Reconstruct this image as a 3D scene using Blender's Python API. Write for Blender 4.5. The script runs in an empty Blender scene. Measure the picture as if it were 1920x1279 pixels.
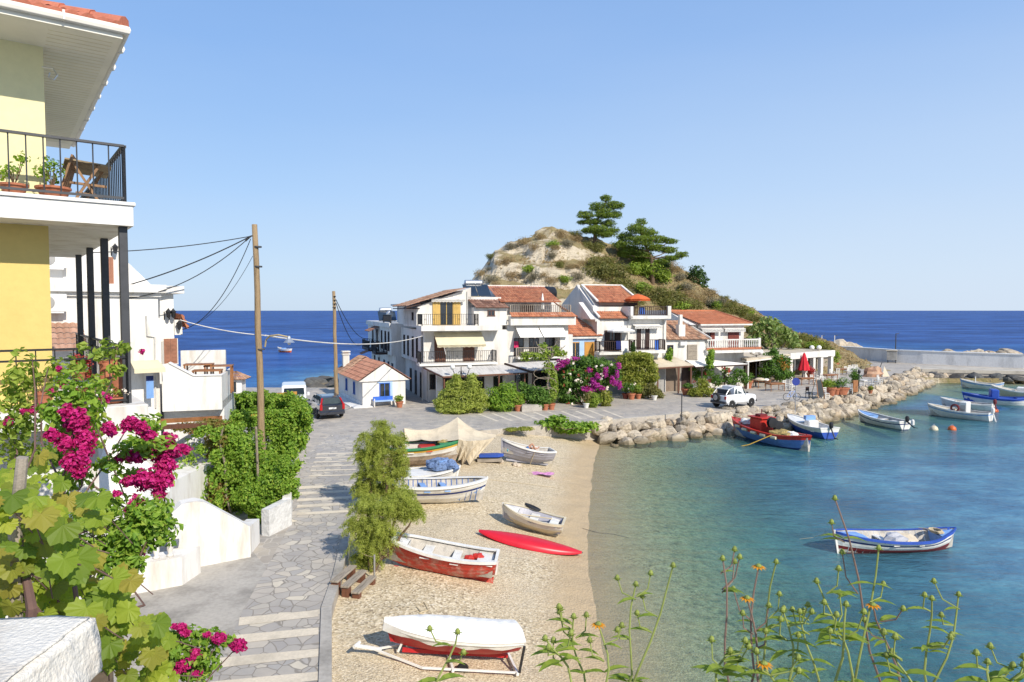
import bpy, math, random
import numpy as np
from mathutils import Vector, Matrix, noise as mnoise
random.seed(7); RNG = np.random.default_rng(11)
PI = math.pi
scene = bpy.context.scene
COL = scene.collection
# ------------------------------------------------------------------ camera and pixel rays
CAM_H = 9.0; F = 1280.0; CX, CY = 960.0, 639.5
PITCH = math.atan(57.5 / F)
cam_d = bpy.data.cameras.new("camera"); cam_o = bpy.data.objects.new("camera", cam_d); COL.objects.link(cam_o)
cam_o.location = (0, 0, CAM_H); cam_o.rotation_euler = (PI / 2 - PITCH, 0, 0)
cam_d.sensor_width = 36; cam_d.lens = 24.0; cam_d.clip_start = 0.05; cam_d.clip_end = 60000
scene.camera = cam_o
def ray(px, py):
    a = (px - CX) / F; b = -(py - CY) / F
    return (a, math.cos(PITCH) + b * math.sin(PITCH), -math.sin(PITCH) + b * math.cos(PITCH))
def G(px, py, z=1.4):
    r = ray(px, py); t = (z - CAM_H) / r[2]; return (r[0] * t, r[1] * t, z)
def AT(px, py, Y):
    r = ray(px, py); t = Y / r[1]; return (r[0] * t, Y, CAM_H + r[2] * t)
class Frame:
    def __init__(s, ox, oy, deg):
        s.o = (ox, oy); a = math.radians(deg); s.a = a
        s.u = (math.cos(a), math.sin(a)); s.v = (-math.sin(a), math.cos(a))
    def w(s, u, v, z=0): return (s.o[0] + u * s.u[0] + v * s.v[0], s.o[1] + u * s.u[1] + v * s.v[1], z)
    def loc(s, p):
        x, y = p[0] - s.o[0], p[1] - s.o[1]
        return (x * s.u[0] + y * s.u[1], x * s.v[0] + y * s.v[1], p[2])
    def hit(s, px, py, v=0.0):
        r = ray(px, py); c = (-s.o[0]) * s.v[0] + (-s.o[1]) * s.v[1]
        t = (v - c) / (r[0] * s.v[0] + r[1] * s.v[1])
        p = (r[0] * t, r[1] * t, CAM_H + r[2] * t); q = s.loc(p); return (q[0], q[2])
    def hitu(s, px, py, u=0.0):
        r = ray(px, py); c = (-s.o[0]) * s.u[0] + (-s.o[1]) * s.u[1]
        t = (u - c) / (r[0] * s.u[0] + r[1] * s.u[1])
        p = (r[0] * t, r[1] * t, CAM_H + r[2] * t); q = s.loc(p); return (q[1], q[2])
    def hitz(s, px, py, z=1.4): q = s.loc(G(px, py, z)); return (q[0], q[1])
# ------------------------------------------------------------------ materials
def nodes(name):
    m = bpy.data.materials.new(name); m.use_nodes = True
    nt = m.node_tree; nt.nodes.clear(); return m, nt, nt.nodes, nt.links
def N(nt, t, **kw):
    n = nt.nodes.new(t)
    for k, v in kw.items():
        if k.startswith('i_'): n.inputs[k[2:].replace('_', ' ')].default_value = v
        else: setattr(n, k, v)
    return n
def c4(c): return (c[0], c[1], c[2], 1.0)
def ramp(nt, stops, interp='LINEAR'):
    r = nt.nodes.new('ShaderNodeValToRGB'); r.color_ramp.interpolation = interp
    e = r.color_ramp.elements
    while len(e) < len(stops): e.new(0.5)
    for el, (p, c) in zip(e, stops): el.position = p; el.color = c4(c)
    return r
MATS = {}
def mat(name, col, rough=0.75, metal=0.0, spec=0.4, var=0.12, vscale=1.5, bump=0.0, bscale=20.0, col2=None, fine=0.0, coat=0.0, stretch=None, rnd=None):
    """plain surface: base colour with soft and fine wear noise, optional bump; rnd: list of colours picked per face by attribute 'rnd'"""
    if name in MATS: return MATS[name]
    m, nt, ns, L = nodes(name)
    out = N(nt, 'ShaderNodeOutputMaterial'); p = N(nt, 'ShaderNodeBsdfPrincipled')
    L.new(p.outputs[0], out.inputs[0])
    p.inputs['Roughness'].default_value = rough; p.inputs['Metallic'].default_value = metal
    p.inputs['Specular IOR Level'].default_value = spec; p.inputs['Coat Weight'].default_value = coat
    tc = N(nt, 'ShaderNodeTexCoord'); src = tc.outputs['Object']
    if stretch:
        mp = N(nt, 'ShaderNodeMapping'); mp.inputs['Scale'].default_value = stretch; L.new(src, mp.inputs[0]); src = mp.outputs[0]
    n1 = N(nt, 'ShaderNodeTexNoise', i_Scale=vscale, i_Detail=8.0, i_Roughness=0.62); L.new(src, n1.inputs['Vector'])
    d = col2 or tuple(max(0, c * (1 - 2.2 * var)) for c in col)
    hi = tuple(min(1, c * (1 + 0.5 * var)) for c in col)
    r = ramp(nt, [(0.28, d), (0.52, col), (0.8, hi)]); L.new(n1.outputs[0], r.inputs[0])
    cur = r.outputs[0]
    if rnd:
        at = N(nt, 'ShaderNodeAttribute', attribute_name='rnd')
        rr = ramp(nt, [(i / max(1, len(rnd) - 1), c) for i, c in enumerate(rnd)]); L.new(at.outputs['Fac'], rr.inputs[0])
        mx = N(nt, 'ShaderNodeMix', data_type='RGBA', blend_type='MULTIPLY'); mx.inputs[0].default_value = 1
        L.new(cur, mx.inputs[6]); L.new(rr.outputs[0], mx.inputs[7]); cur = mx.outputs[2]
    if fine:
        n2 = N(nt, 'ShaderNodeTexNoise', i_Scale=vscale * 14, i_Detail=4.0); L.new(src, n2.inputs['Vector'])
        r2 = ramp(nt, [(0.3, (1 - fine,) * 3), (0.7, (1 + fine * 0.3,) * 3)]); L.new(n2.outputs[0], r2.inputs[0])
        mx = N(nt, 'ShaderNodeMix', data_type='RGBA', blend_type='MULTIPLY'); mx.inputs[0].default_value = 1
        L.new(cur, mx.inputs[6]); L.new(r2.outputs[0], mx.inputs[7]); cur = mx.outputs[2]
    L.new(cur, p.inputs['Base Color'])
    if bump:
        n3 = N(nt, 'ShaderNodeTexNoise', i_Scale=bscale, i_Detail=6.0); L.new(src, n3.inputs['Vector'])
        b = N(nt, 'ShaderNodeBump', i_Strength=bump, i_Distance=0.05); L.new(n3.outputs[0], b.inputs['Height']); L.new(b.outputs[0], p.inputs['Normal'])
    MATS[name] = m; return m
def leafmat(name, cols, trans=0.35, rough=0.55, spec=0.35, tcol=None):
    """leaves: colour per leaf from attribute 'rnd', light passing through"""
    if name in MATS: return MATS[name]
    m, nt, ns, L = nodes(name)
    out = N(nt, 'ShaderNodeOutputMaterial'); p = N(nt, 'ShaderNodeBsdfPrincipled'); t = N(nt, 'ShaderNodeBsdfTranslucent'); mx = N(nt, 'ShaderNodeMixShader')
    at = N(nt, 'ShaderNodeAttribute', attribute_name='rnd')
    r = ramp(nt, [(i / max(1, len(cols) - 1), c) for i, c in enumerate(cols)]); L.new(at.outputs['Fac'], r.inputs[0])
    L.new(r.outputs[0], p.inputs['Base Color']); p.inputs['Roughness'].default_value = rough; p.inputs['Specular IOR Level'].default_value = spec
    g = N(nt, 'ShaderNodeMix', data_type='RGBA', blend_type='MULTIPLY'); g.inputs[0].default_value = 1
    g.inputs[7].default_value = c4(tcol or (1.5, 1.6, 0.7)); L.new(r.outputs[0], g.inputs[6]); L.new(g.outputs[2], t.inputs[0])
    mx.inputs[0].default_value = trans; L.new(p.outputs[0], mx.inputs[1]); L.new(t.outputs[0], mx.inputs[2]); L.new(mx.outputs[0], out.inputs[0])
    MATS[name] = m; return m
def glassmat(name, col=(0.02, 0.025, 0.03), rough=0.08):
    return mat(name, col, rough=rough, spec=0.8, var=0.2, vscale=0.8)
# ------------------------------------------------------------------ mesh builder
def vadd(a, b): return (a[0] + b[0], a[1] + b[1], a[2] + b[2])
def vsub(a, b): return (a[0] - b[0], a[1] - b[1], a[2] - b[2])
def vmul(a, s): return (a[0] * s, a[1] * s, a[2] * s)
def lerp(a, b, t): return tuple(a[i] + (b[i] - a[i]) * t for i in range(len(a)))
class MB:
    def __init__(s): s.v = []; s.f = []; s.m = []; s.r = []; s.arr = []
    def add(s, vs, fs, mi=0, rnd=None):
        o = len(s.v); s.v.extend(tuple(p) for p in vs)
        for f in fs: s.f.append(tuple(i + o for i in f)); s.m.append(mi); s.r.append(random.random() if rnd is None else rnd)
        return s
    def box(s, x0, x1, y0, y1, z0, z1, mi=0, rnd=None):
        vs = [(x0, y0, z0), (x1, y0, z0), (x1, y1, z0), (x0, y1, z0), (x0, y0, z1), (x1, y0, z1), (x1, y1, z1), (x0, y1, z1)]
        return s.add(vs, [(0, 3, 2, 1), (4, 5, 6, 7), (0, 1, 5, 4), (1, 2, 6, 5), (2, 3, 7, 6), (3, 0, 4, 7)], mi, rnd)
    def bevbox(s, x0, x1, y0, y1, z0, z1, b=0.02, mi=0):
        """box with chamfered vertical and top edges"""
        def ring(x0, x1, y0, y1, z, b): return [(x0 + b, y0, z), (x1 - b, y0, z), (x1, y0 + b, z), (x1, y1 - b, z), (x1 - b, y1, z), (x0 + b, y1, z), (x0, y1 - b, z), (x0, y0 + b, z)]
        vs = ring(x0, x1, y0, y1, z0, b) + ring(x0, x1, y0, y1, z1 - b, b) + ring(x0 + b, x1 - b, y0 + b, y1 - b, z1, b * .5)
        fs = [tuple(range(7, -1, -1)), tuple(range(16, 24))]
        for k in (0, 8):
            for i in range(8): j = (i + 1) % 8; fs.append((k + i, k + j, k + 8 + j, k + 8 + i))
        return s.add(vs, fs, mi)
    def obox(s, a, b, w, h, up=(0, 0, 1), mi=0):
        """bar from a to b, width w (sideways) and height h (along up), centred"""
        a, b, up = Vector(a), Vector(b), Vector(up)
        d = (b - a).normalized(); sd = d.cross(up)
        if sd.length < 1e-4: sd = d.cross(Vector((1, 0, 0)))
        sd.normalize(); u2 = sd.cross(d).normalized(); sd = sd * w / 2; u2 = u2 * h / 2
        vs = [a - sd - u2, a + sd - u2, a + sd + u2, a - sd + u2, b - sd - u2, b + sd - u2, b + sd + u2, b - sd + u2]
        return s.add(vs, [(0, 3, 2, 1)[::-1], (4, 5, 6, 7)[::-1], (0, 1, 5, 4)[::-1], (1, 2, 6, 5)[::-1], (2, 3, 7, 6)[::-1], (3, 0, 4, 7)[::-1]], mi)
    def tube(s, pts, r, n=6, mi=0, cap=True, rnd=None):
        pts = [Vector(p) for p in pts]; rr = r if isinstance(r, (list, tuple)) else [r] * len(pts)
        vs = []; fs = []; prev = None
        for i, p in enumerate(pts):
            d = (pts[min(i + 1, len(pts) - 1)] - pts[max(i - 1, 0)])
            if d.length < 1e-9: d = Vector((0, 0, 1))
            d.normalize()
            if prev is None:
                a = d.cross(Vector((0, 0, 1)))
                if a.length < 1e-3: a = d.cross(Vector((1, 0, 0)))
            else: a = prev - d * prev.dot(d)
            a.normalize(); prev = a; b = d.cross(a)
            for k in range(n):
                t = 2 * PI * k / n; vs.append(p + (a * math.cos(t) + b * math.sin(t)) * rr[i])
        for i in range(len(pts) - 1):
            for k in range(n):
                k2 = (k + 1) % n; fs.append((i * n + k, i * n + k2, (i + 1) * n + k2, (i + 1) * n + k))
        if cap: fs.append(tuple(range(n - 1, -1, -1))); fs.append(tuple(range((len(pts) - 1) * n, len(pts) * n)))
        return s.add(vs, fs, mi, rnd)
    def lathe(s, prof, cx=0, cy=0, cz=0, n=12, mi=0, ax='z'):
        vs = []; fs = []
        for r, z in prof:
            for k in range(n):
                t = 2 * PI * k / n
                if ax == 'z': vs.append((cx + r * math.cos(t), cy + r * math.sin(t), cz + z))
                elif ax == 'y': vs.append((cx + r * math.cos(t), cy + z, cz - r * math.sin(t)))
                else: vs.append((cx + z, cy + r * math.cos(t), cz + r * math.sin(t)))
        for i in range(len(prof) - 1):
            for k in range(n): k2 = (k + 1) % n; fs.append((i * n + k, i * n + k2, (i + 1) * n + k2, (i + 1) * n + k))
        fs.append(tuple(range(n - 1, -1, -1))); fs.append(tuple(range((len(prof) - 1) * n, len(prof) * n)))
        return s.add(vs, fs, mi)
    def prism(s, poly, axis, a, b, mi=0):
        """polygon in the two other axes extruded along axis from a to b; poly given (p,q) in cyclic order of remaining axes"""
        def P(p, q, t): return {'x': (t, p, q), 'y': (p, t, q), 'z': (p, q, t)}[axis]
        n = len(poly); vs = [P(p, q, a) for p, q in poly] + [P(p, q, b) for p, q in poly]
        fs = [tuple(range(n - 1, -1, -1)), tuple(range(n, 2 * n))] + [(i, (i + 1) % n, n + (i + 1) % n, n + i) for i in range(n)]
        return s.add(vs, fs, mi)
    def quad(s, *p, mi=0, rnd=None): return s.add(p, [tuple(range(len(p)))], mi, rnd)
    def grid(s, rows, mi=0, closed=False):
        nr = len(rows); nc = len(rows[0]); vs = [p for r in rows for p in r]; fs = []
        for i in range(nr - 1):
            for j in range(nc if closed else nc - 1):
                j2 = (j + 1) % nc; fs.append((i * nc + j, i * nc + j2, (i + 1) * nc + j2, (i + 1) * nc + j))
        return s.add(vs, fs, mi)
    def slabquad(s, a, b, c, d, t, mi=0):
        """four-cornered sheet with thickness t downwards along z"""
        lo = [(p[0], p[1], p[2] - t) for p in (a, b, c, d)]
        return s.add([a, b, c, d] + lo, [(0, 1, 2, 3), (7, 6, 5, 4), (0, 4, 5, 1), (1, 5, 6, 2), (2, 6, 7, 3), (3, 7, 4, 0)], mi)
    def tiles(s, e0, e1, r0, r1, tw=0.24, tl=0.4, h=0.06, mi=0, seg=4):
        """curved clay tiles over the patch eave e0-e1, ridge r0-r1: one arch per tile, lower end lapping"""
        e0, e1, r0, r1 = map(Vector, (e0, e1, r0, r1))
        nrm = (e1 - e0).cross(r0 - e0).normalized()
        if nrm.z < 0: nrm = -nrm
        nu = max(2, int(round((e1 - e0).length / tw))); nv = max(2, int(round(((r0 + r1) / 2 - (e0 + e1) / 2).length / tl)))
        def P(a, b): return (e0.lerp(e1, a)).lerp(r0.lerp(r1, a), b)
        for j in range(nv):
            for i in range(nu):
                vs = []; jit = random.uniform(-.006, .006)
                for b, lift in ((j / nv - 0.02 / nv, 0.035 + jit), ((j + 1.0) / nv, 0.004)):
                    for k in range(seg + 1):
                        a = (i + k / seg) / nu
                        vs.append(P(a, b) + nrm * (lift + h * math.sin(PI * k / seg)))
                q = seg + 1; rv = random.random()
                s.add(vs, [(k, k + 1, q + k + 1, q + k) for k in range(seg)], mi, rv)
                if j == 0:
                    b0 = [P((i + k / seg) / nu, 0) - nrm * 0.02 for k in (0, seg)]
                    s.add(vs[:q] + [b0[1], b0[0]], [tuple(range(q + 1, -1, -1))], mi, rv * 0.3)
        return s
    def leaves(s, P, Nrm, size, aspect=0.55, mi=0, fold=0.25, droop=0.0, rnd=None, wid=None):
        """P (n,3) points, Nrm (n,3) rough facing; each leaf a folded diamond of two triangles (numpy)"""
        n = len(P)
        if n == 0: return s
        Nn = Nrm + RNG.normal(0, 0.55, (n, 3)); Nn /= np.linalg.norm(Nn, axis=1)[:, None] + 1e-9
        D = RNG.normal(0, 1, (n, 3)); D[:, 2] -= droop; D -= Nn * np.sum(D * Nn, 1)[:, None]; D /= np.linalg.norm(D, axis=1)[:, None] + 1e-9
        S = np.cross(Nn, D); sz = (size if np.ndim(size) else np.full(n, size)) * RNG.uniform(0.65, 1.3, n)
        a = P - D * (sz * 0.5)[:, None]; c = P + D * (sz * 0.5)[:, None] - Nn * (sz * 0.12)[:, None]
        w = sz * aspect * 0.5; l = P + S * w[:, None] + Nn * (w * fold)[:, None]; r = P - S * w[:, None] + Nn * (w * fold)[:, None]
        s.arr.append((np.stack([a, l, c, r], 1).reshape(-1, 3), n, mi, RNG.random(n) if rnd is None else rnd))
        return s
    def mesh(s, name, mats, off=(0, 0, 0), smooth=False):
        me = bpy.data.meshes.new(name)
        V = np.array(s.v, dtype=np.float64).reshape(-1, 3); loops = []; starts = []; tot = []; k = 0
        for f in s.f: loops.extend(f); starts.append(k); tot.append(len(f)); k += len(f)
        loops = np.array(loops, dtype=np.int64); starts = np.array(starts, dtype=np.int64); tot = np.array(tot, dtype=np.int64)
        mi = np.array(s.m, dtype=np.int64); rn = np.array(s.r, dtype=np.float64)
        for (A, n, m_, r_) in s.arr:
            b = len(V); V = np.concatenate([V, A]) if b else A
            base = b + np.arange(n)[:, None] * 4
            lp = np.concatenate([base + np.array([0, 1, 2])[None], base + np.array([0, 2, 3])[None]], 1).reshape(-1)
            st = len(loops) + np.arange(2 * n) * 3
            loops = np.concatenate([loops, lp]); starts = np.concatenate([starts, st]); tot = np.concatenate([tot, np.full(2 * n, 3)])
            mi = np.concatenate([mi, np.full(2 * n, m_)]); rn = np.concatenate([rn, np.repeat(r_, 2)])
        if len(V): V = V - np.array(off)[None]
        me.vertices.add(len(V)); me.vertices.foreach_set('co', V.astype(np.float32).ravel())
        me.loops.add(len(loops)); me.loops.foreach_set('vertex_index', loops.astype(np.int32))
        me.polygons.add(len(tot)); me.polygons.foreach_set('loop_start', starts.astype(np.int32)); me.polygons.foreach_set('loop_total', tot.astype(np.int32))
        for m_ in (mats if isinstance(mats, (list, tuple)) else [mats]): me.materials.append(m_)
        me.polygons.foreach_set('material_index', mi.astype(np.int32))
        me.polygons.foreach_set('use_smooth', np.full(len(tot), smooth, dtype=bool))
        me.update(calc_edges=True); me.validate()
        if len(me.polygons) == len(rn):
            at = me.attributes.new('rnd', 'FLOAT', 'FACE'); at.data.foreach_set('value', rn.astype(np.float32))
        return me
    def top(s, name, mats, label=None, cat=None, loc=(0, 0, 0), rot=0.0, off=None, group=None, kind=None, smooth=False):
        """one top-level object made of this mesh"""
        o = bpy.data.objects.new(name, s.mesh(name, mats, loc if off is None else off, smooth)); COL.objects.link(o)
        o.location = loc; o.rotation_euler = (0, 0, rot); tag(o, label, cat, group, kind); return o
def tag(o, label=None, cat=None, group=None, kind=None):
    if label and len(label.split()) > 16: print('LONG', len(label.split()), label)
    for k, v in (('label', label), ('category', cat), ('group', group), ('kind', kind)):
        if v: o[k] = v
class Thing:
    def __init__(s, name, label, cat, loc=(0, 0, 0), rot=0.0, off=None, group=None):
        s.o = bpy.data.objects.new(name, None); COL.objects.link(s.o); s.o.empty_display_size = 0.2
        s.o.location = loc; s.o.rotation_euler = (0, 0, rot); s.off = loc if off is None else off; tag(s.o, label, cat, group)
    def part(s, name, mb, mats, parent=None, label=None, smooth=False):
        o = bpy.data.objects.new(name, mb.mesh(name, mats, s.off, smooth)); COL.objects.link(o); o.parent = parent or s.o
        if label: o['label'] = label
        return o
def dup(src, loc, rot=0.0, scale=None, label=None, group=None):
    c = src.copy(); COL.objects.link(c); c.location = loc; c.rotation_euler = (0, 0, rot)
    if scale: c.scale = (scale,) * 3 if not isinstance(scale, (tuple, list)) else scale
    if label: c['label'] = label
    if group: c['group'] = group
    for ch in src.children:
        d = ch.copy(); COL.objects.link(d); d.parent = c
        for g in ch.children:
            e = g.copy(); COL.objects.link(e); e.parent = d
    return c
def fbm(x, y, z, o=4): return mnoise.fractal(Vector((x, y, z)), 1.0, 2.0, o)
# ------------------------------------------------------------------ light
SUN_H = Vector((0.62, -0.78, 0)).normalized(); SUN_EL = math.radians(37)
w = bpy.data.worlds.new("World"); scene.world = w; w.use_nodes = True
wn = w.node_tree; bg = wn.nodes['Background']; sky = wn.nodes.new('ShaderNodeTexSky'); sky.sky_type = 'NISHITA'; sky.sun_disc = False
sky.sun_elevation = SUN_EL; sky.sun_rotation = math.atan2(SUN_H.x, SUN_H.y); sky.altitude = 0; sky.air_density = 1.0; sky.dust_density = 1.0; sky.ozone_density = 2.2
# clear-day sky: the Nishita sky blended with a blue gradient by elevation
wtc = wn.nodes.new('ShaderNodeTexCoord'); wsp = wn.nodes.new('ShaderNodeSeparateXYZ'); wn.links.new(wtc.outputs['Generated'], wsp.inputs[0])
wr = ramp(wn, [(0.0, (4.1, 5.05, 6.2)), (0.05, (3.8, 4.95, 6.35)), (0.16, (2.85, 4.3, 6.45)), (0.34, (1.8, 3.25, 5.95)), (0.7, (1.0, 2.1, 4.6))]); wn.links.new(wsp.outputs[2], wr.inputs[0])
wm = wn.nodes.new('ShaderNodeMix'); wm.data_type = 'RGBA'; wm.inputs[0].default_value = 0.9; wn.links.new(sky.outputs[0], wm.inputs[6]); wn.links.new(wr.outputs[0], wm.inputs[7])
# paler, slightly uneven haze towards the open side of the bay
wh1 = wn.nodes.new('ShaderNodeMapping'); wh1.inputs['Scale'].default_value = (1.2, 1.2, 5); wn.links.new(wtc.outputs['Generated'], wh1.inputs[0]); whn = wn.nodes.new('ShaderNodeTexNoise'); whn.inputs['Scale'].default_value = 1.6; whn.inputs['Detail'].default_value = 7; wn.links.new(wh1.outputs[0], whn.inputs['Vector'])
wx = wn.nodes.new('ShaderNodeMapRange'); wx.inputs[1].default_value = -0.35; wx.inputs[2].default_value = 0.8; wx.inputs[3].default_value = 0; wx.inputs[4].default_value = .6; wn.links.new(wsp.outputs[0], wx.inputs[0]); wz_ = wn.nodes.new('ShaderNodeMapRange'); wz_.inputs[1].default_value = 0; wz_.inputs[2].default_value = .45; wz_.inputs[3].default_value = 1; wz_.inputs[4].default_value = .12; wn.links.new(wsp.outputs[2], wz_.inputs[0])
wq = wn.nodes.new('ShaderNodeMath'); wq.operation = 'MULTIPLY'; wn.links.new(wx.outputs[0], wq.inputs[0]); wn.links.new(wz_.outputs[0], wq.inputs[1]); wp = wn.nodes.new('ShaderNodeMath'); wp.operation = 'MULTIPLY_ADD'; wp.inputs[1].default_value = .16; wn.links.new(whn.outputs[0], wp.inputs[0]); wn.links.new(wq.outputs[0], wp.inputs[2]); wm_ = wn.nodes.new('ShaderNodeMath'); wm_.operation = 'SUBTRACT'; wm_.use_clamp = True; wm_.inputs[1].default_value = .06; wn.links.new(wp.outputs[0], wm_.inputs[0])
wm2 = wn.nodes.new('ShaderNodeMix'); wm2.data_type = 'RGBA'; wn.links.new(wm_.outputs[0], wm2.inputs[0]); wn.links.new(wm.outputs[2], wm2.inputs[6]); wm2.inputs[7].default_value = (4.9, 5.5, 6.3, 1)
wn.links.new(wm2.outputs[2], bg.inputs[0]); bg.inputs[1].default_value = 0.107
sd = bpy.data.lights.new("sun", 'SUN'); sd.energy = 3.9; sd.angle = math.radians(0.55); sd.color = (1.0, 0.93, 0.82)
so = bpy.data.objects.new("sun", sd); COL.objects.link(so)
so.rotation_euler = (Vector((SUN_H.x * math.cos(SUN_EL), SUN_H.y * math.cos(SUN_EL), math.sin(SUN_EL)))).to_track_quat('Z', 'Y').to_euler()
so.location = (20, -30, 60)
scene.view_settings.view_transform = 'Standard'; scene.view_settings.look = 'None'; scene.view_settings.gamma = 1.0; scene.view_settings.use_curve_mapping = False
scene.view_settings.exposure = 0.5
scene.render.engine = 'CYCLES'; scene.cycles.max_bounces = 6; scene.cycles.transparent_max_bounces = 12; scene.cycles.diffuse_bounces = 3
scene.cycles.glossy_bounces = 2; scene.cycles.transmission_bounces = 3; scene.cycles.use_denoising = True
# ================================================================== SETTING: land, beach, sea, hill
WL = [(-60, -8), (1.9, -8), (1.9, 0), (2.3, 16.5), (2.5, 20.3), (2.7, 24.6), (3.45, 30.5), (4.8, 40), (6.4, 48.2), (9, 50.0), (16.2, 51.1), (21, 53.8), (28, 59.3), (40, 70.5), (52.5, 88),
      (64, 84.6), (95, 76), (100, 92), (66, 103), (54, 120), (42, 130), (10, 128), (-8, 112), (-20, 94), (-17.5, 80), (-16.5, 68), (-60, 68)]
def poly_sd(X, Y, poly):
    """signed distance to polygon (positive inside), numpy"""
    d = np.full(X.shape, 1e18); ins = np.zeros(X.shape, bool); n = len(poly)
    for i in range(n):
        (ax, ay), (bx, by) = poly[i], poly[(i + 1) % n]; ex, ey = bx - ax, by - ay
        t = np.clip(((X - ax) * ex + (Y - ay) * ey) / (ex * ex + ey * ey), 0, 1)
        d = np.minimum(d, (X - ax - t * ex) ** 2 + (Y - ay - t * ey) ** 2)
        c = ((ay > Y) != (by > Y)) & (X < (bx - ax) * (Y - ay) / ((by - ay) if by != ay else 1e-9) + ax); ins ^= c
    return np.where(ins, np.sqrt(d), -np.sqrt(d))
def beach_z(X, Y):
    s = poly_sd(X, Y, WL)
    up = np.minimum(0.2 * np.maximum(s, 0), 0.62 + 0.075 * np.maximum(s, 0)); up = np.minimum(up, 1.22)
    return np.where(s > 0, up, np.maximum(0.13 * s, -5.0))
def bz(x, y): return float(beach_z(np.array([x * 1.0]), np.array([y * 1.0]))[0])
def GB(px, py):
    """pixel to the beach surface"""
    z = 0.5
    for _ in range(12): p = G(px, py, z); z = bz(p[0], p[1])
    return (p[0], p[1], z)
# ---- pebble beach (runs on under the shallow water)
def pebble_mat():
    m, nt, ns, L = nodes('pebbles'); out = N(nt, 'ShaderNodeOutputMaterial'); p = N(nt, 'ShaderNodeBsdfPrincipled'); L.new(p.outputs[0], out.inputs[0])
    tc = N(nt, 'ShaderNodeTexCoord'); src = tc.outputs['Object']
    big = N(nt, 'ShaderNodeTexNoise', i_Scale=0.35, i_Detail=5.0); L.new(src, big.inputs['Vector'])
    v1 = N(nt, 'ShaderNodeTexVoronoi', i_Scale=17.0); v2 = N(nt, 'ShaderNodeTexVoronoi', i_Scale=40.0); L.new(src, v1.inputs['Vector']); L.new(src, v2.inputs['Vector'])
    r1 = ramp(nt, [(0.0, (0.24, 0.185, 0.12)), (0.2, (0.43, 0.345, 0.22)), (0.55, (0.53, 0.435, 0.285)), (0.8, (0.60, 0.50, 0.345)), (1.0, (0.72, 0.63, 0.47))])
    r2 = ramp(nt, [(0.0, (0.26, 0.205, 0.135)), (0.3, (0.48, 0.385, 0.25)), (0.7, (0.57, 0.465, 0.31)), (1.0, (0.72, 0.63, 0.47))])
    s1 = N(nt, 'ShaderNodeSeparateColor'); s2 = N(nt, 'ShaderNodeSeparateColor'); L.new(v1.outputs['Color'], s1.inputs[0]); L.new(v2.outputs['Color'], s2.inputs[0])
    L.new(s1.outputs[0], r1.inputs[0]); L.new(s2.outputs[0], r2.inputs[0])
    mx = N(nt, 'ShaderNodeMix', data_type='RGBA'); rb = ramp(nt, [(0.40, (0, 0, 0)), (0.62, (1, 1, 1))]); L.new(big.outputs[0], rb.inputs[0]); L.new(rb.outputs[0], mx.inputs[0])
    L.new(r2.outputs[0], mx.inputs[6]); L.new(r1.outputs[0], mx.inputs[7])
    # fine wet sand band along the waterline, from the height of the beach
    sp = N(nt, 'ShaderNodeSeparateXYZ'); L.new(src, sp.inputs[0])
    n5 = N(nt, 'ShaderNodeTexNoise', i_Scale=0.9, i_Detail=3.0); L.new(src, n5.inputs['Vector'])
    ad = N(nt, 'ShaderNodeMath', operation='MULTIPLY_ADD'); L.new(n5.outputs[0], ad.inputs[0]); ad.inputs[1].default_value = -0.16; L.new(sp.outputs[2], ad.inputs[2])
    wet = N(nt, 'ShaderNodeMapRange'); wet.inputs[1].default_value = 0.08; wet.inputs[2].default_value = 0.30; wet.inputs[3].default_value = 1; wet.inputs[4].default_value = 0; L.new(ad.outputs[0], wet.inputs[0])
    under = N(nt, 'ShaderNodeMapRange'); under.inputs[1].default_value = -0.35; under.inputs[2].default_value = -0.02; L.new(sp.outputs[2], under.inputs[0])
    mm = N(nt, 'ShaderNodeMath', operation='MULTIPLY'); L.new(wet.outputs[0], mm.inputs[0]); L.new(under.outputs[0], mm.inputs[1])
    m2 = N(nt, 'ShaderNodeMath', operation='MULTIPLY'); L.new(mm.outputs[0], m2.inputs[0]); m2.inputs[1].default_value = 0.8
    mw = N(nt, 'ShaderNodeMix', data_type='RGBA'); L.new(m2.outputs[0], mw.inputs[0]); L.new(mx.outputs[2], mw.inputs[6]); mw.inputs[7].default_value = (0.44, 0.325, 0.19, 1)
    alg = N(nt, 'ShaderNodeMapRange'); alg.inputs[1].default_value = -0.5; alg.inputs[2].default_value = -0.04; alg.inputs[3].default_value = 1; alg.inputs[4].default_value = 0; L.new(sp.outputs[2], alg.inputs[0]); mg = N(nt, 'ShaderNodeMix', data_type='RGBA', blend_type='MULTIPLY'); L.new(alg.outputs[0], mg.inputs[0]); L.new(mw.outputs[2], mg.inputs[6]); n6 = N(nt, 'ShaderNodeTexNoise', i_Scale=3.2, i_Detail=9.0, i_Roughness=.7); L.new(src, n6.inputs['Vector']); r6 = ramp(nt, [(.36, (.42, .45, .32)), (.5, (.92, .94, .74)), (.66, (1.25, 1.22, 1.0))]); L.new(n6.outputs[0], r6.inputs[0]); L.new(r6.outputs[0], mg.inputs[7])
    L.new(mg.outputs[2], p.inputs['Base Color']); p.inputs['Roughness'].default_value = 0.85; p.inputs['Specular IOR Level'].default_value = 0.25
    b = N(nt, 'ShaderNodeBump', i_Strength=0.7, i_Distance=0.025); L.new(v1.outputs['Distance'], b.inputs['Height'])
    b2 = N(nt, 'ShaderNodeBump', i_Strength=0.5, i_Distance=0.25); L.new(n5.outputs[0], b2.inputs['Height']); L.new(b2.outputs[0], b.inputs['Normal']); L.new(b.outputs[0], p.inputs['Normal'])
    return m
M_PEB = pebble_mat()
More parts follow.
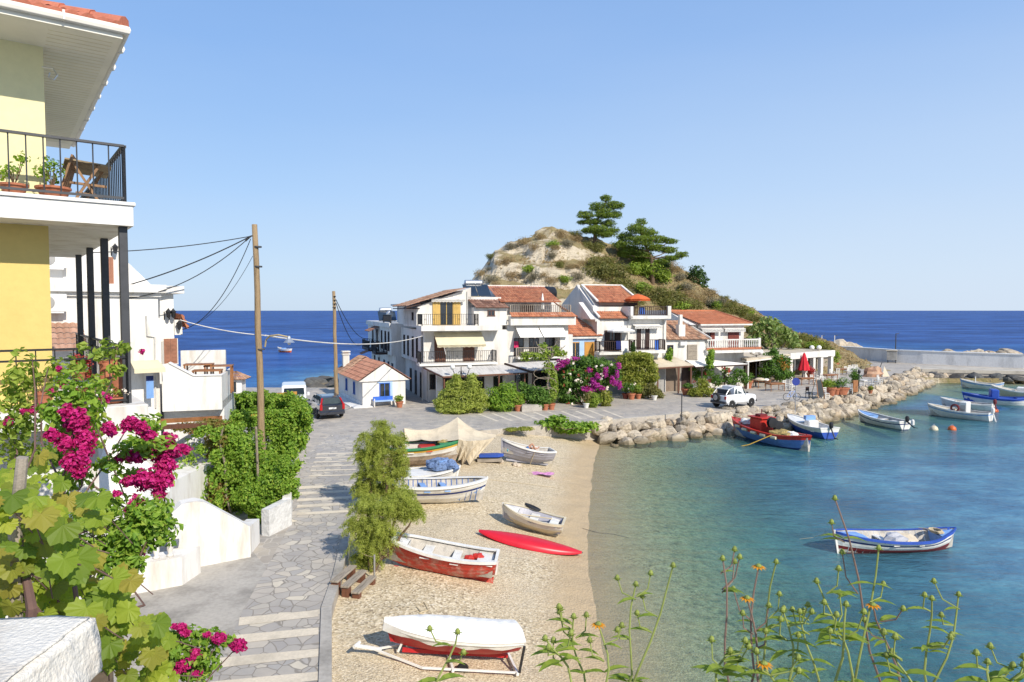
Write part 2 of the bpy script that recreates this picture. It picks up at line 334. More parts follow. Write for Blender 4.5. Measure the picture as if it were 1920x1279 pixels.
xs = np.concatenate([np.arange(-9, 20, 0.4), np.arange(20, 100, 2.0)]); ys = np.concatenate([np.arange(-8, 56, 0.4), np.arange(56, 98, 2.0)])
XX, YY = np.meshgrid(xs, ys); ZZ = beach_z(XX, YY)
for i in range(XX.shape[0]):
    for j in range(XX.shape[1]):
        if XX[i, j] < 16: ZZ[i, j] += (0.035 if ZZ[i, j] > 0.25 else 0.012) * fbm(XX[i, j] * .8, YY[i, j] * .8, 3)
b = MB(); b.grid([[(XX[i, j], YY[i, j], ZZ[i, j]) for j in range(XX.shape[1])] for i in range(XX.shape[0])])
b.top('beach', M_PEB, kind='structure', smooth=True)
# ---- paved ground: quay, road and plaza as one flagstone sheet with sides
def flag_mat(name, sc, cols, joint, jw=0.05, dirt=0.25):
    m, nt, ns, L = nodes(name); out = N(nt, 'ShaderNodeOutputMaterial'); p = N(nt, 'ShaderNodeBsdfPrincipled'); L.new(p.outputs[0], out.inputs[0])
    tc = N(nt, 'ShaderNodeTexCoord'); src = tc.outputs['Object']
    wv = N(nt, 'ShaderNodeTexNoise', i_Scale=1.3, i_Detail=2.0); L.new(src, wv.inputs['Vector'])
    mxv = N(nt, 'ShaderNodeMix', data_type='RGBA', blend_type='ADD'); mxv.inputs[0].default_value = 0.25; L.new(src, mxv.inputs[6]); L.new(wv.outputs['Color'], mxv.inputs[7])
    v = N(nt, 'ShaderNodeTexVoronoi', i_Scale=sc); ve = N(nt, 'ShaderNodeTexVoronoi', feature='DISTANCE_TO_EDGE', i_Scale=sc)
    L.new(mxv.outputs[2], v.inputs['Vector']); L.new(mxv.outputs[2], ve.inputs['Vector'])
    sc_ = N(nt, 'ShaderNodeSeparateColor'); L.new(v.outputs['Color'], sc_.inputs[0])
    r = ramp(nt, [(i / (len(cols) - 1), c) for i, c in enumerate(cols)]); L.new(sc_.outputs[0], r.inputs[0])
    nz = N(nt, 'ShaderNodeTexNoise', i_Scale=0.5, i_Detail=9.0, i_Roughness=0.7); L.new(src, nz.inputs['Vector'])
    rz = ramp(nt, [(0.3, (1 - dirt,) * 3), (0.7, (1.1, 1.08, 1.04))]); L.new(nz.outputs[0], rz.inputs[0])
    m1 = N(nt, 'ShaderNodeMix', data_type='RGBA', blend_type='MULTIPLY'); m1.inputs[0].default_value = 1; L.new(r.outputs[0], m1.inputs[6]); L.new(rz.outputs[0], m1.inputs[7])
    e = N(nt, 'ShaderNodeMapRange'); e.inputs[1].default_value = jw * 0.4; e.inputs[2].default_value = jw; L.new(ve.outputs['Distance'], e.inputs[0])
    m2 = N(nt, 'ShaderNodeMix', data_type='RGBA'); L.new(e.outputs[0], m2.inputs[0]); m2.inputs[6].default_value = c4(joint); L.new(m1.outputs[2], m2.inputs[7])
    L.new(m2.outputs[2], p.inputs['Base Color']); p.inputs['Roughness'].default_value = 0.72; p.inputs['Specular IOR Level'].default_value = 0.3
    bp = N(nt, 'ShaderNodeBump', i_Strength=0.35, i_Distance=0.02); L.new(e.outputs[0], bp.inputs['Height']); L.new(bp.outputs[0], p.inputs['Normal'])
    MATS[name] = m; return m
M_FLAG = flag_mat('flagstone', 2.3, [(0.33, 0.30, 0.265), (0.43, 0.385, 0.33), (0.36, 0.335, 0.305), (0.47, 0.42, 0.35), (0.39, 0.355, 0.31), (0.52, 0.46, 0.38)], (0.46, 0.42, 0.365), 0.04)
M_CRAZY = flag_mat('crazy_paving', 2.7, [(0.36, 0.34, 0.325), (0.46, 0.42, 0.37), (0.38, 0.365, 0.35), (0.52, 0.47, 0.40), (0.42, 0.39, 0.35), (0.40, 0.375, 0.35), (0.64, 0.58, 0.47)], (0.26, 0.235, 0.20), 0.045)
M_CONC = mat('concrete', (0.42, 0.39, 0.345), rough=0.85, var=0.22, vscale=0.7, bump=0.2, bscale=30, fine=0.15)
M_STRIP = mat('cream_stone', (0.66, 0.58, 0.455), rough=0.8, var=0.12, vscale=1.2, fine=0.12)
ZR = 1.4
pr = [G(622, 1330)[:2], G(622, 1140)[:2], G(641, 1080)[:2], G(655, 1010)[:2], G(684, 905)[:2], G(752, 816)[:2], G(905, 808)[:2], G(1000, 800)[:2], G(1130, 789)[:2], G(1330, 771)[:2], G(1470, 762)[:2], G(1560, 743)[:2], G(1640, 722)[:2], G(1722, 692)[:2]]
land = [(-60, 2.2), (pr[0][0], 2.2)] + pr + [(64, 85), (95, 76.5), (97, 92), (66, 101), (54, 116), (40, 125), (10, 124), (-6, 108), (-18.5, 93), (-17.0, 80), (-15.6, 67), (-60, 67)]
b = MB(); b.prism(land, 'z', -1.5, ZR); b.top('pavement', M_FLAG, kind='structure')
# narrow concrete edge of the path above the beach
b = MB()
for i in range(len(pr) - 1):
    if i > 8: break
    a, c = Vector((*pr[i], ZR)), Vector((*pr[i + 1], ZR)); d = (c - a).normalized(); n_ = Vector((-d.y, d.x, 0))
    b.add([a, c, c + n_ * .26, a + n_ * .26, a + Vector((0, 0, .05)), c + Vector((0, 0, .05)), c + n_ * .26 + Vector((0, 0, .05)), a + n_ * .26 + Vector((0, 0, .05))], [(4, 5, 6, 7), (0, 1, 5, 4), (3, 7, 6, 2), (0, 4, 7, 3), (1, 2, 6, 5)])
b.top('kerb', M_CONC, kind='structure')
# crazy-paved path and concrete apron sheets
def sheet(name, px, mt, dz, z=ZR):
    P = [G(x, y, z) for x, y in px]; b = MB(); b.add([(p[0], p[1], z + dz) for p in P], [tuple(range(len(P)))]); b.top(name, mt, kind='structure')
sheet('path', [(598, 1330), (600, 1140), (624, 1080), (638, 1010), (668, 905), (735, 820), (620, 815), (566, 860), (553, 930), (543, 985), (500, 1065), (455, 1145), (395, 1285), (380, 1330)], M_CRAZY, 0.004)
sheet('apron', [(380, 1330), (395, 1285), (455, 1145), (500, 1065), (470, 1030), (260, 1030), (120, 1120), (60, 1330)], M_CONC, 0.008)
# pale edge strips of the shallow steps
b = MB()
def strip(y, xl, xr, h):
    A = [G(xl, y + h), G(xr - 1, y - h * 0.25), G(xr - 1, y - h * 1.1), G(xl + 2, y - h * .1)]
    b.add([(p[0], p[1], ZR + 0.012) for p in A], [(0, 1, 2, 3)])
for y, xl, xr, h in ((1160, 447, 598, 14), (1194, 428, 598, 15), (1236, 410, 598, 17), (1281, 392, 598, 19), (1322, 370, 598, 20)): strip(y, xl, xr, h)
for k, y in enumerate((962, 948, 936, 924, 913)): strip(y, 556, 656 + k * 3, 5.0)
for k, y in enumerate((892, 882, 874, 866, 858, 851)): strip(y, 578 + k * 3, 668, 2.2)
b.top('step_edges', M_STRIP, kind='structure')
# pale lines across the waterfront road
b = MB()
for x in list(range(930, 1180, 26)):
    A = [G(x, 790 - (x - 930) * .03), G(x + 7, 790 - (x - 930) * .03), G(x - 30, 776 - (x - 930) * .03), G(x - 36, 776 - (x - 930) * .03)]
    b.add([(p[0], p[1], ZR + 0.005) for p in A], [(0, 1, 2, 3)])
b.top('paving_lines', M_STRIP, kind='structure')
# terrace under the camera with its retaining wall face
b = MB(); b.box(-14, 10, -6, 3.0, 0.5, 6.9); b.top('terrace', mat('rough_stone', (0.42, 0.39, 0.34), var=0.3, vscale=2, bump=.6, bscale=6, fine=.3), kind='structure')
# ---- sea
def grow(a, b, step, far, k=1.35):
    r = list(np.arange(a, b + .01, step)); d = step
    up = [b]
    while up[-1] < far: d *= k; up.append(up[-1] + d)
    return r, up[1:]
r0, up = grow(-90, 100, 1.6, 20000); d = 1.6; lo = [-90]
while lo[-1] > -20000: d *= 1.35; lo.append(lo[-1] - d)
sx = np.array(lo[:0:-1] + r0 + up); r0, up = grow(-8, 170, 1.6, 20000); sy = np.array(r0 + up)
XX, YY = np.meshgrid(sx, sy); SD = poly_sd(XX, YY, WL); DEP = np.maximum(-SD, 0) * np.where((YY > 62) & (XX < 45), 0.55, 0.13)
me_b = MB(); me_b.grid([[(XX[i, j], YY[i, j], 0.0) for j in range(XX.shape[1])] for i in range(XX.shape[0])])
def water_mat():
    m, nt, ns, L = nodes('water'); out = N(nt, 'ShaderNodeOutputMaterial')
    at = N(nt, 'ShaderNodeAttribute', attribute_name='depth'); tc = N(nt, 'ShaderNodeTexCoord'); src = tc.outputs['Object']
    body = ramp(nt, [(0.0, (0.065, 0.20, 0.18)), (0.05, (0.06, 0.20, 0.235)), (0.14, (0.066, 0.18, 0.28)), (0.4, (0.020, 0.098, 0.285)), (1.0, (0.018, 0.060, 0.25))])
    mr = N(nt, 'ShaderNodeMapRange'); mr.inputs[2].default_value = 14.0; L.new(at.outputs['Fac'], mr.inputs[0])
    # wind patches shift the body colour a little
    mp = N(nt, 'ShaderNodeMapping'); mp.inputs['Scale'].default_value = (0.05, 0.14, 1); L.new(src, mp.inputs[0])
    pn = N(nt, 'ShaderNodeTexNoise', i_Scale=1.0, i_Detail=8.0, i_Roughness=0.65); L.new(mp.outputs[0], pn.inputs['Vector'])
    pa = N(nt, 'ShaderNodeMath', operation='MULTIPLY_ADD'); pa.inputs[1].default_value = 0.12; L.new(pn.outputs[0], pa.inputs[0]); L.new(mr.outputs[0], pa.inputs[2])
    ps = N(nt, 'ShaderNodeMath', operation='SUBTRACT'); ps.inputs[1].default_value = 0.06; L.new(pa.outputs[0], ps.inputs[0]); L.new(ps.outputs[0], body.inputs[0])
    rp = N(nt, 'ShaderNodeTexNoise', i_Scale=0.022, i_Detail=13.0, i_Roughness=0.8); mp3 = N(nt, 'ShaderNodeMapping'); mp3.inputs['Scale'].default_value = (1.0, 1.3, 1); mp3.inputs['Rotation'].default_value = (0, 0, 0.15); L.new(src, mp3.inputs[0]); L.new(mp3.outputs[0], rp.inputs['Vector'])
    rr_ = ramp(nt, [(0.42, (0.40, 0.47, 0.60)), (0.5, (1, 1, 1)), (0.58, (2.1, 1.9, 1.55))]); L.new(rp.outputs[0], rr_.inputs[0]); mw_ = N(nt, 'ShaderNodeMix', data_type='RGBA', blend_type='MULTIPLY'); mw_.inputs[0].default_value = 0.85; L.new(body.outputs[0], mw_.inputs[6]); L.new(rr_.outputs[0], mw_.inputs[7])  # light and dark streaks of wave ripples painted into the body colour
    df = N(nt, 'ShaderNodeBsdfDiffuse'); L.new(mw_.outputs[2], df.inputs[0])
    tr = N(nt, 'ShaderNodeBsdfTransparent'); tcr = ramp(nt, [(0, (.96, .98, .95)), (.3, (.74, .90, .86)), (.6, (.50, .79, .77)), (1, (.28, .64, .66))]); tmr = N(nt, 'ShaderNodeMapRange'); tmr.inputs[2].default_value = 1.5; L.new(at.outputs['Fac'], tmr.inputs[0]); L.new(tmr.outputs[0], tcr.inputs[0]); L.new(tcr.outputs[0], tr.inputs[0])
    fac = N(nt, 'ShaderNodeMapRange', interpolation_type='SMOOTHSTEP'); fac.inputs[1].default_value = 0.02; fac.inputs[2].default_value = 2.0; fac.inputs[3].default_value = 0.02; fac.inputs[4].default_value = 0.93; L.new(at.outputs['Fac'], fac.inputs[0])
    m1 = N(nt, 'ShaderNodeMixShader'); L.new(fac.outputs[0], m1.inputs[0]); L.new(tr.outputs[0], m1.inputs[1]); L.new(df.outputs[0], m1.inputs[2])
    mp2 = N(nt, 'ShaderNodeMapping'); mp2.inputs['Scale'].default_value = (0.55, 1.3, 1); mp2.inputs['Rotation'].default_value = (0, 0, 0.35); L.new(src, mp2.inputs[0])
    w1 = N(nt, 'ShaderNodeTexNoise', i_Scale=1.6, i_Detail=6.0, i_Roughness=0.6); L.new(mp2.outputs[0], w1.inputs['Vector'])
    w2 = N(nt, 'ShaderNodeTexNoise', i_Scale=0.22, i_Detail=4.0); L.new(mp2.outputs[0], w2.inputs['Vector'])
    sm = N(nt, 'ShaderNodeMath', operation='MULTIPLY_ADD'); sm.inputs[1].default_value = 1.8; L.new(w2.outputs[0], sm.inputs[0]); L.new(w1.outputs[0], sm.inputs[2])
    # open sea is rougher than the bay
    bs = N(nt, 'ShaderNodeMapRange'); bs.inputs[1].default_value = 0.3; bs.inputs[2].default_value = 8; bs.inputs[3].default_value = 0.34; bs.inputs[4].default_value = 1.0; L.new(at.outputs['Fac'], bs.inputs[0])
    bp = N(nt, 'ShaderNodeBump', i_Distance=0.35); L.new(sm.outputs[0], bp.inputs['Height']); L.new(bs.outputs[0], bp.inputs['Strength'])
    L.new(bp.outputs[0], df.inputs['Normal'])
    gl = N(nt, 'ShaderNodeBsdfGlossy'); gl.inputs['Roughness'].default_value = 0.12; L.new(bp.outputs[0], gl.inputs['Normal'])
    fr = N(nt, 'ShaderNodeFresnel', i_IOR=1.33); L.new(bp.outputs[0], fr.inputs['Normal'])
    fm = N(nt, 'ShaderNodeMath', operation='MINIMUM'); fcap = N(nt, 'ShaderNodeMapRange'); fcap.inputs[1].default_value = 1.5; fcap.inputs[2].default_value = 9; fcap.inputs[3].default_value = .36; fcap.inputs[4].default_value = .13; L.new(at.outputs['Fac'], fcap.inputs[0]); L.new(fcap.outputs[0], fm.inputs[1]); L.new(fr.outputs[0], fm.inputs[0])
    m2 = N(nt, 'ShaderNodeMixShader'); L.new(fm.outputs[0], m2.inputs[0]); L.new(m1.outputs[0], m2.inputs[1]); L.new(gl.outputs[0], m2.inputs[2]); L.new(m2.outputs[0], out.inputs[0])
    return m
sea = me_b.top('sea', water_mat(), kind='structure', smooth=True)
a_ = sea.data.attributes.new('depth', 'FLOAT', 'POINT'); a_.data.foreach_set('value', DEP.astype(np.float32).ravel())
# ---- headland hill: ridge follows the skyline, ledges of limestone on the left, scrub on the right
SKY = [(838, 600), (855, 560), (868, 531), (882, 521), (900, 501), (918, 482), (930, 462), (960, 452), (985, 440), (1010, 426), (1035, 420), (1062, 427), (1090, 436), (1130, 446), (1180, 470), (1230, 489), (1290, 507), (1320, 530), (1340, 546), (1400, 570), (1425, 584), (1450, 603), (1490, 626), (1528, 640), (1550, 660), (1570, 690)]
def ridgeY(px): return 92 + (px - 838) / 760 * 20
RX = []; RZ = []; RY = []
for px, py in SKY:
    p = AT(px, py, ridgeY(px)); RX.append(p[0]); RZ.append(p[2] - 0.3); RY.append(p[1])
def hill_z(x, y):
    rz = np.interp(x, RX, RZ, left=-3, right=-2); ry = np.interp(x, RX, RY)
    if y <= ry: t = max(0, (y - (ry - 27)) / 27); s = t ** 0.8
    else: t = max(0, 1 - (y - ry) / 24); s = t ** 0.9
    s = min(1, s); z = 0.6 + (rz - 0.6) * s
    if s <= 0: return -3.0
    env = min(1, 4 * (1 - s) + 0.1) * min(1, s * 3)
    n = fbm(x * .11, y * .11, 1.3, 5) * 1.9 * env + fbm(x * .5, y * .5, 7, 4) * 0.42 * min(1, s * 3)
    rocky = max(0, min(1, (18 - x) / 14))
    # tilted strata: quantise height along a dipping bed
    zz = z + n; bed = zz + x * 0.14 + 1.5 * fbm(x * .06, y * .06, 4, 3) + .35 * fbm(x * .3, y * .3, 8, 3); st = 2.9 + 0.5 * fbm(x * .05, y * .05, 9, 2); q = math.floor(bed / st) * st; fr = (bed - q) / st
    stepped = q + st * (max(0, min(1, (fr - 0.62) / 0.3))) - (bed - zz)
    return zz * (1 - 0.75 * rocky * env) + stepped * 0.75 * rocky * env
def hill_mat():
    m, nt, ns, L = nodes('hill_rock'); out = N(nt, 'ShaderNodeOutputMaterial'); p = N(nt, 'ShaderNodeBsdfPrincipled'); L.new(p.outputs[0], out.inputs[0])
    tc = N(nt, 'ShaderNodeTexCoord'); src = tc.outputs['Object']; ge = N(nt, 'ShaderNodeNewGeometry')
    n1 = N(nt, 'ShaderNodeTexNoise', i_Scale=0.5, i_Detail=10.0, i_Roughness=0.7); L.new(src, n1.inputs['Vector'])
    rock = ramp(nt, [(0.3, (0.30, 0.24, 0.165)), (0.45, (0.52, 0.44, 0.32)), (0.6, (0.62, 0.54, 0.41)), (0.75, (0.42, 0.34, 0.235))]); L.new(n1.outputs[0], rock.inputs[0])
    mp = N(nt, 'ShaderNodeMapping'); mp.inputs['Rotation'].default_value = (0, 0.14, 0); mp.inputs['Scale'].default_value = (0.35, 0.35, 2.2); L.new(src, mp.inputs[0])
    n4 = N(nt, 'ShaderNodeTexNoise', i_Scale=1.0, i_Detail=8.0, i_Roughness=0.7); L.new(mp.outputs[0], n4.inputs['Vector'])
    cr = ramp(nt, [(0.36, (0.45, 0.42, 0.40)), (0.46, (1, 1, 1))]); L.new(n4.outputs[0], cr.inputs[0])  # crevice shade between the strata put into the rock colour
    mr = N(nt, 'ShaderNodeMix', data_type='RGBA', blend_type='MULTIPLY'); mr.inputs[0].default_value = 1.0; L.new(rock.outputs[0], mr.inputs[6]); L.new(cr.outputs[0], mr.inputs[7])
    n2 = N(nt, 'ShaderNodeTexNoise', i_Scale=1.1, i_Detail=8.0, i_Roughness=0.75); L.new(src, n2.inputs['Vector'])
    soil = ramp(nt, [(0.3, (0.15, 0.12, 0.055)), (0.48, (0.31, 0.24, 0.125)), (0.6, (0.23, 0.20, 0.09)), (0.75, (0.42, 0.34, 0.21))]); L.new(n2.outputs[0], soil.inputs[0])
    sn = N(nt, 'ShaderNodeSeparateXYZ'); L.new(ge.outputs['Normal'], sn.inputs[0])
    n3 = N(nt, 'ShaderNodeTexNoise', i_Scale=0.28, i_Detail=6.0); L.new(src, n3.inputs['Vector'])
    sp = N(nt, 'ShaderNodeSeparateXYZ'); L.new(src, sp.inputs[0])
    xr = N(nt, 'ShaderNodeMapRange'); xr.inputs[1].default_value = 4; xr.inputs[2].default_value = 20; xr.inputs[3].default_value = -0.08; xr.inputs[4].default_value = 0.42; L.new(sp.outputs[0], xr.inputs[0])
    a1 = N(nt, 'ShaderNodeMath', operation='MULTIPLY_ADD'); a1.inputs[1].default_value = 0.7; L.new(n3.outputs[0], a1.inputs[0]); L.new(xr.outputs[0], a1.inputs[2])
    a2 = N(nt, 'ShaderNodeMath', operation='MULTIPLY_ADD'); a2.inputs[1].default_value = 0.55; L.new(sn.outputs[2], a2.inputs[0]); L.new(a1.outputs[0], a2.inputs[2])
    f = N(nt, 'ShaderNodeMapRange'); f.inputs[1].default_value = 0.68; f.inputs[2].default_value = 0.80; L.new(a2.outputs[0], f.inputs[0])
    mx = N(nt, 'ShaderNodeMix', data_type='RGBA'); L.new(f.outputs[0], mx.inputs[0]); L.new(mr.outputs[2], mx.inputs[6]); L.new(soil.outputs[0], mx.inputs[7])
    L.new(mx.outputs[2], p.inputs['Base Color']); p.inputs['Roughness'].default_value = 0.9; p.inputs['Specular IOR Level'].default_value = 0.15
    b = N(nt, 'ShaderNodeBump', i_Strength=1.0, i_Distance=0.5); L.new(n1.outputs[0], b.inputs['Height'])
    b2 = N(nt, 'ShaderNodeBump', i_Strength=0.8, i_Distance=0.4); L.new(n4.outputs[0], b2.inputs['Height']); L.new(b2.outputs[0], b.inputs['Normal']); L.new(b.outputs[0], p.inputs['Normal'])
    return m
hx = np.arange(-12, 62, 0.42); hy = np.concatenate([np.arange(64, 116, 0.42), np.arange(116, 138, 1.2)])
rows = [[(x, y, hill_z(x, y)) for x in hx] for y in hy]
b = MB(); b.grid(rows); b.top('hill', hill_mat(), kind='structure', smooth=False)
# ================================================================== HOUSES OF THE WATERFRONT ROW
R = Frame(-6.9, 56.3, 19)
M_WHITE = mat('white_plaster', (0.70, 0.67, 0.62), rough=0.85, var=0.06, vscale=0.8, bump=0.12, bscale=9, col2=(0.50, 0.46, 0.40), fine=0.06, stretch=(1.6, 1.6, .35))
M_WHITE2 = mat('grey_white_plaster', (0.72, 0.71, 0.69), rough=0.85, var=0.07, vscale=0.9, bump=0.15, bscale=7, col2=(0.55, 0.53, 0.5), fine=0.08)
M_TILE = mat('roof_tile', (0.56, 0.205, 0.10), rough=0.8, var=0.12, vscale=0.8, fine=0.2, rnd=[(0.62, 0.6, 0.62), (1.0, 1.0, 1.0), (1.1, 1.25, 1.3), (0.8, 0.78, 0.8)])
M_TILE2 = mat('old_roof_tile', (0.47, 0.25, 0.15), rough=0.85, var=0.2, vscale=0.7, fine=0.3, rnd=[(0.55, 0.6, 0.65), (1.0, 1.0, 1.0), (1.15, 1.4, 1.5), (0.75, 0.75, 0.8)])
M_TILED = mat('dark_roof_tile', (0.30, 0.15, 0.10), rough=0.85, var=0.2, vscale=0.7, fine=0.3, rnd=[(0.6, 0.6, 0.65), (1.0, 1.0, 1.0), (1.3, 1.5, 1.6)])
M_BROWN = mat('brown_wood', (0.15, 0.062, 0.036), rough=0.6, var=0.2, vscale=3, stretch=(6, 6, 0.7))
M_DKBROWN = mat('dark_wood', (0.045, 0.022, 0.016), rough=0.6, var=0.2, vscale=3)
M_RUST = mat('red_brown_wood', (0.17, 0.035, 0.022), rough=0.6, var=0.2, vscale=3)
M_OCHRE = mat('ochre_wood', (0.50, 0.24, 0.045), rough=0.55, var=0.12, vscale=2)
M_YSHUT = mat('yellow_wood', (0.55, 0.36, 0.10), rough=0.6, var=0.12, vscale=2)
M_BLACK = mat('black_iron', (0.018, 0.018, 0.02), rough=0.5, var=0.2)
M_STEEL = mat('dark_steel', (0.055, 0.057, 0.062), rough=0.45, var=0.15, vscale=4)
M_GLASS = glassmat('dark_glass')
M_AWN = mat('cream_canvas', (0.66, 0.585, 0.40), rough=0.9, var=0.08, vscale=0.8, bump=0.1, bscale=5)
M_AWNW = mat('white_canvas', (0.78, 0.76, 0.71), rough=0.9, var=0.06, vscale=0.8, bump=0.1, bscale=5)
M_GREYROOF = mat('weathered_white_sheet', (0.58, 0.555, 0.52), rough=0.8, var=0.16, vscale=1.4, fine=0.12, stretch=(3, .5, 1))
M_BEIGE = mat('beige_canvas', (0.56, 0.48, 0.36), rough=0.9, var=0.12, vscale=0.7, fine=0.08)
M_BLUETRIM = mat('pale_blue_paint', (0.36, 0.50, 0.72), rough=0.6, var=0.08)
M_BLUE = mat('blue_paint', (0.035, 0.13, 0.50), rough=0.5, var=0.12)
M_PIPE = mat('pale_pipe', (0.52, 0.50, 0.46), rough=0.6)
M_METAL = mat('brushed_metal', (0.55, 0.56, 0.57), rough=0.35, metal=0.8, var=0.1)
M_PANEL = mat('solar_glass', (0.02, 0.032, 0.05), rough=0.12, spec=0.8, var=0.2)
M_TANK = mat('black_tank', (0.015, 0.015, 0.018), rough=0.4)
M_TERRA = mat('terracotta', (0.43, 0.155, 0.08), rough=0.8, var=0.18, vscale=4, fine=0.15)
M_WOOD = mat('varnished_wood', (0.30, 0.13, 0.05), rough=0.5, var=0.2, vscale=3)
M_GREYWOOD = mat('weathered_wood', (0.34, 0.29, 0.23), rough=0.85, var=0.25, vscale=2, stretch=(1, 8, 8), fine=0.25)
M_POLE = mat('pole_wood', (0.34, 0.24, 0.135), rough=0.9, var=0.25, vscale=2.5, stretch=(7, 7, .5), fine=0.3, bump=.4, bscale=14)
M_PINK = mat('pink_cloth', (0.65, 0.22, 0.38), rough=0.9)
M_CURT = mat('curtain_cloth', (0.62, 0.60, 0.56), rough=0.9, var=0.15, vscale=3)
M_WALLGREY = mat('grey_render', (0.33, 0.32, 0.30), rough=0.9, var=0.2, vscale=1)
GZ = 1.4
def ff(v): return lambda a0, a1, b0, b1: (a0, a1, v - b1, v - b0)        # facing the bay
def fl(u): return lambda a0, a1, b0, b1: (u - b1, u - b0, a0, a1)        # facing the open sea side
def fb(mb, fm, a0, a1, b0, b1, z0, z1, mi=0):
    q = fm(a0, a1, b0, b1); mb.box(q[0], q[1], q[2], q[3], z0, z1, mi)
def opening(T, fm, a0, a1, z0, z1, kind='window', frame=M_WHITE, pane=M_GLASS, shut=None, shutmat=M_BROWN, mull=1, leaf=None, ft=0.06):
    f = MB(); fb(f, fm, a0, a0 + ft, -.05, .045, z0, z1); fb(f, fm, a1 - ft, a1, -.05, .045, z0, z1); fb(f, fm, a0 + ft, a1 - ft, -.05, .045, z1 - ft, z1)
    fb(f, fm, a0 - (.05 if kind == 'window' else 0), a1 + (.05 if kind == 'window' else 0), -.05, .07, z0 - .05, z0)
    for k in range(mull):
        a = a0 + (a1 - a0) * (k + 1) / (mull + 1); fb(f, fm, a - .025, a + .025, -.05, .035, z0, z1 - ft)
    o = T.part(kind, f, frame)
    if pane:
        p = MB(); fb(p, fm, a0 + .01, a1 - .01, -.03, .012, z0 + .005, z1 - .01); T.part('pane', p, pane, o)
    if leaf:
        p = MB(); fb(p, fm, a0 + ft, a1 - ft, -.02, .03, z0 + .02, z1 - ft)
        w_ = (a1 - a0) / 2
        for k in (0, 1):
            for q in (0.08, 0.55): fb(p, fm, a0 + ft + .05 + k * w_, a0 - ft + w_ - .03 + k * w_, .03, .042, z0 + (z1 - z0) * q, z0 + (z1 - z0) * (q + .36))
        T.part('door_leaf', p, leaf, o)
    if shut:
        sw = (a1 - a0) / 2
        for s in (0, 1):
            b = MB()
            if shut == 'open': x0 = a0 - sw if s == 0 else a1; x1 = x0 + sw
            elif shut == 'half': x0 = a0 - sw * .45 if s == 0 else a1 - sw * .5; x1 = x0 + sw * .95
            else: x0 = a0 + ft * .5 + s * (sw - ft * .5); x1 = x0 + sw - ft * .6
            fb(b, fm, x0, x1, .05, .085, z0, z1)
            n = int((z1 - z0) / .16)
            for k in range(n): zz = z0 + .08 + k * .16; fb(b, fm, x0 + .05, x1 - .05, .085, .10, zz, zz + .08)
            T.part('shutter', b, shutmat, o)
    return o
def railing(T, pts, h=0.95, gap=0.16, mt=M_BLACK, name='railing', bar=.012, top=.03, low=.12, posts=True, parent=None, loops=False, n=5):
    b = MB()
    for i in range(len(pts) - 1):
        a, c = Vector(pts[i]), Vector(pts[i + 1]); L_ = (c - a).length; k = max(1, int(L_ / gap))
        b.obox(a + Vector((0, 0, h)), c + Vector((0, 0, h)), top * 2, top); b.obox(a + Vector((0, 0, low)), c + Vector((0, 0, low)), top, top)
        for j in range(k + 1):
            p = a.lerp(c, j / k); r = bar * 2.2 if posts and (j == 0 or j == k) else bar
            b.tube([p + Vector((0, 0, 0 if r > bar else low)), p + Vector((0, 0, h))], r, n, cap=False)
            if loops and j < k:
                q = a.lerp(c, (j + .5) / k); d = (c - a).normalized() * .06
                if j % 4 == 1: b.tube([q + d * math.cos(t * PI / 5) + Vector((0, 0, h * .55 + .06 * math.sin(t * PI / 5))) for t in range(11)], .01, 4)
    return T.part(name, b, mt, parent)
def awning(T, fm, a0, a1, z1, out, z0, mt, name='awning', val=.18, scal=True, t=.02):
    q = fm(a0, a1, 0, out); b = MB()
    x0, x1, y0, y1 = q
    # generic: wall edge is the far side of the box from the outward direction
    n = 10
    top = []; edge = []; low = []
    for i in range(n * 2 + 1):
        s = i / (n * 2)
        p = fm(a0 + (a1 - a0) * s, a0 + (a1 - a0) * s, 0, 0); p2 = fm(a0 + (a1 - a0) * s, a0 + (a1 - a0) * s, out, out)
        sag = .05 * math.sin(PI * s)
        top.append((p[0], p[2], z1)); edge.append((p2[0], p2[2], z0 - sag * .3)); low.append((p2[0], p2[2], z0 - val - (.05 if scal and i % 2 else 0)))
    mid = [lerp(a, c, .5) for a, c in zip(top, edge)]; mid = [(p[0], p[1], p[2] - .04) for p in mid]
    b.grid([top, mid, edge, low]); b.grid([[(p[0], p[1], p[2] - t) for p in r] for r in (low, edge, mid, top)])
    return T.part(name, b, mt, smooth=False)
def house(name, label, u0, cat='house', v0=0.0): return Thing(name, label, cat, R.w(u0, v0, GZ), R.a, (u0, v0, GZ))
def roof_edge(T, parent, pts, w_=.16, h=.14, mt=M_WHITE, name='verge'):
    b = MB()
    for a, c in zip(pts[:-1], pts[1:]): b.obox(a, c, w_, h)
    return T.part(name, b, mt, parent)

# ------------------------------------------------------------------ house A: three storeys, yellow shutters, cream awning
A = house('white_house', 'three-storey white house with yellow shutters and a cream awning, at the plaza corner', 0)
b = MB(); b.box(0, 6.9, 0, 11, GZ, 4.5); b.box(-.4, 6.9, 0.02, 11, 4.5, 7.35); b.box(-.8, 6.85, 1.2, 10, 7.72, 9.0)
b.prism([(-.8, 7.6), (3.9, 7.6), (3.9, 10.95), (3.3, 10.72), (-.8, 9.3)], 'y', 0.9, 7)
b.box(3.9, 6.85, 0, 5, 7.73, 9.25); b.box(3.6, 6.6, .9, 6, 9.25, 10.15)
A.part('wall', b, M_WHITE)
b = MB(); b.box(-1.0, 5.6, -1.25, 0, 4.5, 4.68); A.part('balcony_floor', b, M_WHITE)
b = MB(); b.box(-.83, 6.03, -1.2, 0.9, 7.33, 7.74); A.part('balcony_floor', b, M_WHITE)
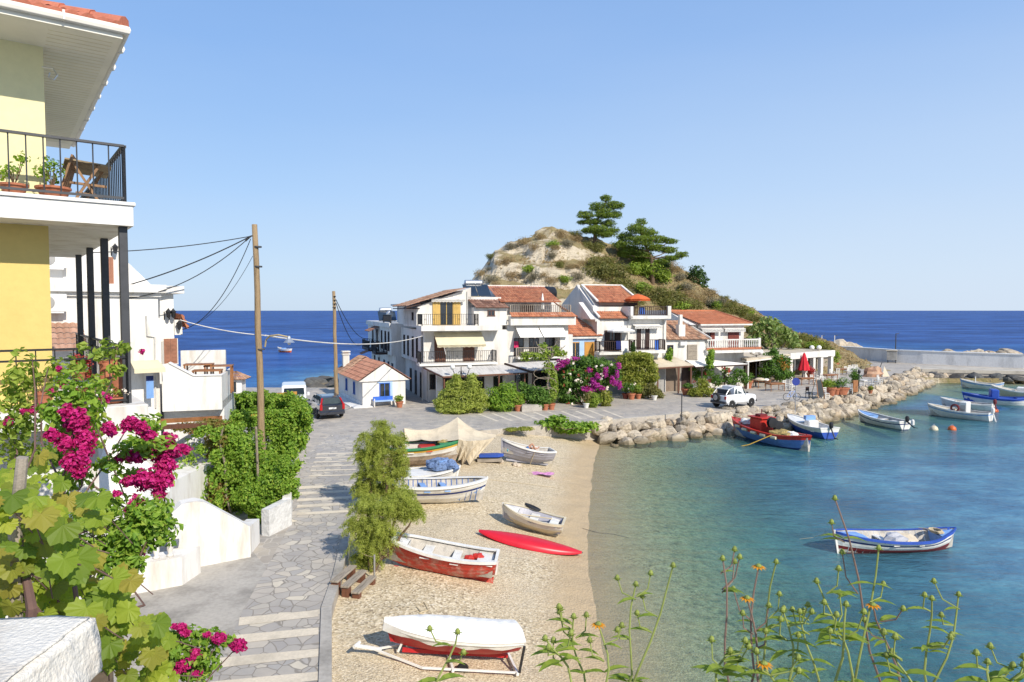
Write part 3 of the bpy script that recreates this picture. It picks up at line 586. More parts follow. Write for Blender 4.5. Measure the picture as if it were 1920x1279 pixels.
b = MB(); b.tiles((-1.75, 0.3, 9.35), (-1.75, 7.4, 9.35), (3.3, 0.3, 10.86), (3.3, 7.4, 10.86)); r_ = A.part('roof', b, M_TILE2)
b = MB(); b.obox((-1.8, .35, 9.22), (-.6, .35, 9.5), .5, .1); b.box(-1.75, -.6, .5, 7.3, 9.12, 9.2); A.part('eave', b, M_DKBROWN, r_)
b = MB(); b.tiles((4.0, -.35, 9.22), (6.95, -.35, 9.22), (3.6, .9, 9.9), (6.6, .9, 9.9)); A.part('roof', b, M_TILED)
opening(A, ff(0.9), 1.15, 2.35, 7.76, 9.75, 'door', M_YSHUT, M_GLASS, 'open', M_YSHUT)
awning(A, ff(0.9), .4, 3.3, 10.05, .35, 9.95, M_AWNW, val=.2)
opening(A, ff(0), 5.1, 5.75, 8.55, 9.0, 'window', M_BROWN)
opening(A, ff(0.02), .5, 1.45, 4.7, 6.9, 'door', M_BROWN, M_GLASS, 'closed', M_BROWN)
opening(A, ff(0.02), 2.95, 3.95, 4.7, 6.9, 'door', M_BROWN, M_GLASS, 'closed', M_BROWN)
awning(A, ff(0.02), .45, 4.55, 7.2, 1.35, 6.2, M_AWN, val=.16)
for x in (.9, 3.9): b = MB(); b.tube([(x, .02, 6.6), (x + .1, -1.3, 6.15), (x + .25, -1.32, 5.4)], .025, 5); A.part('awning_arm', b, M_WHITE)

railing(A, [(-.75, .6, 7.74), (-.75, -1.12, 7.74), (3.95, -1.12, 7.74), (3.95, -.1, 7.74)], .95, .17, loops=True, bar=.02)
railing(A, [(-.9, 0, 4.68), (-.9, -1.15, 4.68), (5.5, -1.15, 4.68), (5.5, -.05, 4.68)], .98, .17, loops=True, bar=.02)
for z0, z1, a0 in ((4.75, 6.8, .25), (8.2, 8.85, 2.2)):
    opening(A, fl(-.4 if z0 < 7 else -.8), a0, a0 + .7, z0, z1, 'window', M_DKBROWN)
for a0 in (2.4, 4.3, 6.6, 8.6): opening(A, fl(-.4), a0, a0 + .75, 4.9, 6.7, 'window', M_DKBROWN)
for a0 in (2.6, 5.0, 7.4): opening(A, fl(0), a0, a0 + .9, 1.5, 3.6, 'door', M_DKBROWN, M_GLASS)
for q0, q1 in (((-.43, .5, 1.4), (-.43, .5, 7.3)), ((-.05, .3, 1.4), (-.05, .3, 4.4)), ((3.55, .84, 7.74), (3.55, .84, 10.6))): b = MB(); b.tube([q0, q1], .05, 6); A.part('drainpipe', b, M_PIPE)
# ground floor room behind the bushes and the lean-to porch roof in front
b = MB(); b.slabquad((-.6, -.9, 4.42), (6.2, -.9, 4.45), (7.5, -3.4, 3.98), (.35, -3.6, 3.9), .07); pr_ = A.part('porch_roof', b, M_GREYROOF)
b = MB(); b.obox((-.6, -.9, 4.33), (.35, -3.6, 3.8), .1, .1); b.obox((.35, -3.6, 3.8), (7.5, -3.4, 3.88), .1, .12); A.part('porch_beam', b, M_BROWN, pr_)
for x in (.5, 2.8, 5.0, 7.2):
    b = MB(); b.box(x - .05, x + .05, -3.5, -3.4, GZ, 3.85); A.part('porch_post', b, M_BROWN)
b = MB(); b.box(.4, 6.4, -1.3, -.9, GZ, 4.3); A.part('porch_wall', b, M_WHITE2)
for x in (.9, 2.2, 3.6, 5.2): opening(A, ff(-1.3), x, x + .8, 2.3, 3.5, 'window', M_DKBROWN)
opening(A, ff(0), .08, .6, 2.5, 3.7, 'window', M_DKBROWN)
# wrought double lamp in front of the porch roof
Lp = Thing('wrought_lamp', 'black wrought-iron double lamp with scrolls, standing before the grey porch roof of the corner house', 'lamp', R.w(1.75, -3.9, GZ), R.a, (1.75, -3.9, GZ))
b = MB(); b.tube([(1.75, -3.9, GZ), (1.75, -3.9, 4.6)], .035, 6)
for s in (-1, 1): b.tube([(1.75 + s * (.1 + .55 * t / 8), -3.9, 4.0 - .35 * math.sin(PI * t / 8) + .35 * t / 8) for t in range(9)], .03, 5); b.tube([(1.75 + s * (.08 + .14 * math.cos(t * PI / 5)), -3.9, 4.1 + .16 * math.sin(t * PI / 5)) for t in range(9)], .025, 5)
Lp.part('pole', b, M_BLACK)
for s in (-1, 1): b = MB(); b.lathe([(.05, 0), (.16, .08), (.2, .22), (.13, .36), (.02, .4)], 1.75 + s * .68, -3.9, 4.38, 10); Lp.part('lamp_globe', b, M_AWNW, smooth=True)
# solar water heater on the roof: two panels and a drum
def solar(u, v, z, label, wide=2.4):
    S = Thing('solar_heater', label, 'solar heater', R.w(u, v, z), R.a, (u, v, z))
    for k in range(2):
        b = MB(); x0 = u + k * wide / 2 + .02; x1 = x0 + wide / 2 - .06
        b.slabquad((x0, v, z + .15), (x1, v, z + .15), (x1, v + 1.1, z + 1.15), (x0, v + 1.1, z + 1.15), .07); S.part('panel', b, M_PANEL)
    b = MB(); b.lathe([(.02, -.02), (.24, 0), (.26, .1), (.26, wide * .62), (.24, wide * .66), (.02, wide * .68)], u + wide * .12, v + 1.25, z + 1.3, 14, ax='x'); S.part('tank', b, M_METAL, smooth=True)
    for x in (u + .2, u + wide - .25): b = MB(); b.obox((x, v, z), (x, v + 1.25, z + 1.25), .04, .04); b.obox((x, v + 1.25, z), (x, v + 1.25, z + 1.1), .04, .04); S.part('stand', b, M_METAL)
solar(3.75, 2.2, 10.15, 'solar water heater with drum and dark panels on the white roof of the corner house')
# ------------------------------------------------------------------ house A2: long flat-roofed house behind, dark balconies over the sea
ve = 29.0
A2 = house('white_house', 'long white flat-roofed house with black balconies, running back along the sea shore', -.5, v0=11)
b = MB(); b.box(-.9, 6, 11.02, ve, -1, 4.6); b.box(-1.3, 6, 11.02, ve, 4.6, 7.3); b.box(-1.5, 6.2, 11.02, ve + .4, 7.3, 7.75); b.box(.6, 5, 13, 19, 7.75, 9.5); A2.part('wall', b, M_WHITE)
b = MB(); b.box(0.0, 5.3, 12.4, 19.6, 9.5, 9.66); A2.part('roof', b, M_GREYROOF)
for a0 in (12.2, 14.4, 17, 20.5, 24): opening(A2, fl(-1.3), a0, a0 + .9, 5.0, 6.9, 'window', M_DKBROWN)
for a0 in (12.5, 15, 18, 22, 25.5): opening(A2, fl(-.9), a0, a0 + 1.0, 1.6, 3.7, 'window', M_DKBROWN)
for a0, a1 in ((13.6, 16.2), (19.4, 25)):
    b = MB(); b.box(-2.5, -1.3, a0, a1, 4.55, 4.72); s_ = A2.part('balcony_floor', b, M_DKBROWN)
    railing(A2, [(-1.35, a0, 4.72), (-2.42, a0, 4.72), (-2.42, a1, 4.72), (-1.35, a1, 4.72)], .95, .22, M_BLACK, bar=.03, top=.045, parent=s_)
for a0, a1, z in ((19.0, 23, 7.2), (26, 28.5, 4.3)):
    b = MB(); b.tiles((-2.4, a0, z - .5), (-2.4, a1, z - .5), (-1.3, a0, z), (-1.3, a1, z)); A2.part('canopy', b, M_TILED)
railing(A2, [(-1.35, 11.1, 7.75), (-1.35, 15.6, 7.75)], .8, .3, M_BLACK, bar=.04)
solar(-1.1, 21, 7.75, 'solar water heater on the flat roof of the long house by the sea', 2.0)
b = MB(); b.lathe([(.02, 0), (.3, .06), (.42, .2)], -.3, 18, 8.6, 12, ax='y'); b.tube([(-.3, 18.1, 7.75), (-.3, 18.1, 8.6)], .03, 5)
b.top('satellite_dish', M_METAL, 'grey satellite dish on the flat roof of the long house by the sea', 'satellite dish', R.w(-.3, 18, 7.75), R.a, (-.3, 18, 7.75))
# ------------------------------------------------------------------ house B: red tiled roof, white twin awnings
B = house('white_house', 'white house with a red tiled roof terrace and two white drop awnings', 7)
b = MB(); b.box(6.92, 12.6, .1, 9, GZ, 7.72); b.box(6.92, 11.6, 1.6, 8, 7.72, 9.75); b.prism([(1.6, 9.7), (8, 9.7), (4.6, 11.2)], 'x', 6.95, 11.5); B.part('wall', b, M_WHITE)
b = MB(); b.box(7.0, 13.05, -.55, .1, 7.72, 8.5); b.box(12.6, 13.05, .1, 5.5, 7.72, 8.5); B.part('parapet', b, M_WHITE)
b = MB(); b.tiles((6.3, .2, 9.72), (12.0, .2, 9.72), (6.3, 4.2, 11.2), (11.9, 4.2, 11.2)); r_ = B.part('roof', b, M_TILE)
roof_edge(B, r_, [(6.25, 4.25, 11.25), (11.95, 4.25, 11.25)], .3, .12, M_WHITE, 'ridge')
b = MB(); b.tiles((7.0, -.75, 8.45), (13.0, -.75, 8.45), (7.0, -.2, 8.8), (12.9, -.2, 8.8)); b.tiles((13.15, -.7, 8.4), (13.15, 3.2, 9.2), (12.75, -.2, 8.8), (12.2, 3.2, 9.9)); B.part('roof', b, M_TILE)
railing(B, [(7.1, -.12, 8.72), (12.7, -.12, 8.72)], .75, .17, M_GREYWOOD, bar=.035, top=.045)
opening(B, ff(1.6), 8.6, 9.9, 7.8, 9.55, 'door', M_BROWN, M_GLASS, leaf=M_BROWN)
awning(B, ff(.1), 7.6, 9.65, 7.72, 1.35, 6.75, M_AWNW, val=.03, scal=False); awning(B, ff(.1), 9.75, 12.0, 7.72, 1.35, 6.75, M_AWNW, val=.03, scal=False)
b = MB(); b.box(7.55, 12.1, -.9, .1, 4.85, 5.02); B.part('balcony_floor', b, M_WHITE)
railing(B, [(7.4, -.85, 5.0), (11.5, -.85, 5.0)], .82, .16, M_GREYWOOD, bar=.03, top=.05)
for x in (7.5, 8.9, 10.4): opening(B, ff(.1), x, x + .9, 5.1, 6.6, 'window', M_DKBROWN)
b = MB(); b.box(11.4, 12.6, -.9, .1, 4.0, 6.9); B.part('pillar', b, M_WHITE)
# shaded veranda below with uneven white roof panels
b = MB(); b.slabquad((6.3, -1.0, 4.55), (12.4, -1.0, 4.7), (12.6, -4.2, 4.35), (7.8, -3.6, 4.1), .08); vr = B.part('veranda_roof', b, M_GREYROOF)
b = MB(); b.obox((6.3, -1.0, 4.5), (7.7, -3.7, 3.98), .13, .16); b.obox((7.7, -3.65, 4.0), (12.6, -4.2, 4.25), .1, .14); B.part('beam', b, M_DKBROWN, vr)
for x, y in ((7.9, -3.5), (10.2, -3.8), (12.4, -4.0)): b = MB(); b.box(x - .06, x + .06, y - .06, y + .06, GZ, 4.1); B.part('post', b, M_DKBROWN)
for x in (7.6, 9.4, 11): opening(B, ff(.1), x, x + 1.2, 1.5, 3.6, 'door', M_DKBROWN, M_GLASS)
u_ = Thing('parasol', 'slim folded white parasol on the roof terrace behind the wooden railing', 'parasol', R.w(10.35, .6, 8.5), R.a, (10.35, .6, 8.5))
b = MB(); b.lathe([(.1, .75), (.2, .9), (.14, 1.6), (.04, 2.25), (.01, 2.3)], 10.35, .6, 8.2, 10); u_.part('canopy', b, M_AWNW, smooth=True)
b = MB(); b.tube([(10.35, .6, 8.0), (10.35, .6, 9.1)], .03, 6); u_.part('pole', b, M_AWNW)
t = Thing('water_tank', 'round black water tank lying on a white roof below the hill', 'water tank', R.w(12.2, 5.5, 9.9), R.a, (12.2, 5.5, 9.9))
b = MB(); b.lathe([(.1, -.05), (.55, 0), (.68, .15), (.68, 1.0), (.72, 1.05), (.68, 1.1), (.68, 1.8), (.55, 1.95), (.1, 2.0)], 11.6, 5.5, 10.6, 16, ax='x'); t.part('drum', b, M_TANK, smooth=True)
b = MB(); b.box(11.5, 13.7, 4.9, 6.1, 8.5, 9.95); t.part('plinth', b, M_WHITE)
# ------------------------------------------------------------------ house C: low part with ochre doors and pale blue trim
Cc = house('white_house', 'small white house with two ochre doors, pale blue trim and a steep red roof', 13.3)
b = MB(); b.box(12.62, 15.75, .25, 6, GZ, 6.7); Cc.part('wall', b, M_WHITE)
b = MB(); b.tiles((12.55, -.15, 6.72), (15.95, -.15, 6.72), (12.55, 2.6, 8.35), (14.6, 2.6, 8.35)); r_ = Cc.part('roof', b, M_TILE)
b = MB(); b.box(12.6, 15.9, -.05, .3, 6.48, 6.66); Cc.part('eave', b, M_WHITE, r_)
b = MB(); b.box(12.64, 15.74, .2, .25, 6.2, 6.46); b.box(12.66, 12.86, .2, .25, 4, 6.2); b.box(13.75, 14.2, .2, .25, 4, 6.2); b.box(15.3, 15.7, .2, .25, 4, 6.2); Cc.part('blue_trim', b, M_BLUETRIM)
for x in (12.88, 14.26): opening(Cc, ff(.25), x, x + .95, 4.1, 6.15, 'door', M_OCHRE, M_GLASS if x < 13 else None, leaf=M_OCHRE if x > 13 else None)
b = MB(); b.box(12.7, 15.7, -.9, .25, 3.95, 4.1); Cc.part('balcony_floor', b, M_WHITE)
# ------------------------------------------------------------------ house D: stepped white house with two roofs and a roof terrace
D = house('white_house', 'tall white house with stepped red roofs and a roof terrace under an orange parasol', 18)
b = MB(); b.box(15.62, 22.5, 0, 9, GZ, 8.25)
b.prism([(0, 8.2), (2.6, 9.75), (2.6, 8.2)], 'x', 14.75, 15.2); b.prism([(0, 8.25), (3.2, 9.6), (3.2, 8.0), (0, 8.0)], 'x', 15.2, 18.6)
b.prism([(.9, 9.3), (4.1, 11.2), (7.5, 9.4), (7.5, 8), (.9, 8)], 'x', 15.4, 19.6); D.part('wall', b, M_WHITE)
b = MB(); b.prism([(-.05, 1.4), (-.05, 8.15), (2.9, 9.62), (4.3, 11.45), (8, 9.6), (8, 1.4)], 'x', 15.35, 15.62); D.part('gable_wall', b, M_WHITE)
b = MB(); b.tiles((15.55, -.25, 8.28), (18.55, -.25, 8.28), (15.55, 2.6, 9.72), (18.0, 2.6, 9.72)); r_ = D.part('roof', b, M_TILE)
roof_edge(D, r_, [(15.5, -.2, 8.4), (15.5, 2.65, 9.86), (17.6, 2.65, 9.86)], .2, .12)
b = MB(); b.tiles((15.9, .75, 9.75), (19.9, .75, 9.75), (15.9, 4.1, 11.32), (19.9, 4.1, 11.32)); r_ = D.part('roof', b, M_TILE)
roof_edge(D, r_, [(15.75, .7, 9.85), (15.75, 4.1, 11.45), (19.9, 4.1, 11.45), (20.1, .7, 9.88)], .22, .12)
b = MB(); b.box(15.95, 19.9, .78, .84, 9.45, 9.7); b.box(19.2, 19.7, .9, 4, 8.25, 9.7); D.part('eave', b, M_DKBROWN)
b = MB(); b.box(18.35, 22.55, -.75, 0, 8.22, 8.52); b.box(18.35, 18.62, -.75, 4, 8.22, 9.35); b.box(22.2, 22.55, -.75, -.4, 8.5, 9.4); b.box(22.3, 22.55, -.4, 5, 8.22, 9.0); D.part('parapet', b, M_WHITE)
railing(D, [(18.75, -.65, 8.5), (22.1, -.65, 8.5)], .85, .19, M_DKBROWN, bar=.035, top=.05)
awning(D, ff(0), 18.9, 21.7, 7.75, .6, 7.6, M_AWNW, val=.22)
opening(D, ff(0), 16.35, 17.45, 5.35, 7.2, 'door', M_BROWN, M_GLASS, 'half', M_DKBROWN)
opening(D, ff(0), 19.6, 20.5, 5.4, 7.5, 'door', M_DKBROWN, M_CURT, 'half', M_DKBROWN)
b = MB(); b.box(15.1, 18.3, -1.1, 0, 5.05, 5.3); D.part('balcony_floor', b, M_WHITE)
b = MB(); b.box(18.55, 21.8, -1.1, 0, 5.1, 5.38); D.part('balcony_floor', b, M_WHITE)
railing(D, [(15.15, -.1, 5.3), (15.15, -1.05, 5.3), (18.25, -1.05, 5.3), (18.25, -.1, 5.3)], .95, .2, M_DKBROWN, bar=.032, top=.045)
railing(D, [(18.6, -.1, 5.38), (18.6, -1.05, 5.38), (21.7, -1.05, 5.38), (21.7, -.1, 5.38)], .95, .2, M_DKBROWN, bar=.032, top=.045)
for x in (18.45, 22.2): b = MB(); b.tube([(x, -.06, 4), (x, -.06, 8.1)], .05, 6); D.part('drainpipe', b, M_PIPE)
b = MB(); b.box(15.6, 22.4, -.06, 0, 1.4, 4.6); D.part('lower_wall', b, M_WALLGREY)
def parasol(label, p, r, h, mt, tilt=0.0, pmat=M_WOOD, drop=.3, rot=0.0):
    T = Thing('parasol', label, 'parasol', p, rot)
    n = 8; rows = []
    for k, (rr, zz) in enumerate(((.02, 0), (.35, -.2), (.72, -.55), (1.0, -1.0), (1.0, -1.35))):
        rows.append([(p[0] + r * rr * math.cos(2 * PI * i / n) * (1 if 1 else 0), p[1] + r * rr * math.sin(2 * PI * i / n), p[2] + h + zz * drop) for i in range(n)])
    b = MB(); b.grid(rows, closed=True); b.grid([[(x, y, z - .03) for x, y, z in q] for q in rows[::-1]], closed=True); T.part('canopy', b, mt)
    b = MB()
    for i in range(n): b.tube([(p[0], p[1], p[2] + h - .35), lerp((p[0], p[1], p[2] + h - .6 * drop - .05), (rows[3][i][0], rows[3][i][1], p[2] + h - .8 * drop), .8)], .012, 4)
    T.part('ribs', b, pmat)
    b = MB(); b.tube([p, (p[0], p[1], p[2] + h + .08)], .025, 6); T.part('pole', b, pmat)
    return T
parasol('open orange parasol on the upper roof terrace', R.w(19.7, .4, 8.3), 1.15, 2.2, mat('orange_canvas', (0.62, 0.13, 0.035), rough=.9), drop=.45)
parasol('open white parasol on the black-railed balcony with drying towels', R.w(17.35, -.85, 5.3), 1.25, 2.2, M_AWNW, drop=.3)
def towel(label, u, v, z, w_, h, mt):
    b = MB(); n = 6; rows = []
    for k in range(5): rows.append([(u + w_ * i / n, v - .05 - .03 * math.sin(i * 1.9 + k * .4) - (.01 * k), z - h * k / 4) for i in range(n + 1)])
    b.grid(rows); b.grid([[(x, y + .015, zz) for x, y, zz in r] for r in rows[::-1]])
    b.top('towel', mt, label, 'towel', R.w(u, v, z), R.a, (u, v, z))
towel('dark blue towel over the black balcony railing', 16.7, -1.08, 6.28, .45, .75, mat('navy_cloth', (.02, .03, .16), rough=.9))
towel('white towel over the black balcony railing, beside the dark blue one', 17.2, -1.08, 6.28, .75, .95, M_AWNW)
towel('bright blue towel hanging inside the railing of the smaller black balcony', 20.7, -.98, 6.3, .4, .9, M_BLUE)
towel('blue cloth hanging by the terrace railing under the orange parasol', 19.3, -.5, 9.3, .6, .7, M_BLUE)
towel('bright pink towel hanging beside the white drop awning', 7.35, -.3, 6.35, .4, .55, mat('hot_pink', (.6, .03, .12), rough=.9))
# ------------------------------------------------------------------ house E: low house with a wide tiled roof and chimney
E = house('white_house', 'low white house with a wide old tiled roof, square chimney and brown shutters', 25)
b = MB(); b.box(22.52, 27.2, .2, 8, GZ, 6.2); b.prism([(0.2, 6.1), (2.3, 7.95), (2.3, 6.1)], 'x', 22.6, 26.4); E.part('wall', b, M_WHITE)
b = MB(); b.tiles((22.55, -.1, 6.25), (27.3, -.1, 6.25), (22.55, 2.4, 8.0), (25.6, 2.4, 8.0)); r_ = E.part('roof', b, M_TILE2)
roof_edge(E, r_, [(27.35, -.15, 6.3), (25.65, 2.4, 8.05)], .22, .16)
b = MB(); b.box(24.0, 24.7, .2, .75, 6.4, 7.65); b.box(24.15, 24.45, .3, .6, 7.65, 8.6); E.part('chimney', b, M_WHITE)
opening(E, ff(.2), 24.9, 26.0, 4.35, 5.75, 'window', M_GREYWOOD, None, 'closed', M_GREYWOOD)
opening(E, ff(.2), 22.75, 23.4, 4.2, 5.75, 'door', M_DKBROWN, M_GLASS)
b = MB(); b.box(24.0, 24.7, -.12, .2, 5.7, 6.05); E.part('ac_unit', b, M_WHITE2)
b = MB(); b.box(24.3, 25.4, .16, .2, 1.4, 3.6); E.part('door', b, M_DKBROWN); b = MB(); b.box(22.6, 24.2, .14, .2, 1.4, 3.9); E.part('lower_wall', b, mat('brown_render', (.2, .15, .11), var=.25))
# ------------------------------------------------------------------ house F: broad red hipped roof, red-brown shutters and white balusters
Fh = house('white_house', 'white house with a broad smooth red roof and red-brown shutters above a white baluster balcony', 29)
b = MB(); b.box(26.9, 32.2, 1.3, 9, GZ, 7.6); b.prism([(1.3, 7.6), (5.2, 8.85), (9, 7.6)], 'x', 26.0, 31); b.box(26.0, 26.9, 1.6, 8.8, 5.4, 7.62); Fh.part('wall', b, M_WHITE)
b = MB(); b.tiles((26.75, .85, 7.72), (32.75, .85, 7.72), (26.0, 5.2, 8.95), (31.5, 5.2, 8.95), h=.035); b.tiles((32.8, .85, 7.72), (32.8, 9.3, 7.72), (31.5, 5.1, 8.95), (31.5, 5.3, 8.95), h=.035); r_ = Fh.part('roof', b, mat('smooth_red_tile', (0.56, 0.195, 0.09), rough=.75, var=.1, rnd=[(.85, .85, .85), (1, 1, 1), (1.1, 1.15, 1.2)]))
roof_edge(Fh, r_, [(26.0, 5.2, 9.0), (31.5, 5.2, 9.0), (32.8, .85, 7.8)], .2, .1, M_TILE, 'ridge'); roof_edge(Fh, r_, [(26.8, .82, 7.6), (32.8, .82, 7.6)], .08, .14)
awning(Fh, ff(1.3), 27.0, 29.4, 7.35, .5, 7.2, M_AWNW, val=.3, scal=False); awning(Fh, ff(1.3), 29.6, 32.0, 7.35, .5, 7.2, M_AWNW, val=.3, scal=False)
opening(Fh, ff(1.3), 27.5, 28.5, 5.5, 7.0, 'door', M_RUST, M_GLASS, 'half', M_RUST); opening(Fh, ff(1.3), 30.3, 31.6, 5.1, 7.0, 'door', M_RUST, None, 'closed', M_RUST)
b = MB(); b.box(26.9, 33.1, -.1, 1.3, 4.9, 5.3); bf = Fh.part('balcony_floor', b, M_WHITE); b = MB(); b.box(26.85, 33.15, -.16, -.1, 5.2, 5.42); b.box(33.1, 33.16, -.1, 1.3, 5.2, 5.42); Fh.part('red_edge', b, M_TERRA, bf)
b = MB()
for k in range(24): x = 27.1 + k * .25; b.lathe([(.05, 0), (.075, .15), (.045, .4), (.07, .6), (.05, .7)], x, -.0, 5.42, 6)
b.box(26.95, 33.1, -.08, .08, 6.1, 6.22); b.box(32.9, 33.12, -.1, .12, 5.4, 6.3); Fh.part('balustrade', b, M_WHITE)
# ------------------------------------------------------------------ hut: small white house with blue window
HF = Frame(*G(680, 762)[:2], 25.5)
Hh = Thing('white_hut', 'small white single-storey hut with a blue window and a clay-tiled gable roof', 'hut', HF.w(0, 0, GZ), HF.a, (0, 0, GZ))
hw, hd = 3.5, 9.4
b = MB(); b.prism([(0, GZ), (hw, GZ), (hw, 3.5), (hw / 2, 4.6), (0, 3.5)], 'y', 0, hd); Hh.part('wall', b, M_WHITE)
b = MB(); b.prism([(-.3, 3.36), (hw + .3, 3.36), (hw / 2, 4.72)], 'y', -.14, -.003); Hh.part('gable', b, M_WHITE)
b = MB(); b.tiles((-.4, -.2, 3.42), (-.4, 6.2, 3.42), (hw / 2, -.2, 4.82), (hw / 2, 6.2, 4.82), h=.035); b.tiles((hw + .4, -.2, 3.42), (hw + .4, 6.2, 3.42), (hw / 2, -.2, 4.82), (hw / 2, 6.2, 4.82), h=.035); Hh.part('roof', b, mat('pink_roof_tile', (.50, .23, .14), rough=.85, var=.15, fine=.15, rnd=[(.85, .8, .8), (1, 1, 1), (1.1, 1.2, 1.25)]))
b = MB(); b.tiles((-.4, 6.25, 3.42), (-.4, hd + .3, 3.42), (hw / 2, 6.25, 4.9), (hw / 2, hd - 1, 4.9)); b.tiles((-.4, hd + .3, 3.42), (hw + .4, hd + .3, 3.42), (hw / 2 - .1, hd - 1, 4.9), (hw / 2 + .1, hd - 1, 4.9)); b.tiles((hw + .4, 6.25, 3.42), (hw + .4, hd + .3, 3.42), (hw / 2, 6.25, 4.9), (hw / 2, hd - 1, 4.9)); Hh.part('old_roof', b, M_TILE2)
opening(Hh, ff(0), 1.35, 2.2, 2.05, 3.2, 'window', M_BLUE, M_GLASS, mull=1)
b = MB(); b.box(2.22, 2.42, -.07, -.01, 2.05, 3.2); b.box(1.2, 2.42, -.06, -.01, 3.2, 3.28); Hh.part('shutter', b, M_BLUETRIM)
for a0 in (2.6, 5.6): opening(Hh, fl(0), a0, a0 + .65, 2.1, 3.1, 'window', M_BLUE, M_GLASS)
b = MB(); b.box(-.05, .0, .5, 8, 1.4, 1.7); Hh.part('plinth', b, M_WHITE2)
b = MB(); b.box(.2, .75, 8.2, 8.75, 3.4, 5.0); b.box(.12, .83, 8.12, 8.83, 5.0, 5.12); b.box(.12, .83, 8.12, 8.83, 5.22, 5.34); b.box(.25, .7, 8.25, 8.7, 5.12, 5.22, 1); Hh.part('chimney', b, [M_WHITE, M_TERRA])
b = MB(); b.box(-.9, .6, -.9, 0, GZ, 1.46); b.box(-1.0, 0, 0, 9, GZ, 1.47); b.top('threshold', M_WHITE2, None, None, HF.w(0, 0, GZ), HF.a, (0, 0, GZ), kind='structure')
bn = Thing('bench', 'blue and white wooden bench standing below the hut window', 'bench', HF.w(.9, -.5, GZ), HF.a, (.9, -.5, GZ))
b = MB(); b.box(.75, 2.35, -.35, -.28, 1.85, 2.15); bn.part('backrest', b, M_BLUE); b = MB(); b.box(.75, 2.35, -.85, -.35, 1.8, 1.86); bn.part('seat', b, M_BLUETRIM)
for x in (.72, 2.32): b = MB(); b.box(x, x + .06, -.85, -.28, 1.4, 1.8); b.box(x, x + .06, -.85, -.79, 1.8, 2.05); bn.part('leg', b, M_WHITE)
# ------------------------------------------------------------------ kiosk among the trees at the left shore
k0 = G(437, 742, 1.4); KF = Frame(k0[0], k0[1], 8)
K = Thing('tiled_kiosk', 'tiny tiled hut by the sea, seen past the white terrace wall', 'hut', (k0[0], k0[1], GZ), KF.a, (0, 0, GZ))
b = MB(); b.box(-.75, .75, 0, 1.5, GZ, 2.9); K.part('wall', b, M_WHITE2)
b = MB(); 
for e0, e1, r0, r1 in (((-1.1, -.35, 2.85), (1.1, -.35, 2.85), (-.1, .75, 3.5), (.1, .75, 3.5)), ((-1.1, 1.9, 2.85), (-1.1, -.35, 2.85), (-.1, .8, 3.5), (-.1, .7, 3.5)), ((1.1, -.35, 2.85), (1.1, 1.9, 2.85), (.1, .7, 3.5), (.1, .8, 3.5))): b.tiles(e0, e1, r0, r1)
K.part('roof', b, M_TILE2); opening(K, ff(0), -.35, .35, 1.7, 2.7, 'window', M_WHITE)
# ================================================================== PLANTS
_lm = leafmat
def leafmat(name, cols, **k): return _lm(name, [(c[0] * LB * 1.06, c[1] * LB, c[2] * LB) for c in cols], **k)
LB = 1.45
LEAF_OLIVE = leafmat('olive_leaf', [(0.075, 0.085, 0.022), (0.12, 0.125, 0.035), (0.17, 0.16, 0.05), (0.10, 0.12, 0.04)])
LEAF_GREEN = leafmat('green_leaf', [(0.035, 0.085, 0.014), (0.06, 0.13, 0.02), (0.10, 0.18, 0.03), (0.05, 0.11, 0.018)])
LEAF_LIME = leafmat('lime_leaf', [(0.09, 0.15, 0.02), (0.15, 0.22, 0.03), (0.22, 0.28, 0.045), (0.12, 0.19, 0.03)])
LEAF_IVY = leafmat('creeper_leaf', [(0.07, 0.145, 0.014), (0.115, 0.215, 0.022), (0.18, 0.28, 0.034), (0.09, 0.175, 0.017), (0.24, 0.31, 0.045)])
LEAF_YOL = leafmat('yellow_creeper_leaf', [(0.10, 0.13, 0.02), (0.17, 0.20, 0.03), (0.24, 0.25, 0.05), (0.13, 0.17, 0.02)])
LEAF_DARK = leafmat('dark_leaf', [(0.018, 0.045, 0.012), (0.035, 0.075, 0.018), (0.055, 0.10, 0.025)])
LEAF_PINE = leafmat('pine_needles', [(0.065, 0.105, 0.016), (0.11, 0.165, 0.025), (0.17, 0.22, 0.035), (0.08, 0.125, 0.02)])
LEAF_TAM = leafmat('tamarisk_sprays', [(0.14, 0.18, 0.03), (0.22, 0.265, 0.05), (0.31, 0.35, 0.09), (0.17, 0.215, 0.04)])
LEAF_DRY = leafmat('dry_scrub', [(0.20, 0.15, 0.08), (0.27, 0.205, 0.115), (0.17, 0.13, 0.07), (0.24, 0.195, 0.09)], trans=.2)
LEAF_GREY = leafmat('grey_scrub', [(0.11, 0.105, 0.07), (0.15, 0.14, 0.10), (0.20, 0.18, 0.13)], trans=.2)
LEAF_MAG = leafmat('magenta_bracts', [(0.22, 0.005, 0.065), (0.33, 0.009, 0.11), (0.44, 0.025, 0.19), (0.27, 0.005, 0.065)], trans=.35, tcol=(1.3, .8, 1.1))
LEAF_PUR = leafmat('purple_bracts', [(0.25, 0.018, 0.20), (0.33, 0.035, 0.27), (0.29, 0.03, 0.11)], trans=.4, tcol=(1.2, .8, 1.1))
LEAF_RED = leafmat('red_flowers', [(0.26, 0.03, 0.025), (0.33, 0.06, 0.05)], tcol=(1.2, .8, .8))
LEAF_WHITE = leafmat('white_flowers', [(0.7, 0.66, 0.55), (0.75, 0.72, 0.66)], tcol=(1, 1, 1))
M_BARK = mat('bark', (0.16, 0.105, 0.065), rough=.95, var=.3, vscale=3, bump=.5, bscale=12)
M_BARKG = mat('grey_bark', (0.26, 0.215, 0.16), rough=.95, var=.3, vscale=3, bump=.5, bscale=12)
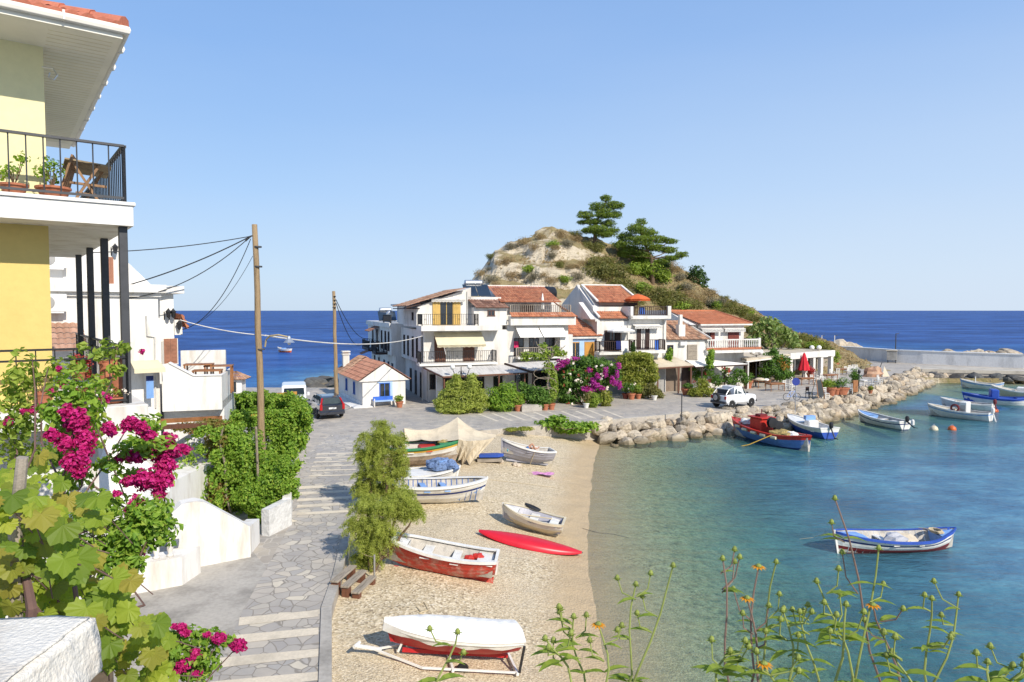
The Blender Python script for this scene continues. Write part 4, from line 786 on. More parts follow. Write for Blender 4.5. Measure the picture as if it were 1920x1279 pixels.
def ell(mb, c, r, n, size, aspect=.5, mi=0, up=.35, shell=.5, droop=0.0, cover=None):
    """n leaves through an ellipsoid"""
    if n <= 0: return
    d = RNG.normal(0, 1, (n, 3)); d /= np.linalg.norm(d, axis=1)[:, None]
    rad = RNG.random(n) ** (1 / 3 * (1 - shell) + .12)
    lump = 1 + .22 * np.sin(d[:, 0] * 5 + c[0]) * np.cos(d[:, 1] * 4 + c[1]) + .15 * np.sin(d[:, 2] * 7 + c[2])
    P = np.array(c)[None] + d * np.array(r)[None] * (rad * lump)[:, None]
    Nn = d.copy(); Nn[:, 2] += up
    mb.leaves(P, Nn, size, aspect, mi, droop=droop)
def pxell(mb, Y, lst, dens, size, aspect=.5, mi=0, depth=.9, jitter=.35, **k):
    """clumps given where they stand: (px, py, rx, ry) at distance Y, as real ellipsoids with depth"""
    for x, y, rx, ry in lst:
        c = AT(x, y, Y); s = Y / F; a, b_ = rx * s, ry * s; dd = max(a, b_) * depth if depth < 5 else depth
        c = (c[0], c[1] + random.uniform(-1, 1) * jitter * dd, c[2])
        n = int(dens * 4 * PI * ((a * b_ + a * dd + b_ * dd) / 3) / (size * size * aspect * .5 * .5)); ell(mb, c, (a, dd, b_), n, size, aspect, mi, **k)
def limb(b, p, q, r0, r1, n=6, wob=.12, segs=5, mi=0):
    p, q = Vector(p), Vector(q); L_ = (q - p).length; pts = []
    for i in range(segs + 1):
        t = i / segs; j = Vector((random.uniform(-1, 1), random.uniform(-1, 1), random.uniform(-.5, .5))) * wob * L_ * .3 * math.sin(PI * t)
        pts.append(p.lerp(q, t) + j)
    b.tube(pts, [r0 + (r1 - r0) * i / segs for i in range(segs + 1)], n, mi); return pts
class Plant(Thing):
    def __init__(s, name, label, cat, base, group=None): super().__init__(name, label, cat, base, 0, None, group)
    def foliage(s, Y, lst, dens, size, mt, aspect=.5, name='foliage', depth=.9, **k):
        b = MB(); pxell(b, Y, lst, dens, size, aspect, 0, depth, **k); return s.part(name, b, mt)
    def stem(s, Y, lst, r=.06, mt=None, name='trunk', base=None):
        b = MB(); bs = base or s.o.location
        for x, y, rx, ry in lst: limb(b, bs, AT(x, y + ry * .3, Y), r, r * .35)
        return s.part(name, b, mt or M_BARK)
# ---- pines on the hill
def hz(x, y): return hill_z(x, y)
def pine(label, Yd, basepx, lst, tr):
    bx_ = AT(basepx[0], basepx[1], Yd); bp = (bx_[0], bx_[1], hz(bx_[0], bx_[1]) - .3)
    P_ = Plant('pine_tree', label, 'pine tree', bp); P_.foliage(Yd, [(x, y, rx * .94, ry * .86) for x, y, rx, ry in lst], .6, .5, LEAF_PINE, .16, 'crown', depth=.8, up=.5, jitter=.9)
    b = MB(); top = AT(tr[-1][0], tr[-1][1], Yd); prev = bp; r = .3
    for x, y in tr: q = AT(x, y, Yd); limb(b, prev, q, r, r * .72, 8, .1); prev = q; r *= .72
    t_ = P_.part('trunk', b, M_BARK)
    b = MB()
    for x, y, rx, ry in lst:
        c = AT(x, y + ry * .4, Yd); k = min(tr, key=lambda q: abs(q[0] - x) * .5 + abs(q[1] - y - 8)); limb(b, AT(k[0], k[1], Yd), c, .11, .04, 5, .2)
    P_.part('limbs', b, M_BARK)
pine('tallest wind-shaped pine on the hilltop, standing against the sky', 97, (1116, 448),
     [(1135, 372, 12, 8), (1150, 385, 20, 10), (1120, 388, 18, 11), (1163, 386, 9, 5), (1098, 404, 18, 9), (1133, 402, 22, 11), (1156, 402, 14, 8), (1112, 416, 18, 8), (1140, 418, 16, 8), (1092, 416, 10, 5), (1150, 432, 14, 7), (1118, 431, 24, 8), (1100, 433, 12, 6), (1132, 440, 22, 7)], [(1115, 436), (1118, 418), (1126, 400), (1136, 380)])
pine('broad leaning pine below the hilltop, with its trunk showing under the right half', 96, (1224, 494),
     [(1203, 416, 11, 8), (1190, 430, 20, 10), (1215, 436, 20, 11), (1175, 443, 20, 10), (1236, 448, 20, 9), (1200, 452, 26, 12), (1258, 452, 14, 6), (1165, 458, 18, 9), (1228, 464, 22, 9), (1186, 468, 24, 10), (1255, 468, 18, 8), (1276, 478, 14, 7), (1258, 484, 18, 6), (1208, 478, 18, 8), (1175, 476, 16, 8), (1240, 490, 14, 5)], [(1222, 484), (1214, 470), (1208, 452), (1200, 430)])
P_ = Plant('olive_tree', 'dark round olive tree on the hill edge below the pines', 'tree', (lambda p: (p[0], p[1], hz(p[0], p[1]) - .3))(AT(1306, 540, 98)))
P_.foliage(98, [(1304, 512, 16, 14), (1298, 528, 14, 12), (1314, 526, 14, 12), (1308, 540, 14, 8)], .6, .45, LEAF_DARK, .45, 'crown'); P_.stem(98, [(1304, 515, 4, 4), (1314, 528, 4, 4)], .16)
# ---- shrubs of the hillside: four kinds, copied
def shrub_proto(mt, n, size, asp, dry=False):
    b = MB()
    for k in range(6):
        a = random.random() * 6.28; rr = random.uniform(.2, .55)
        ell(b, (rr * math.cos(a), rr * math.sin(a), random.uniform(.25, .6)), (.5, .5, .42), n // 6, size, asp, up=.6)
    return b
KINDS_ = {'olive': (shrub_proto(LEAF_OLIVE, 1000, .2, .25), LEAF_OLIVE, 'rounded olive-green broom shrub on the stony hillside', 'olive-green shrubs of the hill'),
          'lime': (shrub_proto(LEAF_LIME, 900, .2, .4), LEAF_LIME, 'bright green bushy shrub on the hillside', 'bright green shrubs of the hill'),
          'dry': (shrub_proto(LEAF_DRY, 800, .19, .2), LEAF_DRY, 'dry brown thorny scrub bush on the hillside', 'dry brown scrub of the hill'),
          'grey': (shrub_proto(LEAF_GREY, 800, .19, .25), LEAF_GREY, 'low grey-green scrub bush on the hillside', 'grey scrub of the hill'),
          'dark': (shrub_proto(LEAF_DARK, 900, .2, .4), LEAF_DARK, 'small dark green bush on the hillside', 'dark green bushes of the hill')}
KM = {k: v[0].mesh('hill_shrub', v[1]) for k, v in KINDS_.items()}
def hillpt(px, py):
    """march the pixel ray to the hill surface"""
    r = ray(px, py); t = 66.0
    while t < 135:
        x, y, z = r[0] * t, r[1] * t, CAM_H + r[2] * t
        if z < hill_z(x, y): return (x, y, hill_z(x, y))
        t += .35
    return None
def hshrub(kind, px, py, s):
    p = hillpt(px, py)
    if p is None: return
    o = bpy.data.objects.new('hill_shrub', KM[kind]); COL.objects.link(o); o.location = (p[0], p[1], p[2] - .15 * s); o.rotation_euler = (0, 0, random.random() * 6.28)
    o.scale = (s * random.uniform(.9, 1.25), s, s * random.uniform(.75, 1.0)); tag(o, KINDS_[kind][2], 'shrub', KINDS_[kind][3])
for k, px, py, s in [('olive', 1128, 505, 2.6), ('olive', 1150, 518, 2.8), ('olive', 1166, 540, 2.4), ('olive', 1118, 520, 2.2), ('olive', 1110, 470, 2.0), ('olive', 1165, 472, 2.2), ('olive', 1178, 478, 1.8), ('lime', 1195, 500, 2.6), ('lime', 1215, 518, 2.6), ('lime', 1235, 530, 2.2), ('lime', 1180, 512, 2.0), ('lime', 1035, 466, 1.2), ('lime', 996, 517, 1.2), ('lime', 1060, 530, 1.2),
                     ('grey', 1065, 470, 1.3), ('dry', 1010, 448, 1.3), ('dry', 985, 462, 1.5), ('dry', 1050, 445, 1.3), ('dry', 1078, 452, 1.4), ('grey', 960, 466, 1.4), ('dry', 1000, 470, 1.2), ('dark', 1028, 424, 1.3), ('dark', 1042, 424, 1.1), ('dark', 1068, 431, 1.5), ('dark', 1082, 432, 1.3), ('dark', 1000, 433, .9), ('dark', 985, 440, .8), ('olive', 1080, 445, 1.2),
                     ('lime', 1200, 548, 1.7), ('olive', 1225, 560, 2.4), ('olive', 1250, 566, 2.6), ('olive', 1270, 572, 2.2), ('olive', 1240, 578, 2.0), ('grey', 1285, 545, 1.6), ('dry', 1290, 560, 1.8), ('dry', 1310, 568, 2.0), ('olive', 1300, 580, 1.9), ('grey', 1335, 575, 1.7), ('olive', 1360, 583, 1.7), ('olive', 1380, 590, 2.0), ('dark', 1337, 577, 1.2), ('olive', 1350, 592, 1.6), ('dry', 1330, 560, 1.5), ('grey', 1350, 568, 1.5), ('olive', 1370, 575, 1.5), ('lime', 1395, 592, 1.5), ('olive', 1405, 602, 1.8),
                     ('dry', 940, 500, 1.2), ('dry', 905, 517, 1.4), ('grey', 920, 530, 1.3), ('dry', 960, 525, 1.4), ('grey', 1000, 530, 1.3), ('dry', 1035, 535, 1.3), ('grey', 1085, 525, 1.3), ('dry', 890, 540, 1.2), ('olive', 1050, 500, 1.1), ('dry', 1095, 498, 1.3), ('dry', 1075, 505, 1.2), ('grey', 1035, 490, 1.0), ('olive', 1190, 575, 1.8), ('olive', 1160, 560, 1.5), ('dry', 1262, 515, 1.2), ('grey', 1275, 525, 1.4), ('dark', 1245, 500, 1.4), ('dark', 1225, 495, 1.3)]: hshrub(k, px, py, s)
for k, px, py, s in [('olive', 1452, 622, 1.6), ('olive', 1478, 632, 1.5), ('lime', 1500, 640, 1.4), ('olive', 1520, 645, 1.5), ('olive', 1540, 650, 1.3), ('olive', 1465, 645, 1.6), ('olive', 1495, 652, 1.6), ('lime', 1515, 656, 1.3), ('olive', 1535, 660, 1.4), ('olive', 1430, 605, 1.5), ('olive', 1555, 660, 1.0), ('grey', 1445, 640, 1.4), ('olive', 1480, 660, 1.5), ('olive', 1410, 625, 1.7), ('olive', 1550, 668, 1.0)]: hshrub(k, px, py, s)
for _ in range(52):
    px = random.uniform(900, 1420) if _ > 14 else random.uniform(1110, 1420); py = random.uniform(440, 600)
    k = random.choice(['dry', 'grey', 'olive', 'dry'] if px < 1110 else ['olive', 'olive', 'grey', 'lime', 'dry']); hshrub(k, px, py, random.uniform(.55, .95) if px < 1110 else random.uniform(1.0, 1.7))
# dry grass over the hill (uncountable)
xs_ = RNG.uniform(-4, 55, 26000); ys_ = RNG.uniform(68, 104, 26000); zs_ = np.array([hill_z(x, y) for x, y in zip(xs_, ys_)]); ok = zs_ > 1.6
msk = np.array([fbm(x * .25, y * .25, 11, 3) for x, y in zip(xs_, ys_)]) + np.where(xs_ > 16, .35, -.22); ok &= msk > 0
P = np.stack([xs_, ys_, zs_ + .08], 1)[ok]; b = MB(); b.leaves(P, np.tile([0.3, -.6, .4], (len(P), 1)), .42, .3, droop=-1.2); b.top('dry_grass', LEAF_DRY, 'dry tufted grass covering the hillside', 'grass', kind='stuff')
# ---- scrub at the foot of the hill and the fig tree behind the restaurant
P_ = Plant('fig_tree', 'spreading fig tree with bare pale branches, behind the restaurant canopy', 'tree', G(1452, 690, 1.4))
fl_ = [(1440, 606, 22, 12), (1418, 618, 16, 14), (1456, 618, 24, 14), (1478, 632, 18, 14), (1430, 634, 18, 12), (1452, 640, 22, 12), (1488, 645, 14, 10), (1412, 636, 14, 10)]
P_.foliage(82, fl_, .42, .5, leafmat('fig_leaf', [(0.07, 0.12, 0.03), (0.13, 0.19, 0.05), (0.20, 0.25, 0.09), (0.10, 0.15, 0.04)]), .7, 'crown'); P_.stem(82, fl_, .14, M_BARKG, base=AT(1452, 668, 82))
for (x, y, rx, ry, mt_, lb) in ((1505, 636, 22, 12, LEAF_OLIVE, 'olive-green scrub behind the flat restaurant roof, next to the fig tree'), (1528, 645, 18, 9, LEAF_YOL, 'last low scrub of the headland, before the harbour wall')):
    P_ = Plant('scrub', lb, 'shrub', AT(x, y + ry, 96)); P_.foliage(96, [(x, y, rx, ry), (x - 8, y + 12, rx, ry), (x + 8, y + 14, rx, ry * .8), (x - rx * .6, y + 3, rx * .6, ry * .8), (x + rx * .6, y + 4, rx * .5, ry * .7)], .7, .4, mt_, .35); P_.stem(96, [(x, y, 3, 3)], .08)
# ---- in front of the houses
def gp(px, py): return G(px, py, 1.4)
P_ = Plant('tamarisk_bush', 'big feathery yellow-green bush at the corner of the waterfront road', 'bush', gp(858, 772))
fl_ = [(838, 752, 24, 22), (868, 755, 28, 20), (852, 730, 20, 20), (882, 734, 22, 22), (896, 756, 18, 18), (828, 760, 14, 14), (856, 712, 9, 14), (884, 712, 10, 14), (902, 742, 12, 14), (850, 766, 30, 10)]
P_.foliage(50.5, fl_, .8, .30, LEAF_TAM, .2, up=.8, droop=-.5); P_.stem(50.5, fl_[:6], .07)
P_ = Plant('oleander_bush', 'dense mid-green bush beside the big feathery bush, against the porch', 'bush', gp(946, 768))
fl_ = [(930, 745, 20, 20), (952, 738, 20, 22), (942, 757, 26, 14), (972, 752, 14, 16), (920, 756, 14, 12)]
P_.foliage(51.5, fl_, .85, .28, LEAF_IVY, .28, up=.7, droop=-.6); P_.stem(51.5, fl_, .05)
P_ = Plant('shrub', 'dark glossy shrub growing in a stone planter by the road', 'shrub', gp(1008, 768))
fl_ = [(1000, 742, 18, 18), (1018, 745, 14, 18), (988, 735, 12, 14), (1008, 758, 18, 10), (980, 725, 8, 9)]
P_.foliage(52, fl_, .8, .27, LEAF_GREEN, .4, up=.5); P_.stem(52, fl_, .04)
b = MB(); g0 = R.loc(gp(978, 772)); g1 = R.loc(gp(1018, 771)); b.box(g0[0], g1[0], g0[1] - .1, g0[1] + .7, 1.4, 1.85); b.box(g0[0] + .08, g1[0] - .08, g0[1] - .02, g0[1] + .62, 1.85, 1.88); b.top('stone_planter', M_CONC, 'long grey stone planter under the dark glossy shrub', 'planter', R.w(g0[0], g0[1], 1.4), R.a, (g0[0], g0[1], 1.4))
P_ = Plant('vine', 'climbing vine trained up a post and over the veranda roof beam', 'vine', gp(1026, 765))
fl_ = [(1024, 665, 10, 12), (1030, 690, 13, 14), (1036, 708, 10, 14), (1040, 728, 9, 16), (1010, 668, 14, 8), (1050, 662, 14, 7), (990, 665, 16, 6), (985, 672, 10, 6), (1030, 745, 8, 14), (1018, 650, 8, 8), (1042, 652, 7, 6)]
P_.foliage(54, fl_, .5, .24, LEAF_LIME, .55); b = MB(); q0 = AT(1028, 768, 53.5)
limb(b, (q0[0], q0[1], 1.4), AT(1030, 660, 54), .09, .06)
for x, y in ((1005, 640), (1060, 648), (975, 660), (1012, 655), (1045, 640)): limb(b, AT(1030, 672, 54), AT(x, y, 54), .06, .025, wob=.5)
for k in range(3): b.tube([vadd(AT(1022, 700 + k * 18, 53.3), (.9 * math.cos(t * PI / 6), 0, .45 * math.sin(t * PI / 6))) for t in range(11)], .028, 5)
P_.part('stem', b, M_BARKG)
P_ = Plant('bougainvillea', 'large rounded bougainvillea bush with purple and pink flowers, in front of the ochre doors', 'bougainvillea', gp(1100, 768))
fl_ = [(1070, 690, 22, 18), (1100, 682, 26, 18), (1130, 690, 22, 20), (1062, 715, 22, 20), (1092, 712, 28, 22), (1125, 716, 24, 20), (1150, 702, 14, 20), (1060, 740, 20, 20), (1088, 742, 26, 20), (1112, 738, 20, 18), (1072, 758, 24, 10)]
P_.foliage(56, fl_, .75, .28, LEAF_GREEN, .5); P_.stem(56, fl_, .05, base=gp(1095, 760))
b = MB()
for x, y, rx, ry in [(1052, 682, 10, 9), (1062, 678, 8, 6), (1044, 690, 7, 5), (1078, 672, 9, 4), (1135, 698, 5, 12), (1148, 712, 6, 9), (1157, 700, 4, 10), (1162, 722, 5, 8), (1112, 716, 6, 10), (1120, 705, 5, 7), (1105, 731, 12, 6), (1128, 729, 6, 5), (1095, 729, 7, 4), (1118, 723, 9, 6), (1160, 686, 5, 7), (1105, 694, 5, 5), (1153, 718, 6, 6)]:
    c = AT(x, y, 55.0 - .3); s = 55 / F; ell(b, c, (rx * s, .5, ry * s), int(rx * ry * 2.4), .16, .8)
P_.part('flowers', b, LEAF_PUR)
b = MB()
for _ in range(28):
    x, y = random.uniform(1050, 1150), random.uniform(675, 760); c = AT(x, y, 54.6); ell(b, c, (.12, .12, .12), 8, .16, .8)
P_.part('white_blossom', b, LEAF_WHITE)
b = MB()
for _ in range(16):
    x, y = random.uniform(1050, 1110), random.uniform(690, 765); c = AT(x, y, 54.6); ell(b, c, (.13, .12, .12), 6, .14, .8)
P_.part('red_blossom', b, LEAF_RED)
for x, y, rx, ry, mt_, lb in ((1112, 750, 14, 14, LEAF_LIME, 'lime green bush at the foot of the bougainvillea, growing beside a white pot'), (1137, 748, 12, 14, LEAF_YOL, 'yellowish bush at the foot of the bougainvillea, near the garden steps')):
    P_ = Plant('bush', lb, 'bush', gp(x, y + ry)); Yb = P_.o.location.y; P_.foliage(Yb, [(x, y, rx, ry), (x - 5, y + 4, rx * .7, ry * .7)], .9, .24, mt_, .35); P_.stem(Yb, [(x, y, 3, 3)], .03)
P_ = Plant('creeper', 'thick yellow-green creeper hanging over the pergola like a curtain', 'creeper', gp(1195, 745))
fl_ = [(1178, 678, 22, 16), (1205, 676, 22, 15), (1178, 700, 20, 20), (1204, 702, 22, 22), (1222, 700, 12, 22), (1190, 722, 22, 16), (1215, 724, 14, 14), (1165, 690, 10, 14), (1170, 720, 8, 10), (1195, 666, 24, 8)]
P_.foliage(59.5, fl_, .8, .22, LEAF_YOL, .5, up=.2, droop=.9); P_.stem(59.5, fl_, .06)
for x, y, s, lb in ((1254, 668, 7, 'climbing green spray on the corner of the low house'), (1331, 675, 9, 'narrow creeper climbing beside the low house, under the big beige canopy')):
    P_ = Plant('creeper', lb, 'creeper', AT(x, y + 18, 63.3)); P_.foliage(63.3, [(x, y, s, s), (x + 3, y - s * 1.4, s * .7, s), (x, y + s, s * .8, s)], .8, .22, LEAF_IVY, .6)
    P_.stem(63.3, [(x, y, 2, 2)], .03)
P_ = Plant('cypress_shrub', 'small pointed dark shrub in a pot between the two black balconies', 'shrub', AT(1187, 662, 60.3)); P_.foliage(60.3, [(1187, 653, 5, 8), (1187, 645, 3, 5)], 1, .16, LEAF_DARK, .4); P_.stem(60.3, [(1187, 652, 2, 2)], .03)
fl_ = [(1218, 730, 16, 12), (1232, 738, 10, 9), (1205, 738, 9, 8), (1240, 742, 6, 5)]
P_ = Plant('bush', 'loose brownish-green bush beside the taverna bench', 'bush', gp(1220, 747)); Yb = P_.o.location.y; P_.foliage(Yb, fl_, .7, .25, LEAF_OLIVE, .4); P_.stem(Yb, fl_, .04)
fl_ = [(1316, 733, 20, 10), (1300, 736, 10, 8), (1332, 735, 9, 8), (1318, 720, 12, 10)]
P_ = Plant('bush', 'yellow-green rounded bush in front of the taverna terrace, left of the white jeep', 'bush', gp(1316, 744)); Yb = P_.o.location.y; P_.foliage(Yb, fl_, .8, .25, LEAF_YOL, .4); P_.stem(Yb, fl_, .04)
fl_ = [(1310, 705, 14, 10), (1328, 698, 12, 10), (1345, 712, 14, 12), (1300, 690, 10, 6), (1370, 712, 16, 10), (1385, 700, 14, 9), (1398, 712, 9, 10), (1360, 695, 8, 6)]
P_ = Plant('climbing_roses', 'green climbers with red flowers along the taverna terrace posts', 'climber', gp(1345, 722)); P_.foliage(64.5, fl_, .5, .28, LEAF_GREEN, .5); P_.stem(64.5, fl_, .04, base=AT(1345, 722, 64.5)); b = MB()
for x, y in ((1367, 694), (1365, 697), (1322, 700), (1330, 714), (1302, 716), (1356, 690)): ell(b, AT(x, y, 63.8), (.2, .16, .2), 12, .16, .8)
P_.part('red_blossom', b, LEAF_RED)
P_ = Plant('broadleaf_tree', 'big dark leafy plant with orange sprays, in front of the white restaurant fascia', 'tree', gp(1456, 712))
fl_ = [(1450, 672, 18, 12), (1470, 680, 14, 14), (1440, 690, 18, 14), (1462, 698, 20, 14), (1478, 702, 10, 9), (1432, 704, 10, 9), (1450, 660, 10, 8)]
P_.foliage(71, fl_, .6, .42, LEAF_GREEN, .35, 'crown', droop=.5); P_.stem(71, fl_, .08); b = MB()
for x, y in ((1472, 690), (1478, 684), (1466, 678)): ell(b, AT(x, y, 70), (.5, .4, .6), 30, .25, .3)
P_.part('orange_sprays', b, leafmat('orange_sprays', [(.4, .15, .03), (.3, .2, .05)]))
P_ = Plant('ground_creeper', 'bright green creeper spilling from the road edge onto the beach', 'plant', (G(1060, 806, 1.3)))
fl_ = [(1030, 795, 24, 8), (1055, 797, 26, 9), (1085, 800, 26, 9), (1110, 798, 16, 7), (1045, 785, 20, 6), (1070, 806, 30, 6)]
P_.foliage(45, fl_, .8, .26, LEAF_IVY, .8, up=1.2); b = MB()
for x, y, rx, ry in fl_: limb(b, P_.o.location, AT(x, y, 45), .02, .01)
P_.part('runners', b, M_BARK)
P_ = Plant('weeds', 'thin strip of yellow weeds along the road edge above the grey dinghy', 'weeds', G(975, 806, 1.3)); P_.foliage(43.4, [(960, 805, 14, 3), (985, 803, 16, 3)], .9, .16, LEAF_YOL, .3, up=1); b = MB(); b.tube([AT(955, 806, 43.4), AT(990, 805, 43.4)], .015, 4); P_.part('runners', b, M_BARK)
# ---- the two feathery tamarisks on the beach beside the path
def tamarisk(label, base, Y, lst, dens=.55, size=.2):
    T = Plant('tamarisk', label, 'tamarisk', base); b = MB()
    for x, y, rx, ry in lst:
        c = AT(x, y, Y); s = Y / F; a = rx * s * 1.12; h = ry * s * 1.1; c = (c[0], c[1] + random.uniform(-.6, .6) * a, c[2])
        # drooping plumes: fine sprays along many arching twigs
        for k in range(int(12 + rx * .7)):
            d = Vector((random.gauss(0, 1), random.gauss(0, 1), random.uniform(-.8, 1.3))).normalized() * random.choice((.5, .75, 1, 1, 1.12, 1.3)); q = Vector(c) + Vector((d.x * a, d.y * a * .8, d.z * h))
            p0 = Vector(c) + (q - Vector(c)) * .25; tip = q + Vector((d.x * .12, d.y * .12, -.05)); n = 110; t = RNG.random(n)
            P = np.array(p0)[None] * (1 - t)[:, None] + np.array(tip)[None] * t[:, None] + np.array([0, 0, .16])[None] * np.sin(PI * t)[:, None] + RNG.normal(0, .08, (n, 3)) * (1.35 - t * 1.1)[:, None]
            b.leaves(P, np.tile(np.array([d.x, d.y, d.z + .5]), (n, 1)), size * .55, .13, droop=-.5)
    T.part('crown', b, LEAF_TAM); b = MB()
    for x, y, rx, ry in lst[::2]: limb(b, base, AT(x, y, Y), .075, .015, 6, .3)
    T.part('trunk', b, M_BARK); return T
tb1 = GB(712, 985); tb2 = GB(700, 1072)
tamarisk('taller feathery tamarisk at the path edge, with its tip against the plaza', (tb1[0] - .2, tb1[1] + 1.2, tb1[2] - .1), tb1[1] + 1.2,
         [(720, 812, 16, 26), (700, 830, 22, 24), (738, 832, 18, 24), (685, 862, 22, 24), (715, 860, 28, 28), (748, 862, 18, 26), (690, 895, 24, 24), (722, 898, 30, 26), (752, 892, 18, 20), (735, 930, 26, 22), (700, 930, 28, 24), (678, 920, 16, 18), (762, 955, 18, 16)], size=.24)
tamarisk('lower feathery tamarisk hanging over the path railing and the red rowboat', tb2, tb2[1] + .2,
         [(690, 960, 28, 24), (725, 955, 30, 22), (755, 945, 22, 20), (680, 990, 26, 24), (715, 988, 32, 26), (752, 972, 26, 20), (690, 1022, 26, 24), (722, 1015, 24, 22), (700, 1050, 20, 18), (680, 1055, 14, 16), (775, 968, 14, 12)])
# ================================================================== BOATS
PAINT = {}
def paint(name, c, rough=.45, **k): return mat('paint_' + name, c, rough=rough, var=k.pop('var', .10), vscale=k.pop('vscale', 2.5), fine=k.pop('fine', .08), **k)
B_WHITE = paint('white', (.74, .72, .67)); B_RED = paint('red', (.52, .035, .022), var=.14); B_DRED = paint('dark_red', (.16, .02, .02)); B_BLUE = paint('blue', (.03, .085, .40)); B_LBLUE = paint('light_blue', (.20, .36, .66)); B_MBLUE = paint('mid_blue', (.10, .19, .45))
B_NAVY = paint('navy', (.015, .03, .14)); B_GREEN = paint('green', (.04, .23, .09)); B_YEL = paint('yellow', (.60, .36, .05)); B_GREY = paint('lilac_grey', (.34, .335, .38)); B_CREAM = paint('cream', (.62, .54, .38)); B_ORANGE = paint('orange', (.60, .13, .03)); B_BLACK = paint('black', (.02, .02, .022))
B_KAYAK = paint('kayak_red', (.56, .015, .03), rough=.35, var=.05); B_OLD = paint('worn_bottom', (.42, .33, .25), var=.3, fine=.3, rough=.8); B_INNER = paint('worn_inside', (.50, .46, .40), var=.25, fine=.2, rough=.7); B_REDW = mat('worn_red_paint', (.52, .045, .028), rough=.5, var=.12, vscale=4, fine=.12, col2=(.50, .34, .28))
M_NET = mat('blue_net', (.16, .24, .42), rough=.95, var=.4, vscale=9, bump=.9, bscale=30); M_ROPE = mat('rope', (.52, .43, .28), rough=.9); M_NETY = mat('yellow_net', (.45, .33, .12), rough=.95, var=.4, vscale=9, bump=.9, bscale=30)
class Boat(Thing):
    def __init__(s, name, label, stern, bow, z, H, B, bands, group=None, transom=.7, rake=.25, bowup=.45, sternup=.1, full=.5, clinker=True, inner=None, gun=None, floor=.3, rocker=.1, rim=.05, cat='boat'):
        dx, dy = bow[0] - stern[0], bow[1] - stern[1]; s.L = math.hypot(dx, dy); s.H, s.B, s.tr, s.rake, s.bu, s.su, s.full, s.rock = H, B, transom, rake, bowup, sternup, full, rocker
        super().__init__(name, label, cat, (stern[0], stern[1], z), math.atan2(dy, dx), (0, 0, 0), group)
        lv = [0, .1, .22, .34, .46, .58, .68, .78, .87, .94, 1.0]; nt_ = 22; b = MB()
        for sd in (1, -1):
            rows = []
            for i in range(nt_ + 1):
                t = i / nt_; row = []
                for k, q in enumerate(lv):
                    p = s.pt(t, q, sd); st = (.012 * (k % 2) if clinker else 0) * (1 - t ** 8); row.append((p[0], p[1] + sd * st, p[2]))
                rows.append(row)
            for k in range(len(lv) - 1):
                mid = (lv[k] + lv[k + 1]) / 2; mi = next(i for i, (lim, m_) in enumerate(bands) if mid <= lim)
                seg = [[r[k], r[k + 1]] if sd > 0 else [r[k + 1], r[k]] for r in rows]; b.grid(seg, mi)
        for k in range(len(lv) - 1):
            mid = (lv[k] + lv[k + 1]) / 2; mi = next(i for i, (lim, m_) in enumerate(bands) if mid <= lim)
            b.quad(s.pt(0, lv[k], 1), s.pt(0, lv[k + 1], 1), s.pt(0, lv[k + 1], -1), s.pt(0, lv[k], -1), mi=mi)
        b.obox(s.pt(.99, .05, 1), s.pt(.995, 1.06, 1), .06, .07, (1, 0, 0), len(bands) - 1); b.obox((s.L * .05, 0, -.03), (s.L * .85, 0, -.03), .06, .09, (0, 0, 1), 0)
        s.hull = s.part('hull', b, [m_ for _, m_ in bands])
        if inner:
            b = MB(); rows = []
            for i in range(nt_ + 1):
                t = .02 + .95 * i / nt_; L1 = [s.inp(t, q, 1, floor) for q in (1, .7, .35, 0)]; L2 = [s.inp(t, q, -1, floor) for q in (0, .35, .7, 1)]; rows.append(L1 + L2)
            b.grid(rows); b.add(rows[0], [tuple(range(len(rows[0])))]); s.inner = s.part('inside', b, inner)
        b = MB()
        for sd in (1, -1):
            pts = [s.pt(i / nt_, 1.0, sd) for i in range(nt_ + 1)]
            for i in range(nt_):
                a, c = pts[i], pts[i + 1]; w_ = rim
                ia = (a[0], a[1] - sd * min(w_ * 1.6, abs(a[1])), a[2]); ic = (c[0], c[1] - sd * min(w_ * 1.6, abs(c[1])), c[2]); oa = (a[0], a[1] + sd * .03, a[2]); oc = (c[0], c[1] + sd * .03, c[2])
                b.add([oa, oc, ic, ia] + [(p[0], p[1], p[2] + .035) for p in (oa, oc, ic, ia)] + [(p[0], p[1], p[2] - .05) for p in (oa, oc)], [(4, 5, 6, 7) if sd < 0 else (7, 6, 5, 4), (8, 9, 5, 4) if sd < 0 else (4, 5, 9, 8), (3, 2, 6, 7)[::1 if sd > 0 else -1]])
        p = s.pt(0, 1, 1); b.box(-.03, .06, -p[1], p[1], p[2] - .05, p[2] + .035); s.part('gunwale', b, gun or bands[-1][1])
    def hb(s, t):
        if s.tr > 0: base = s.tr + (1 - s.tr) * math.sin(min(1, t / .42) * PI / 2); fore = 1 if t < .42 else max(0, 1 - ((t - .42) / .58) ** (2.0 + s.full)) ** .75
        else: base = 1 - (max(0, .45 - t) / .45) ** 2.6; base = max(0.0, base) ** .75; fore = 1 if t < .45 else max(0, 1 - ((t - .45) / .55) ** (2.0 + s.full)) ** .75
        return max(.004, s.B / 2 * base * fore)
    def sheer(s, t): return s.H * (1 + (s.bu * max(0, (t - .3) / .7) ** 2.2) + s.su * max(0, (.3 - t) / .3) ** 2)
    def pt(s, t, q, sd):
        k = s.rock * s.H * max(0, (t - .6) / .4) ** 2 + (s.rock * s.H * max(0, (.35 - t) / .35) ** 2); zt = s.sheer(t); z = k + (zt - k) * q
        w_ = s.hb(t) * (q ** (.42 + .35 * t)) if q > 0 else .01
        x = s.L * (t * .94) + s.rake * s.L * .24 * max(0, (t - .6) / .4) ** 1.5 * q ** .8 - (.06 * s.L * q * max(0, (.1 - t) / .1) if s.tr <= 0 else 0)
        return (x, sd * w_, z)
